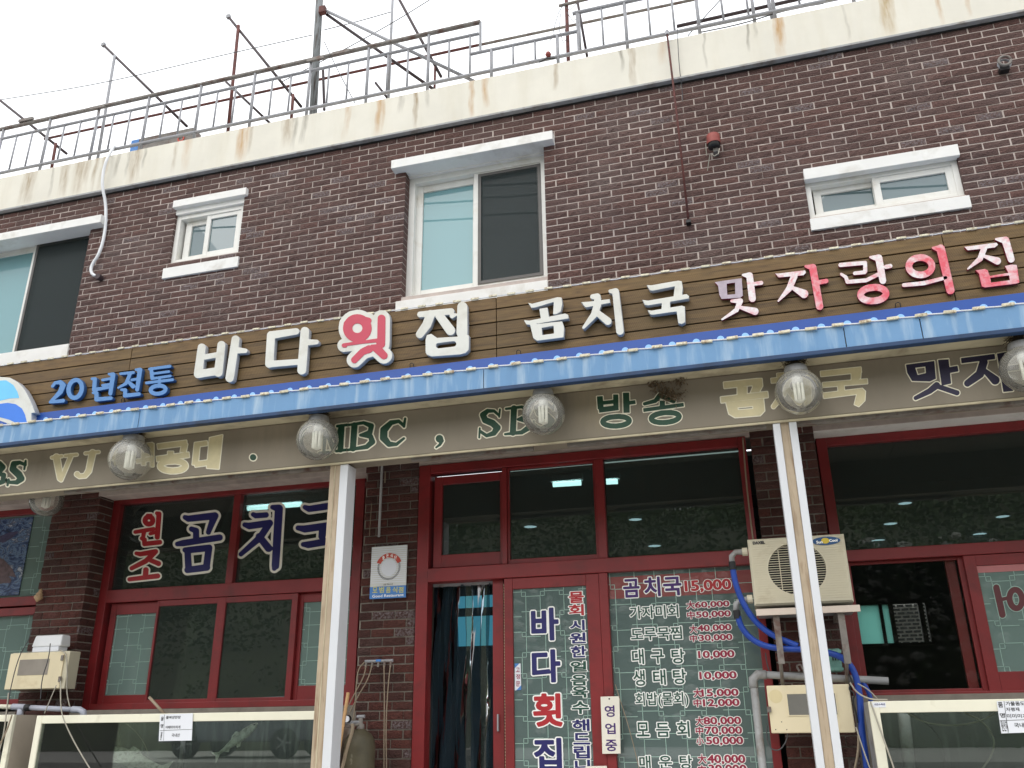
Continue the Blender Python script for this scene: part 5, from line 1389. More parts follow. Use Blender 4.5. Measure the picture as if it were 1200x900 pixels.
MB().tube([at(378.5, 80, 6.86), at(380, 129, 6.86)], .016, 8).build('side_pipe', M['rust_dark'], up_)
def bar(label, a, b, Y0, Y1, r, mat, cat='pipe', name='brace_pipe', grp=None, extra=None):
    p, q = at(*a, Y0), at(*b, Y1)
    o = thing(name, label, cat, tuple(q), grp)
    MB().tube([p, q], r, 10).build('pipe_length', M[mat], o, smooth=True)
    if extra: extra(o, p, q)
    return o
bar('long grey brace pipe sloping down from the thick pole to the parapet', (379, 11), (556, 95.5), 6.88, 6.64, .018, 'galv')
bar('dark brace pipe sloping down just below the grey brace', (383, 17), (510, 106), 6.9, 7.1, .018, 'rust_dark')
bar('short dark strut under the railing right of the thick pole', (440, 97), (455, 116), 6.95, 6.95, .014, 'rust_dark')
bar('dark sloping pipe leaving the top of the photo right of the thin grey pole', (465, -6), (517, 90), 7.3, 7.3, .017, 'rust_dark')
bar('short red stub post near the bottom end of the dark sloping pipe', (510, 76), (509, 112), 7.3, 7.3, .014, 'rust')
bar('thin grey upright pole right of the thick pole', (460.5, -10), (455, 120), 6.95, 6.95, .016, 'galv', 'pole', 'upright_pole')
def cap(o, p, q): MB().box(p.x - .025, p.x + .02, p.y - .02, p.y + .02, p.z - .02, p.z + .03).build('end_cap', M['galv'], o)
bar('rusty upright pole with a sloping arm left of the thick pole', (279.5, 30), (266, 165), 7.1, 7.1, .02, 'rust', 'pole', 'upright_pole')
bar('sloping arm pipe on top of the rusty upright pole', (268, 20), (353, 125), 7.12, 7.12, .017, 'rust_dark', extra=cap)
bar('short rusty stub post at the lower end of the second sloping arm', (343.5, 111), (341, 145), 7.1, 7.1, .018, 'rust')
bar('grey upright pole over the left part of the railing', (134.5, 65), (113, 195), 7.1, 7.1, .018, 'galv', 'pole', 'upright_pole')
bar('sloping arm pipe on top of the left grey upright pole', (121.5, 53), (219, 148), 7.12, 7.12, .017, 'rust_dark', extra=cap)
bar('sloping arm pipe cut by the left edge of the photo', (-12, 108), (78, 180), 7.12, 7.12, .017, 'rust_dark')
bar('short rusty stub post under the leftmost sloping arm', (65.5, 168), (60, 200), 7.1, 7.1, .018, 'rust')
bar('long rear roof pipe, grey then dark red, seen behind the railing', (52, 163), (560, 53), 7.6, 7.6, .017, 'rust', name='rear_pipe')
bar('grey end of the rear roof pipe on the right', (560, 53), (830, -4), 7.6, 7.6, .017, 'galv_dark', name='rear_pipe')
bar('dark diagonal rod crossing the railing at the left of the thick pole', (265, 96), (316, 144), 6.8, 6.8, .014, 'rust_dark')
mast = thing('wiring_mast', 'brown mast wrapped in loose wires right of the railing step', 'pole', tuple(down((663, -10), (666, 71), 6.8)[1]))
p, q = down((663, -20), (666, 71), 6.8); MB().tube([p, q], .019, 10).build('mast_tube', M['rust'], mast, smooth=True)
MB().tube([at(655, 7, 6.78), at(676, 2, 6.78), at(696, -3, 6.78)], .016, 8).build('cross_arm', M['galv_dark'], mast)
for pts in ([(661, 4), (655, 14), (650, 30), (648, 40), (652, 44)], [(660, 6), (668, 12), (676, 4)], [(657, 16), (655, 34), (660, 50), (664, 46), (662, 34)], [(664, 14), (672, 26), (678, 18)], [(650, 40), (645, 47), (641, 51)]):
    MB().tube([at(*q_, 6.76) for q_ in pts], .0035, 6).build('wire_loop', M['wire'], mast)
bar('dark rod standing just right of the wiring mast', (677, 3), (688, 66), 6.7, 6.7, .013, 'rust_dark')
bar('dark steel angle bar lying behind the right part of the railing', (793, 31), (945, -3), 6.75, 6.75, .018, 'rust_dark', name='angle_bar')
bar('thin upright pipe at the top right behind the railing', (880, -8), (884.5, 26), 6.7, 6.7, .016, 'galv', 'pole', 'upright_pole')
bar('second thin upright pipe at the top right behind the railing', (898.5, -8), (905.5, 24), 6.7, 6.7, .018, 'galv', 'pole', 'upright_pole')
rl = thing('small_red_lamp', 'tiny red lamp fixed low on the railing near the mast', 'lamp', tuple(at(642, 66, 6.6)))
q0 = at(642.5, 64, 6.58); MB().lathe(q0, [(.001, .03), (.02, .025), (.03, 0), (.02, -.02), (.001, -.022)], 12).build('lamp_body', M['red_lamp'], rl, smooth=True)
MB().tube([at(632, 73, 6.58), at(640, 69, 6.58), at(650, 68, 6.58)], .008, 6).build('lamp_arm', M['dark'], rl)
for lb, pts, Ys in (('long thin wire sagging across the sky on the left', [(0, 117), (120, 98), (250, 67), (366, 41)], 7.0), ('thin wire crossing the sky from the thick pole to the thin grey pole', [(380, 35), (420, 25), (458, 14)], 6.95),
                    ('thin diagonal wire rising to the top of the photo', [(330, 96), (400, 60), (460, 27), (508, -3)], 6.9), ('thin cord hanging beside the thick pole', [(380, 49), (392, 75), (416, 121)], 6.86),
                    ('thin wire slanting across the right part of the railing', [(806, 42), (820, 26), (844, 0)], 6.7), ('slack cable lying under the right railing', [(820, 38), (870, 28), (920, 12), (965, 4)], 6.62)):
    wtube('overhead_wire', lb, 'wire', pts, .0052 if 'cable' not in lb else .006, 'wire', 5, 'wires over the roof', Ys)
# signboard standing on the roof, seen from behind the railing
rb = thing('rooftop_sign_box', 'grey sign box with a blue end and a red ring lying behind the railing', 'sign', tuple(at(190, 165, 6.85)))
a, b = at(165, 162, 6.85), at(227, 149, 6.85)
MB().box(a.x - .02, b.x, 6.85, 7.0, 7.2, a.z).build('sign_box', M['galv_dark'], rb, bevel=.006); MB().box(a.x - .13, a.x - .021, 6.852, 7.0, 7.2, a.z).build('blue_end', M['sign_blue'], rb, bevel=.006)
q0 = at(212, 160.5, 6.84); MB().lathe((q0.x, 6.846, q0.z - .02), [(.028, 0), (.045, 0), (.045, -.006), (.028, -.006)], 20, 'Y').build('red_ring', M['sign_red'], rb)

# ================================================================== air conditioner on its stand
YC = 6.12
ac = thing('air_conditioner', 'beige wall mounted air conditioner outdoor unit behind the right porch post', 'air conditioner', tuple(at(940, 706, YC)))
x0, x1 = (X(875, 632, YC) + X(884.5, 708, YC)) / 2, (X(988.5, 626, YC) + X(1001, 703, YC)) / 2
z0, z1 = Z(940, 707.5, YC), Z(935, 628.5, YC)
fc = at(934, 666, YC); fr_ = 32.5 * mpp(934, 666, YC)
# case with a round opening
vs = []; fs = []; K = 48; mb = MB()
ring = [(fc.x + fr_ * math.cos(2 * math.pi * k / K), fc.z + fr_ * .93 * math.sin(2 * math.pi * k / K)) for k in range(K)]
outer = []
for k in range(K):
    a = 2 * math.pi * k / K; dx, dz = math.cos(a), math.sin(a)
    tx = ((x1 - .012 if dx > 0 else x0 + .012) - fc.x) / dx if abs(dx) > 1e-6 else 1e9; tz = ((z1 - .012 if dz > 0 else z0 + .012) - fc.z) / dz if abs(dz) > 1e-6 else 1e9
    t_ = min(tx, tz); outer.append((fc.x + dx * t_, fc.z + dz * t_))
for c_ in ((x0 + .012, z0 + .012), (x1 - .012, z0 + .012), (x1 - .012, z1 - .012), (x0 + .012, z1 - .012)):
    k = min(range(K), key=lambda i: (outer[i][0] - c_[0]) ** 2 + (outer[i][1] - c_[1]) ** 2); outer[k] = c_
mb.add([(x, YC, z) for x, z in ring] + [(x, YC, z) for x, z in outer] + [(x, YC + .06, z) for x, z in ring], [(k, (k + 1) % K, (k + 1) % K + K, k + K) for k in range(K)] + [(k, (k + 1) % K, (k + 1) % K + 2 * K, k + 2 * K) for k in range(K)])
mb.build('front_panel', M['ac'], ac)
MB().box(x0, x1, YC + .012, YC + .016, z0, z1)
c4 = [(x0, z0), (x1, z0), (x1, z1), (x0, z1)]; i4 = [(x0 + .012, z0 + .012), (x1 - .012, z0 + .012), (x1 - .012, z1 - .012), (x0 + .012, z1 - .012)]
mb = MB().add([(x, YC + .014, z) for x, z in c4] + [(x, YC, z) for x, z in i4] + [(x, YC + .30, z) for x, z in c4],
              [(k, (k + 1) % 4, (k + 1) % 4 + 4, k + 4) for k in range(4)] + [(k, (k + 1) % 4, (k + 1) % 4 + 8, k + 8) for k in range(4)] + [(8, 9, 10, 11)])
mb.build('case', M['ac'], ac)
mb = MB(); z = z0 + .03
while z < z1 - .02:
    for a, b in ((x0 + .02, None), (None, x1 - .02)):
        dz = (z - fc.z) / (fr_ * .93); hw = fr_ * math.sqrt(max(0, 1 - dz * dz)) + .012 if abs(dz) < 1.05 else 0
        if hw: a_, b_ = (a, fc.x - hw) if a else (fc.x + hw, b)
        else: a_, b_ = (a, fc.x) if a else (fc.x, b)
        if b_ - a_ > .02: mb.box(a_, b_, YC - .003, YC + .001, z, z + .006)
    z += .0155
tag(mb.build('pressed_ribs', M['ac'], ac), kind='stuff')
mb = MB(); z = fc.z - fr_ * .9
while z < fc.z + fr_ * .9:
    dz = (z - fc.z) / (fr_ * .93); hw = fr_ * math.sqrt(max(0, 1 - dz * dz))
    mb.box(fc.x - hw, fc.x + hw, YC + .001, YC + .006, z, z + .0035); z += .0155
mb.box(fc.x - .003, fc.x + .003, YC + .006, YC + .01, fc.z - fr_ * .92, fc.z + fr_ * .92).box(fc.x - fr_ * .6, fc.x - fr_ * .6 + .006, YC + .006, YC + .01, fc.z - fr_ * .72, fc.z + fr_ * .72).box(fc.x + fr_ * .6, fc.x + fr_ * .6 + .006, YC + .006, YC + .01, fc.z - fr_ * .72, fc.z + fr_ * .72)
mb.build('fan_grille', M['ac'], ac)
fan = MB()
for k in range(4):
    a = k * math.pi / 2 + .4; fan.add([(fc.x + rr_ * math.cos(a + w_), YC + .08 + dy, fc.z + rr_ * math.sin(a + w_)) for rr_, w_, dy in ((.02, -.3, 0), (fr_ * .9, -.1, .0), (fr_ * .92, .9, .05), (.02, 1.0, .03))], [(0, 1, 2, 3)])
fan.lathe((fc.x, YC + .06, fc.z), [(.001, 0), (.035, .004), (.035, .05)], 16, 'Y').build('fan', M['black_rubber'], ac)
MB().box(x0 + .02, x1 - .02, YC + .14, YC + .15, z0 + .02, z1 - .02).build('coil', M['dark'], ac)
q0 = at(968, 634, YC); mb = MB().disc((q0.x, YC - .0055, q0.z), 15.8 * mpp(968, 634, YC), 28, 'Y', 4.9 * mpp(968, 634, YC)); mb.build('badge', simple('badge_blue', rgb(36, 78, 124), .4, .05, bst=0), ac)
mb = MB().disc((q0.x - .005, YC - .0062, q0.z + .001), 4.5 * mpp(968, 634, YC), 20, 'Y', 3.4 * mpp(968, 634, YC)); mb.build('badge_centre', simple('badge_yellow', rgb(206, 180, 60), .4, .05, bst=0), ac)
mb = MB(); text(mb, 'Sun', (957, 637), (963.5, 633.5), YC - .006, .04, .001); text(mb, 'Cool', (972, 635), (981, 631.5), YC - .006, .04, .001); mb.build('badge_print', M['v_white'], ac, fix=False)
mb = MB(); text(mb, 'DAXEL', (882.5, 638), (896, 634), YC - .004, .06, .0005); mb.build('maker_print', M['black_ink'], ac, fix=False)
# stand
std = thing('wall_shelf_stand', 'pale metal shelf stand on two brackets carrying the air conditioner', 'stand', tuple(at(945, 720, 6.3)))
xs0, xs1 = X(886, 717, YC - .06), X(1008, 712, YC - .06); zz1 = Z(945, 711.3, YC - .06)
MB().box(xs0, xs1, YC - .06, YC - .045, zz1 - .042, zz1).build('front_rail', simple('pinkish_cream_steel', rgb(214, 198, 184), .5, .05), std, bevel=.002)
MB().box(xs0 + .01, xs1 - .01, YC - .0445, 6.59, zz1 - .008, zz1 - .003).build('shelf_plate', M['galv'], std)
for px in (908, 984):
    xx = X(px, 720, YC)
    MB().box(xx - .014, xx + .026, YC - .03, YC + .01, Z(px, 784, YC) + .03, zz1 - .043).build('bracket_leg', M['galv_dark'], std)
    MB().box(xx - .012, xx + .022, YC + .011, 6.59, zz1 - .06, zz1 - .02).build('bracket_arm', M['galv_dark'], std)
    MB().tube([(xx, YC, Z(px, 784, YC) + .04), (xx, 6.59, Z(px, 784, YC) - .25)], .012, 6).build('bracket_brace', M['galv_dark'], std)

# ================================================================== pipes and hoses on the right
YH = 6.2
def elbow_hose(label, pipe_pts, hose_pts, name='blue_hose'):
    t_ = thing(name, label, 'hose', tuple(at(*hose_pts[-1], YH)), 'blue hoses beside the air conditioner')
    sm = lambda P_, y: [at(*q, y) for q in P_]
    MB().tube(sm(pipe_pts, YC + .05), .020, 10).build('grey_elbow', M['grey_pvc'], t_, smooth=True)
    MB().tube([at(*pipe_pts[0], YC + .05) + Vector((.0, 0, 0)), at(*pipe_pts[0], YC + .05) + Vector((-.035, 0, 0))], .029, 10).build('nut', M['ac'], t_)
    pts = sm(hose_pts, YH - .06)
    for _ in range(2):
        q_ = [pts[0]]
        for a, b in zip(pts, pts[1:]): q_ += [a * .75 + b * .25, a * .25 + b * .75]
        pts = q_ + [pts[-1]]
    MB().tube(pts, .020, 10).build('hose_tube', M['blue_hose'], t_, smooth=True)
    MB().tube([at(*hose_pts[0], YH - .06) + Vector((0, 0, .01)), at(*hose_pts[0], YH - .06) + Vector((0, 0, -.045))], .0235, 10).build('black_sleeve', M['black_rubber'], t_)
elbow_hose('upper blue hose curving down left of the air conditioner', [(876, 646.5), (862, 647), (857.5, 652), (858, 661)], [(858, 660), (861, 682), (870, 706), (884, 728), (905, 745), (935, 757)])
elbow_hose('lower blue hose curving down left of the air conditioner', [(882, 702), (868, 703), (862.5, 708), (863, 718)], [(863.5, 717), (868, 735), (882, 751), (905, 760), (945, 761)])
wtube('blue_hose', 'thick blue hose dropping beside the right fish tank', 'hose', [(955, 762), (985, 768), (1001, 784), (1008, 815), (1009, 850), (1017, 905), (1018, 930)], .021, 'blue_hose', 10, 'blue hoses beside the air conditioner', 6.22)
wtube('blue_hose', 'thinner blue hose looping right of the thick blue hose', 'hose', [(1000, 790), (1012, 800), (1020, 815), (1021, 830)], .015, 'blue_hose', 10, 'blue hoses beside the air conditioner', 6.3)
pv = thing('drain_pipe', 'grey plastic pipe running level under the air conditioner and down at its left end', 'pipe', tuple(at(892, 900, 6.3)))
MB().tube([at(893, 790.5, 6.3), at(940, 793, 6.3), at(1041, 798, 6.3)], .024, 12).build('level_pipe', M['grey_pvc'], pv, smooth=True)
MB().tube([at(898, 790.7, 6.3), at(888, 790.5, 6.3), at(882.5, 796, 6.3), at(883.5, 806, 6.3)], .03, 12).build('elbow', M['grey_pvc'], pv, smooth=True)
a, b = at(883.5, 804, 6.3), at(895, 905, 6.3); b = Vector((a.x, b.y, .05)); MB().tube([a, b], .026, 12).build('down_pipe', M['grey_pvc'], pv, smooth=True)
cb = thing('control_box', 'cream electric control box with a grey window behind the right porch post', 'control box', tuple(at(950, 859, 6.25)))
YK = 6.22
x0, x1 = (X(898, 803, YK) + X(904, 859, YK)) / 2, (X(992, 802, YK) + X(1006, 859, YK)) / 2
z0, z1 = Z(950, 859, YK), Z(945, 802.5, YK)
MB().box(x0, x1, YK, YK + .13, z0, z1).build('box_body', M['cream'], cb, bevel=.006)
wx0, wx1 = (X(922, 813, YK) + X(925, 838, YK)) / 2, (X(978, 813, YK) + X(982, 838, YK)) / 2; wz0, wz1 = Z(950, 837.7, YK), Z(950, 813, YK)
MB().box(wx0, wx1, YK - .003, YK - .0005, wz0, wz1).build('grey_window', simple('grey_plastic_window', rgb(120, 118, 112), .3, .1), cb)
framebars(MB(), wx0 - .006, wx1 + .006, wz0 - .006, wz1 + .006, .006, YK - .006, YK - .0004).build('window_rim', M['cream'], cb)
q0 = at(901, 831, YK - .01); MB().box(q0.x - .012, q0.x + .014, YK - .02, YK + .01, q0.z - .02, q0.z + .015).build('latch', M['galv_dark'], cb, bevel=.003)
MB().disc((at(909, 816, YK).x, YK - .001, at(909, 816, YK).z), .042, 24, 'Y', .042).build('round_knockout', simple('faded_cream', rgb(218, 202, 158), .6, .04), cb)
for px, py in ((909, 855), (922, 855), (916, 846)):
    q0 = at(px, py, YK); MB().disc((q0.x, YK - .001, q0.z), .0035, 8, 'Y').build('screw', M['dark'], cb)
gb_ = thing('junction_box', 'small verdigris green junction box right of the right porch post', 'junction box', tuple(at(976, 790, 6.3)))
q = [at(*p_, 6.3) for p_ in ((967, 759), (983.5, 761), (988, 783), (973, 791))]
x0, x1, z0, z1 = (q[0].x + q[3].x) / 2 - .02, (q[1].x + q[2].x) / 2, (q[2].z + q[3].z) / 2, (q[0].z + q[1].z) / 2
MB().box(x0, x1, 6.3, 6.42, z0, z1).build('box_body', M['green_box'], gb_, bevel=.008); MB().box(x0 - .006, x1 + .006, 6.29, 6.305, z1 - .03, z1 - .008).box(x0 - .006, x1 + .006, 6.29, 6.305, z0 + .006, z0 + .024).build('flange', M['green_box'], gb_, bevel=.003)
for k in range(4): MB().box(x0 + .05 + k * .016, x0 + .058 + k * .016, 6.294, 6.301, z1 - .075, z1 - .035).build('terminal_rib', M['dark'], gb_)
wtube('chain_links', 'short dark chain wound round the level grey pipe', 'chain', [(937, 787), (933, 780), (938, 778), (941, 784), (945, 790)], .007, 'galv_dark', 6, None, 6.24)
wtube('chain_links', 'dark knotted wire bundle at the right of the control box', 'chain', [(995, 790), (999, 800), (994, 808), (1002, 812), (999, 822), (1003, 835), (1005, 847)], .006, 'dark', 6, None, 6.2)
cabs = [('grey cable looping left of the control box', [(899, 850), (898, 865), (903, 878), (914, 880), (922, 868), (923, 858)], .004, 'wire', 6.25), ('pale cable running down from the control box beside the tank', [(1003, 852), (1012, 880), (1021, 905)], .004, 'wire_pale', 5.84),
        ('pale cable crossing the front of the right fish tank', [(1020, 822), (1034, 862), (1044, 890), (1049, 905)], .005, 'wire_pale', 5.83), ('pale cable slung over the top corner of the right fish tank', [(996, 800), (1004, 812), (1020, 820), (1040, 820)], .005, 'wire_pale', 5.86),
        ('thin cable stretched from the pipe end to the right fish tank', [(1005, 801), (1018, 808), (1028, 819)], .004, 'wire_pale', 6.0), ('tan hose hanging under the control box', [(1006, 862), (1006, 880), (1001, 905)], .008, 'wire_tan', 6.2),
        ('thin cable beside the brick pillar left of the air conditioner', [(870.5, 513), (874, 560), (879, 605), (882.5, 632)], .006, 'wire_tan', 6.57), ('black thin wires beside the lower left of the stand', [(897, 765), (899, 780), (905, 795)], .004, 'wire', 6.3),
        ('dark cord leaning in front of the menu window', [(721, 802), (725, 815), (738, 855), (750, 905)], .003, 'wire_tan', 6.56)]
for lb, pts, r, mt, y in cabs: wtube('cable', lb, 'cable', pts, r, mt, 6, None, y)
# ================================================================== fish tanks
def tank(label, x0, x1, y0, y1, ztop, fw_, fh, z0=.55):
    t_ = thing('fish_tank', label, 'fish tank', ((x0 + x1) / 2, y0, 0), 'cream framed fish tanks')
    zb_ = .75
    framebars(MB(), x0, x1, zb_, ztop, fw_, y0, y0 + .03, wt=fh, wb=.06).build('front_frame', M['cream_tank'], t_, bevel=.004)
    MB().box(x0 + fw_ - .004, x1 - fw_ + .004, y0 + .012, y0 + .018, zb_ + .056, ztop - fh + .004).build('front_glass', M['glass_tank'], t_)
    MB().box(x0 + .002, x0 + .02, y0 + .031, y1, zb_, ztop - .002).build('side_panel', M['grey_pvc'], t_); MB().box(x1 - .02, x1 - .002, y0 + .031, y1, zb_, ztop - .002).build('side_panel', simple('beige_panel', rgb(186, 174, 158), .6, .06), t_)
    MB().box(x0 + .02, x1 - .02, y1 - .02, y1, zb_, ztop - .02).build('back_panel', M['tank_in'], t_)
    MB().box(x0 + .02, x1 - .02, y0 + .03, y1 - .02, zb_, zb_ + .02).build('tank_floor', M['tank_in'], t_)
    MB().box(x0, x1, y0 + .002, y1, .0, zb_ - .001).build('stand_cabinet', M['cream_tank'], t_)
    return t_
YT = 5.95
tk = tank('left fish tank with two silver fish, below the big stew window', (X(41.7, 838, YT) + X(31.7, 900, YT)) / 2 + .01, X(380, 831, YT), YT, YT + .42, Z(200, 836, YT), .052, .058)
ztk1 = Z(200, 836, YT)
YT2 = 5.85
tk2 = tank('right fish tank with loose air lines, below the open window', X(1017, 822, YT2), XR - 1.0, YT2, YT2 + .32, Z(1100, 820.5, YT2), .058, .065)
tk3 = tank('third tank cut by the left edge of the photo', X(-220, 850, 6.0), X(16.5, 838, 6.0), 6.0, 6.4, Z(10, 837.5, 6.0), .05, .05)
mb = MB(); a = at(1021, 822.5, YT2 - .001)
text(mb, '대한수족관', at and (1025, 826.8), (1037, 824.2), YT2 - .001, .02, .0006); mb.build('maker_sticker_print', M['v_navy'], tk2, fix=False)
MB().box(X(1020, 826, YT2), X(1038, 826, YT2), YT2 - .001, YT2 - .0002, Z(1028, 829, YT2), Z(1028, 823, YT2)).build('maker_sticker', M['paper'], tk2)
# air lines and water tubes inside the tanks
for t_, pts, r, y, mt in ((tk, [(137, 846), (139, 875)], .010, YT + .12, 'wire_pale'), (tk, [(148, 848), (160, 858), (170, 872), (174, 885)], .003, YT + .1, 'wire_pale'), (tk, [(215, 865), (211, 905)], .018, YT + .2, 'grey_pvc'),
                          (tk2, [(1064, 836), (1085, 848), (1120, 851), (1150, 845), (1166, 836)], .005, YT2 + .06, 'wire_pale'), (tk2, [(1130, 835), (1152, 845), (1166, 865), (1163, 885), (1148, 905)], .005, YT2 + .06, 'wire_pale'),
                          (tk2, [(1068, 836), (1090, 850), (1105, 870), (1110, 905)], .004, YT2 + .07, 'wire'), (tk2, [(1059, 836), (1066, 905)], .035, YT2 + .2, 'grey_pvc')):
    P_ = [at(*q, y) for q in pts]
    for _ in range(2):
        if len(P_) > 2:
            q_ = [P_[0]]
            for a, b in zip(P_, P_[1:]): q_ += [a * .75 + b * .25, a * .25 + b * .75]
            P_ = q_ + [P_[-1]]
    MB().tube(P_, r, 8).build('air_line' if r < .015 else 'water_tube', M[mt], t_, smooth=True)
def fish(label, head, tail, y):
    h, tl_ = at(*head, y), at(*tail, y); L = (tl_ - h).length; ax = (tl_ - h).normalized()
    t_ = thing('live_fish', label, 'fish', tuple((h + tl_) / 2), 'silver fish in the left tank')
    dn = Vector((0, 0, 1)); dn = (dn - ax * dn.dot(ax)).normalized(); sd_ = ax.cross(dn)
    prof = [(0, .012, .01), (.04, .035, .02), (.12, .062, .035), (.28, .085, .048), (.45, .082, .045), (.62, .058, .032), (.76, .034, .018), (.86, .024, .01), (.88, .022, .008)]
    vs = []; n_ = 14
    for u, hh, ww in prof:
        for k in range(n_):
            a = 2 * math.pi * k / n_; vs.append(h + ax * L * u + dn * L * hh * math.sin(a) * (1.0 if math.sin(a) > 0 else 1.1) + sd_ * L * ww * math.cos(a))
    fs = [(i * n_ + k, i * n_ + (k + 1) % n_, (i + 1) * n_ + (k + 1) % n_, (i + 1) * n_ + k) for i in range(len(prof) - 1) for k in range(n_)] + [tuple(range(n_))]
    MB().add(vs, fs).build('body', M['fish'], t_, smooth=True)
    def fin(name, pts):
        m_ = MB(); P_ = [h + ax * L * u + dn * L * v for u, v in pts]; n2 = len(P_)
        m_.add([p - sd_ * .0015 for p in P_] + [p + sd_ * .0015 for p in P_], [tuple(range(n2)), tuple(range(2 * n2 - 1, n2 - 1, -1))] + [(i, (i + 1) % n2, (i + 1) % n2 + n2, i + n2) for i in range(n2)]).build(name, M['fish'], t_)
    fin('tail_fin', [(.86, .02), (1.0, .10), (.95, .0), (1.0, -.11), (.86, -.02)]); fin('dorsal_fin', [(.38, .08), (.42, .13), (.52, .11), (.58, .06)])
    fin('belly_fin', [(.42, -.085), (.47, -.135), (.53, -.12), (.52, -.08)]); fin('anal_fin', [(.66, -.05), (.70, -.095), (.77, -.04)])
    e = h + ax * L * .055 + dn * L * .012
    for s in (-1, 1): MB().lathe(e + sd_ * L * .024 * s, [(.001, .006 * 1), (.005, .003), (.006, 0), (.005, -.003), (.001, -.006)], 10).build('eye', M['dark'], t_, smooth=True)
fish('silver fish swimming up to the right in the left fish tank', (302, 847.5), (250, 888), YT + .08)
fish('silver fish lying low and level in the left fish tank', (118, 878), (200, 903), YT + .08)
# price cards on the tanks
def card(label, q4, Y, rows_, lines):
    t_ = thing('price_card', label, 'card', tuple(at(*q4[3], Y)), 'white price cards on the tanks')
    MB().hexa(q4[0], q4[1], q4[2], q4[3], Y, Y + .003, Y).build('card_sheet', M['paper'], t_)
    mb = MB()
    for s_, bl, tr in rows_: text(mb, s_, bl, tr, Y, .015, .001)
    for a, b in lines:
        p, q = at(*a, Y), at(*b, Y); d_ = (q - p).normalized(); n_ = Vector((-d_.z, 0, d_.x)) * .0012
        mb.add([p + n_ + Vector((0, -.0012, 0)), q + n_ + Vector((0, -.0012, 0)), q - n_ + Vector((0, -.0012, 0)), p - n_ + Vector((0, -.0012, 0))], [(0, 1, 2, 3)])
    mb.build('card_print', M['black_ink'], t_, fix=False)
card('white price card on the left tank, ruled in two rows', [(187.5, 837.3), (226, 835.8), (224.5, 867.8), (186, 868.5)], YT - .008,
     [('물', (188.5, 844.5), (192, 840)), ('명', (188, 853), (191.5, 848.5)), ('활복양한방', (194.5, 842.5), (212, 838.7)), ('이때마아치개', (194, 854), (211.5, 850.3)), ('국내산', (201, 863.5), (211, 859.5)), ('원산지', (187.6, 867), (190.5, 857.5))],
     [((192.8, 837.2), (191.8, 868)), ((187.5, 856.2), (225, 854.6))])
card('white price card on the right tank with four rows of print', [(1168, 821.8), (1215, 821), (1218, 858), (1173.5, 859.5)], YT2 - .008,
     [('품', (1170.2, 829), (1174.5, 822.8)), ('명', (1172.5, 841), (1177, 835.5)), ('가물돔도자', (1179, 827), (1206, 821.8)), ('자평재', (1179.5, 833.5), (1194, 829)), ('미미미지', (1180.5, 841.5), (1203, 836.5)), ('국내산', (1189, 852.5), (1206, 847)), ('원산지', (1174.6, 857), (1179.6, 844.5))],
     [((1176.5, 821.6), (1181.5, 859)), ((1171.5, 844.6), (1216, 842.8))])
# grey stub pipe behind the left card
st = thing('stub_pipe', 'short grey pipe leaning over the top rim of the left fish tank', 'pipe', tuple(at(192, 836, YT)))
MB().tube([at(175, 817, YT + .02), at(193, 837, YT + .015)], .011, 8).build('pipe_tube', M['wire_tan'], st, smooth=True)

# ================================================================== things at the left
YX = 6.38
bx = thing('control_box', 'cream electric control box with a grey window on the left brick pillar', 'control box', tuple(at(40, 806, YX)))
x0, x1 = (X(11.3, 767, YX) + X(5.7, 808, YX)) / 2, (X(75.6, 763, YX) + X(69, 806, YX)) / 2; z0, z1 = Z(40, 807.3, YX), Z(40, 765, YX)
MB().box(x0, x1, YX, YX + .012, z0, z1).build('box_door', M['cream'], bx, bevel=.004)
MB().box(x0 + .01, x1 + .045, YX + .013, YX + .14, z0 - .004, z1 + .006).build('box_body', M['ac'], bx, bevel=.005)
MB().box((X(23, 773, YX) + X(21, 791, YX)) / 2, (X(58, 772, YX) + X(56, 790, YX)) / 2, YX - .003, YX - .0005, Z(40, 791, YX), Z(40, 772.7, YX)).build('grey_window', simple('scratched_grey_window', rgb(146, 138, 128), .4, .1), bx)
for py in (771, 796):
    q0 = at(73.5 - (py - 771) * .12, py, YX); MB().box(q0.x - .012, q0.x + .012, YX - .012, YX + .002, q0.z - .022, q0.z + .022).build('hinge', M['galv_dark'], bx, bevel=.003)
ro = thing('adapter_box', 'white rounded adapter box sitting on top of the left control box', 'box', tuple(at(54, 762, YX)))
x0, x1 = X(36.5, 752, YX), X(70.5, 752, YX); zb_, zt_ = Z(54, 760.5, YX) , Z(54, 744, YX)
MB().add([(x0, YX + .01, zb_ + .02), (x1, YX + .01, zb_ + .02), (x1, YX + .13, zb_ + .02), (x0, YX + .13, zb_ + .02), (x0 + .018, YX + .02, zt_), (x1 - .006, YX + .02, zt_), (x1 - .006, YX + .12, zt_), (x0 + .018, YX + .12, zt_)],
         [(0, 3, 2, 1), (4, 5, 6, 7), (0, 1, 5, 4), (1, 2, 6, 5), (2, 3, 7, 6), (3, 0, 4, 7)]).build('white_cover', M['white_plastic'], ro, bevel=.012)
MB().box(x0 + .012, x1 - .02, YX + .015, YX + .12, z1 + .007, zb_ + .019).build('base', M['paper'], ro, bevel=.004)
lp = thing('water_pipe', 'grey plastic water pipe with a tee left of the fish tank', 'pipe', tuple(at(20, 900, 6.25)))
YY = 6.2
MB().tube([at(-30, 827.5, YY), at(16, 828.5, YY)], .019, 10).build('cream_pipe', M['cream_tank'], lp, smooth=True); MB().tube([at(15, 828.4, YY), at(31, 829, YY)], .026, 12).build('tee', M['lilac_pvc'], lp, smooth=True)
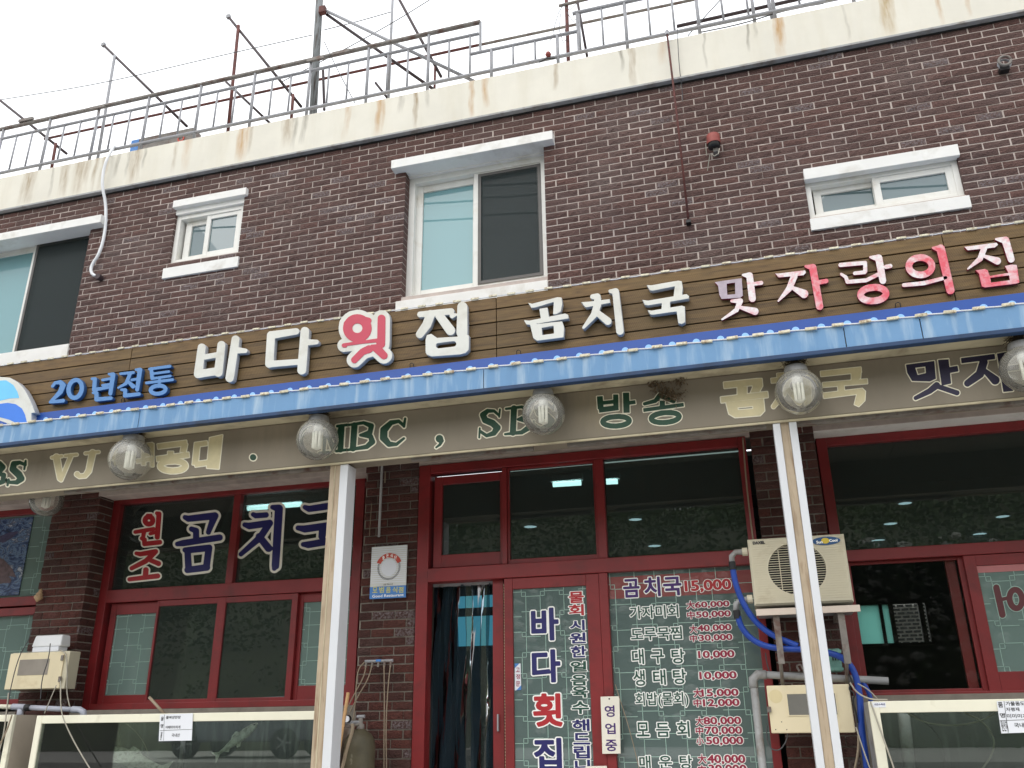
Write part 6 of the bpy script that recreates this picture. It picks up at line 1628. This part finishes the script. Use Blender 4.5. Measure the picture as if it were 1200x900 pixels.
MB().tube([at(30, 829, YY), at(36, 829.3, YY)], .0265, 12).build('black_band', M['black_rubber'], lp, smooth=True); MB().tube([at(36, 829.3, YY), at(86, 831.5, YY)], .0205, 12).build('level_pipe', M['lilac_pvc'], lp, smooth=True)
MB().tube([at(85, 831.4, YY), at(93, 831.8, YY), at(97.5, 834, YY), at(98, 845, YY)], .026, 12).build('elbow', M['lilac_pvc'], lp, smooth=True)
a = at(24.6, 831, YY); MB().tube([a, a + Vector((0, 0, -.075))], .026, 12).build('tee_leg', M['lilac_pvc'], lp, smooth=True)
MB().tube([a + Vector((0, 0, -.07)), Vector((a.x, a.y, at(19, 881, YY).z))], .0205, 12).build('down_pipe', M['grey_pvc'], lp, smooth=True)
MB().tube([Vector((a.x, a.y, at(19, 882, YY).z)), Vector((a.x, a.y, .3))], .029, 12).build('valve_body', M['cream_tank'], lp, smooth=True)
q0 = at(10, 892, YY - .03); MB().box(q0.x - .018, q0.x + .018, q0.y - .02, q0.y + .01, q0.z - .06, q0.z + .045).build('red_valve_handle', M['sign_red'], lp, bevel=.008)
cab2 = [('dark cable from the left window down over the control box', [(37, 738), (33, 752), (24, 765), (16, 790), (8, 830), (4, 905)], .004, 'wire', 6.34), ('black cable hanging in front of the adapter box and control box', [(59, 754), (57, 772), (49, 795), (47.5, 820)], .004, 'wire', 6.3),
        ('grey cable curving from the control box across the fish tank front', [(71, 798), (71, 830), (75, 845), (88, 872), (108, 905)], .0045, 'wire_pale', 5.9), ('grey cable from the control box hinge down to the pipe', [(66, 803), (58, 822), (52, 836)], .004, 'wire_pale', 6.15),
        ('white cable looping at the right side of the left control box', [(70, 762), (78, 765), (79, 790), (78, 812), (82, 829)], .005, 'wire_pale', 6.36), ('thin cable at the photo left edge beside the third tank', [(10, 812), (6, 850), (2, 870), (-4, 890)], .005, 'wire_pale', 5.98),
        ('tan cable hanging over the third tank', [(14, 838), (8, 856), (0, 872)], .006, 'wire_tan', 5.97)]
for lb, pts, r, mt, y in cab2: wtube('cable', lb, 'cable', pts, r, mt, 6, None, y)
sh = thing('sea_shell', 'brown whelk shell fixed on the left brick pillar edge', 'shell', tuple(at(46, 704, 6.58)))
c0, c1 = at(48.8, 689.5, 6.56), at(43, 705.5, 6.54)
prof = [(0, .003), (.12, .012), (.22, .018), (.3, .016), (.4, .03), (.5, .027), (.62, .04), (.74, .036), (.88, .018), (1, .004)]
MB().tube([c0 + (c1 - c0) * u for u, _ in prof], [r for _, r in prof], 14).build('shell_body', M['shell'], sh, smooth=True)

# certificate plate on the middle pillar
cp = thing('certificate_plate', 'white and blue good restaurant certificate plate on the middle brick pillar', 'sign', tuple(at(455, 700, 6.57)))
Yc = 6.565
q4 = [(435, 641.3), (477, 638), (475.5, 700.3), (433.5, 701.9)]
x0, x1 = (at(*q4[0], Yc).x + at(*q4[3], Yc).x) / 2, (at(*q4[1], Yc).x + at(*q4[2], Yc).x) / 2
z1, z0 = (at(*q4[0], Yc).z + at(*q4[1], Yc).z) / 2, (at(*q4[2], Yc).z + at(*q4[3], Yc).z) / 2; zband = Z(455, 687, Yc)
MB().box(x0, x1, Yc, Yc + .012, zband + .0008, z1).build('white_plate', M['sign_white'], cp, bevel=.003)
mb = MB(); z = zband + .03
while z < z1 - .01: mb.box(x0 + .002, x1 - .002, Yc - .0018, Yc, z, z + .0055); z += .0165
mb.build('pressed_lines', M['paper'], cp)
MB().box(x0, x1, Yc - .0005, Yc + .012, z0, zband).build('blue_band', M['sign_blue'], cp, bevel=.002)
zc_ = zm(360, 620, 6)
c_ = at(*zc_(575, 270), Yc); r1 = 88 / 6 * mpp(456, 665, Yc)
mb = MB(); K = 56
for k in range(K):
    a0, a1 = 2 * math.pi * k / K, 2 * math.pi * (k + .55) / K
    if 25 < math.degrees(a0) % 360 < 155: continue
    mb.add([(c_.x + rr_ * math.cos(a), Yc - .0025, c_.z + rr_ * math.sin(a)) for rr_, a in ((r1 * .84, a0), (r1, a0), (r1, a1), (r1 * .84, a1))], [(0, 1, 2, 3)])
mb.build('ring_print', M['sign_grey'], cp, fix=False)
mb = MB(); K = 20; a0, a1 = math.radians(22), math.radians(158)
for k in range(K):
    u, v = a0 + (a1 - a0) * k / K, a0 + (a1 - a0) * (k + 1) / K
    mb.add([(c_.x + rr_ * math.cos(a), Yc - .0035, c_.z + rr_ * math.sin(a)) for rr_, a in ((r1 * .78, u), (r1 * 1.14, u), (r1 * 1.14, v), (r1 * .78, v))], [(0, 1, 2, 3)])
mb.build('red_ribbon', M['sign_red'], cp, fix=False)
mb = MB(); text(mb, '좋', zc_(528, 216), zc_(545, 190), Yc - .0035, .03, .001); text(mb, '은', zc_(556, 200), zc_(573, 174), Yc - .0035, .03, .001); text(mb, '식', zc_(585, 200), zc_(602, 174), Yc - .0035, .03, .001); text(mb, '단', zc_(612, 212), zc_(630, 186), Yc - .0035, .03, .001)
text(mb, 'Good Restaurant', zc_(458, 482), zc_(678, 452), Yc - .001, .02, .0008); mb.build('white_print', M['v_white'], cp, fix=False)
mb = MB()
for ch, a in zip('모범음식점', (460, 506, 554, 600, 642)): text(mb, ch, zc_(a, 448), zc_(a + 34, 406), Yc - .001, .03, .0008)
mb.build('gold_print', M['sign_gold'], cp, fix=False)
mb = MB(); text(mb, '삼척시', zc_(535, 396), zc_(600, 380), Yc - .002, .01, .0008); mb.build('small_print', M['sign_grey'], cp, fix=False)
MB().disc((c_.x, Yc - .0026, c_.z), r1 * .66, 28, 'Y', r1 * .66).build('blank_disc', M['paper'], cp, fix=False)

# small hanging board on the door post
ob = thing('open_board', 'small ivory hanging board with violet Korean print on the red door post', 'sign', tuple(at(716, 883, 6.56)))
Yo = 6.56
MB().hexa((703.7, 816.4), (725.8, 815.8), (727.3, 883.2), (705.8, 883.4), Yo, Yo + .012, Yo).build('board', M['ivory'], ob, bevel=.002)
for ch, bl, tr in (('영', (709.2, 840), (719.7, 826.8)), ('업', (709.8, 860), (720.8, 847.6)), ('중', (710.3, 880), (722.5, 867))): text(MB(), ch, bl, tr, Yo, .02, .001).build('printed_letter', M['v_purple'], ob, fix=False)
MB().disc((at(714, 819, Yo).x, Yo - .001, at(714, 819, Yo).z), .006, 10, 'Y').build('nail', M['dark'], ob, fix=False)
ob2 = thing('open_board', 'lower corner of a second ivory board on the red door post, at the photo bottom', 'sign', tuple(at(698, 905, 6.56)))
MB().hexa((686, 898), (711, 897.5), (712, 925), (687, 925), Yo, Yo + .012, Yo).build('board', M['ivory'], ob2, bevel=.002)
sk = thing('fixed_door_sticker', 'small white sticker with red print and blue corners on the door glass', 'sticker', tuple(at(607, 809, YD + .02)))
Yk = YD + .0215
MB().hexa((603.3, 777.5), (610, 777.5), (610.8, 808.3), (603.3, 809.2), Yk, Yk + .001, Yk).build('sticker_sheet', M['paper'], sk)
mb = MB()
for ch, bl, tr in (('고', (604.8, 787.5), (609, 782.5)), ('정', (604.8, 795.8), (609.4, 790)), ('문', (604.8, 804.2), (609.4, 798.2))): text(mb, ch, bl, tr, Yk, .02, .0008)
mb.build('sticker_print', M['v_crimson'], sk, fix=False)
tl_ = lambda a, b, c: [tuple(at(*q, Yk - .0012)) for q in (a, b, c)]
MB().add(tl_((603.3, 777.5), (608.5, 777.5), (603.3, 783)), [(0, 1, 2)]).add(tl_((610.8, 808.3), (605, 809), (610.7, 803)), [(0, 1, 2)]).build('blue_corner', M['sign_blue'], sk, fix=False)

# conduit, air manifold and hoses on the middle pillar
cd = thing('conduit_pipe', 'grey conduit pipe coming down the top of the middle brick pillar', 'pipe', tuple(at(446, 629, 6.56)))
a = at(447.5, 551, 6.56); b = at(446, 629, 6.56)
MB().tube([(a.x + .03, 6.50, zs - .03), (a.x + .004, 6.55, a.z + .05), (a.x, 6.56, a.z), (a.x, 6.56, b.z)], .011, 10).build('conduit_tube', M['grey_pvc'], cd, smooth=True)
MB().tube([(a.x + .028, 6.57, a.z - .01), (a.x + .028, 6.57, a.z - .11)], .006, 6).build('side_wire', M['wire_tan'], cd)
wtube('cable', 'thin tan wire hanging left of the conduit on the middle pillar', 'cable', [(435.5, 590), (434, 612), (433, 628)], .003, 'wire_tan', 5, None, 6.58)
mf = thing('air_manifold', 'small metal air manifold with five taps on the middle brick pillar', 'manifold', tuple(at(444, 778, 6.5)))
a, b = at(428, 775.2, 6.5), at(460.5, 774.2, 6.5)
MB().tube([a, b], .012, 8).build('manifold_bar', M['galv'], mf)
me = None
for k in range(5):
    p_ = a + (b - a) * (.06 + .22 * k)
    o = MB().tube([p_ + Vector((0, -.008, -.005)), p_ + Vector((0, -.016, -.045))], .009, 8).build('tap', M['galv_dark'], mf)
MB().box((a.x + b.x) / 2 - .02, (a.x + b.x) / 2 + .02, 6.485, 6.49, a.z - .005, a.z + .012).build('blue_label', M['sign_blue'], mf)
MB().box((a.x + b.x) / 2 - .015, (a.x + b.x) / 2 + .015, 6.51, 6.6, a.z - .01, a.z + .01).build('wall_bracket', M['galv_dark'], mf)
for lb, pts in (('tan air hose hanging straight from the fourth manifold tap', [(450, 780), (450.5, 820), (450, 860), (449.8, 905)]), ('tan air hose hanging from the rightmost manifold tap', [(457.5, 780), (455, 800), (452, 850), (453, 905)]),
                ('tan air hose curving from the second manifold tap to the gas cylinder', [(436, 779), (432, 795), (420, 815), (408, 838)]), ('tan air hose curving from the leftmost manifold tap', [(429, 779), (427, 792), (416, 812), (408, 828)]),
                ('outer tan air hose bowing left from the manifold', [(427, 776), (419, 785), (417, 810), (415.5, 835), (412, 850)])):
    wtube('air_hose', lb, 'hose', pts, .0048, 'wire_tan', 7, 'air hoses from the manifold', 6.45)
wtube('air_hose', 'thick pale hose beside the gas cylinder', 'hose', [(413, 848), (413.5, 856), (407, 875), (400, 905)], .013, 'wire_tan', 8, 'air hoses from the manifold', 6.05)
gc = thing('gas_cylinder', 'olive steel gas cylinder with a pressure gauge right of the left porch post', 'gas cylinder', (at(421, 880, 6.25).x, 6.25, 0))
c_ = at(421, 880, 6.25); r = 18.5 * mpp(421, 880, 6.25); zsh = Z(421, 862, 6.25)
MB().lathe((c_.x, 6.25, 0), [(.001, .02), (r * .95, .02), (r, .06), (r, zsh - .08), (r * .93, zsh - .03), (r * .72, zsh + .01), (r * .4, zsh + .035), (r * .3, zsh + .045), (.001, zsh + .045)], 30).build('steel_body', M['cylinder'], gc, smooth=True)
MB().lathe((c_.x, 6.25, 0), [(r * .26, zsh + .045), (r * .26, zsh + .075), (r * .16, zsh + .08), (r * .14, zsh + .12), (.001, zsh + .12)], 16).build('valve', M['galv_dark'], gc, smooth=True)
MB().tube([(c_.x - .03, 6.25, zsh + .128), (c_.x + .03, 6.25, zsh + .13)], .012, 8).build('hand_wheel', M['galv'], gc)
MB().tube([(c_.x, 6.25, zsh + .09), (c_.x - .06, 6.2, zsh + .09), (c_.x - .1, 6.2, zsh + .085)], .012, 8).build('regulator', M['galv'], gc)
for px, py in ((397.8, 848.3), (406.5, 842.5)):
    p_ = at(px, py, 6.15); rg = 4.4 * mpp(px, py, 6.15)
    MB().lathe(p_, [(.001, 0), (rg * .82, 0), (rg * .84, -.006), (rg, -.008), (rg, .02), (.001, .022)], 20, 'Y').build('gauge', M['dark'], gc)
    MB().disc((p_.x, p_.y - .0035, p_.z), rg * .8, 20, 'Y').build('gauge_face', M['paper'], gc, fix=False)
MB().tube([at(397.8, 848.3, 6.17), at(410, 852, 6.2), Vector((c_.x, 6.22, zsh + .08))], .009, 8).build('gauge_stem', M['galv_dark'], gc)
ws = thing('wooden_stick', 'bare wooden stick leaning right of the left porch post', 'stick', tuple(at(394, 900, 5.9)))
a, b = at(408, 812, 6.1), at(393.5, 903, 5.95); b = a + (b - a) * 3.0
MB().tube([a, b], .013, 10).build('stick_shaft', M['stick'], ws, smooth=True)

# ================================================================== street and hillside behind the camera
gr = MB().add([(-400, -400, -.08), (400, -400, -.08), (400, 400, -.08), (-400, 400, -.08)], [(0, 1, 2, 3)]).build('ground', M['soil'], fix=False); gr['kind'] = 'structure'
ap = MB().box(-60, 60, 2.2, 6.598, -.3, 0).box(XL, XR, 6.6, 12.2, -.3, -.002).build('pavement', M['paving']); ap['kind'] = 'structure'
rd = MB().box(-60, 60, -5.5, 2.198, -.4, -.04).build('road', M['asphalt']); rd['kind'] = 'structure'
mb = MB()
for k in range(-20, 20): mb.box(k * 3, k * 3 + 1.6, -1.7, -1.58, -.05, -.036)
o = mb.build('road_marking', M['line']); o['kind'] = 'structure'
vg = MB().box(-60, 60, -13.6, -5.501, -.3, .9).build('verge', M['paving']); vg['kind'] = 'structure'
# steep slope across the road
nx, ny = 90, 40; vs = []; rr = random.Random(5)
import mathutils
for j in range(ny + 1):
    for i in range(nx + 1):
        x = -60 + 120 * i / nx; u = j / ny; y = -13.5 - 24 * u
        h = 12.5 * (u ** .72) + 1.2 * mathutils.noise.noise(Vector((x * .12, u * 3, 0))) + (2.2 * mathutils.noise.noise(Vector((x * .06, 7, 1)))) * u
        vs.append((x, y + .5 * mathutils.noise.noise(Vector((x * .4, u * 8, 4))), max(-.05, h + (1.0 if j > 0 else 0))))
hill = MB().add(vs, [(j * (nx + 1) + i, j * (nx + 1) + i + 1, (j + 1) * (nx + 1) + i + 1, (j + 1) * (nx + 1) + i) for j in range(ny) for i in range(nx)]).build('hillside', M['soil'], smooth=True, fix=False); hill['kind'] = 'structure'
def clumps(name, label, mat, n_, seed, size, ulo, uhi):
    r_ = random.Random(seed); V = []; Fc = []
    for k in range(n_):
        i, j = r_.randrange(nx + 1), int((ulo + (uhi - ulo) * r_.random()) * ny); b0 = Vector(vs[j * (nx + 1) + i])
        c_ = b0 + Vector((r_.gauss(0, .6), r_.gauss(0, .4), r_.random() * .9)); s = size * r_.uniform(.5, 1.6)
        for m_ in range(16):
            q = c_ + Vector((r_.gauss(0, s), r_.gauss(0, s), r_.gauss(0, s * .7))); d_ = Vector((r_.uniform(-1, 1), r_.uniform(-1, 1), r_.uniform(-1, 1))).normalized() * s * .32
            e = d_.orthogonal().normalized() * s * .22; o_ = len(V); V += [tuple(q - d_), tuple(q + e), tuple(q + d_), tuple(q - e)]; Fc.append((o_, o_ + 1, o_ + 2, o_ + 3))
    o = MB().add(V, Fc).build(name, M[mat], fix=False); tag(o, label, 'undergrowth', kind='stuff')
clumps('undergrowth', 'bright green undergrowth on the hillside across the road', 'leaf', 5200, 1, .22, 0, 1)
clumps('undergrowth', 'dark green bushes on the hillside across the road', 'leaf2', 3600, 2, .34, .15, 1)
# rubble face
mb = MB(); rr = random.Random(9)
ico = [(0, 0, 1), (.89, 0, .45), (.28, .85, .45), (-.72, .53, .45), (-.72, -.53, .45), (.28, -.85, .45), (.72, .53, -.45), (-.28, .85, -.45), (-.89, 0, -.45), (-.28, -.85, -.45), (.72, -.53, -.45), (0, 0, -1)]
icf = [(0, 1, 2), (0, 2, 3), (0, 3, 4), (0, 4, 5), (0, 5, 1), (1, 6, 2), (2, 7, 3), (3, 8, 4), (4, 9, 5), (5, 10, 1), (6, 7, 2), (7, 8, 3), (8, 9, 4), (9, 10, 5), (10, 6, 1), (11, 7, 6), (11, 8, 7), (11, 9, 8), (11, 10, 9), (11, 6, 10)]
for k in range(2200):
    i = rr.randrange(nx // 2 + 1, nx - 24) if k % 3 else rr.randrange(nx // 2 - 8, nx // 2); j = rr.randrange(1, 14); b0 = Vector(vs[j * (nx + 1) + i]) + Vector((rr.gauss(0, .7), rr.gauss(0, .3), rr.gauss(0, .3) + .1)); s = rr.uniform(.06, .2)
    mb.add([(b0.x + x * s * 1.2, b0.y + y * s, b0.z + z * s * .8) for x, y, z in ico], icf)
tag(mb.build('rubble', M['rock'], fix=False), 'pale rubble scattered on the slope across the road', 'rubble', kind='stuff')
# car parked across the road
car = thing('parked_car', 'silver car parked across the road, seen only reflected in the left tank', 'car', (-12.2, -8.2, 0.9))
cx, cyy = -12.2, -8.2
CZ = .9
prof = [(-2.1, .35), (-2.12, .62), (-1.95, .78), (-1.2, .88), (-.62, 1.38), (.75, 1.42), (1.4, .98), (1.95, .92), (2.12, .7), (2.1, .35)]
MB().prism([(cx + x, z + CZ) for x, z in prof], cyy - .85, cyy + .85).build('car_body', M['car'], car, bevel=.06)
MB().prism([(cx + x, z + CZ) for x, z in ((-1.02, .9), (-.55, 1.3), (.02, 1.34), (.02, .9))], cyy + .851, cyy + .858).prism([(cx + x, z + CZ) for x, z in ((.1, .9), (.1, 1.34), (.68, 1.35), (1.2, .95))], cyy + .851, cyy + .858).build('side_window', M['dark'], car)
for dx in (-1.3, 1.32):
    w_ = MB().lathe((cx + dx, cyy + .70, .33 + CZ), [(.001, 0), (.33, .0), (.33, .19), (.22, .2), (.2, .17), (.001, .16)], 28, 'Y').build('wheel', M['black_rubber'], car)
    mb = MB()
    for k in range(5):
        a = k * 1.2566; mb.tube([(cx + dx, cyy + .89, .33 + CZ), (cx + dx + .2 * math.cos(a), cyy + .89, .33 + CZ + .2 * math.sin(a))], .022, 6)
    mb.build('rim', M['galv'], car)
    MB().lathe((cx + dx, cyy - .89, .33 + CZ), [(.001, 0), (.33, .0), (.33, .19), (.001, .19)], 28, 'Y').build('wheel', M['black_rubber'], car)

# power lines along the street, mirrored in the upstairs panes
for lb, az, bz in (('highest power line over the street behind the viewer', 13.54, 13.38), ('middle power line over the street behind the viewer', 13.20, 13.05), ('lowest power line over the street behind the viewer', 12.72, 12.57)):
    k_ = (bz - az) / 1.25
    o = MB().tube([(x_, -3, az + k_ * (x_ + 6.76)) for x_ in (-40, -20, -6, 10, 25)], .022, 6).build('power_line', M['wire']); tag(o, lb, 'wire', 'power lines over the street')
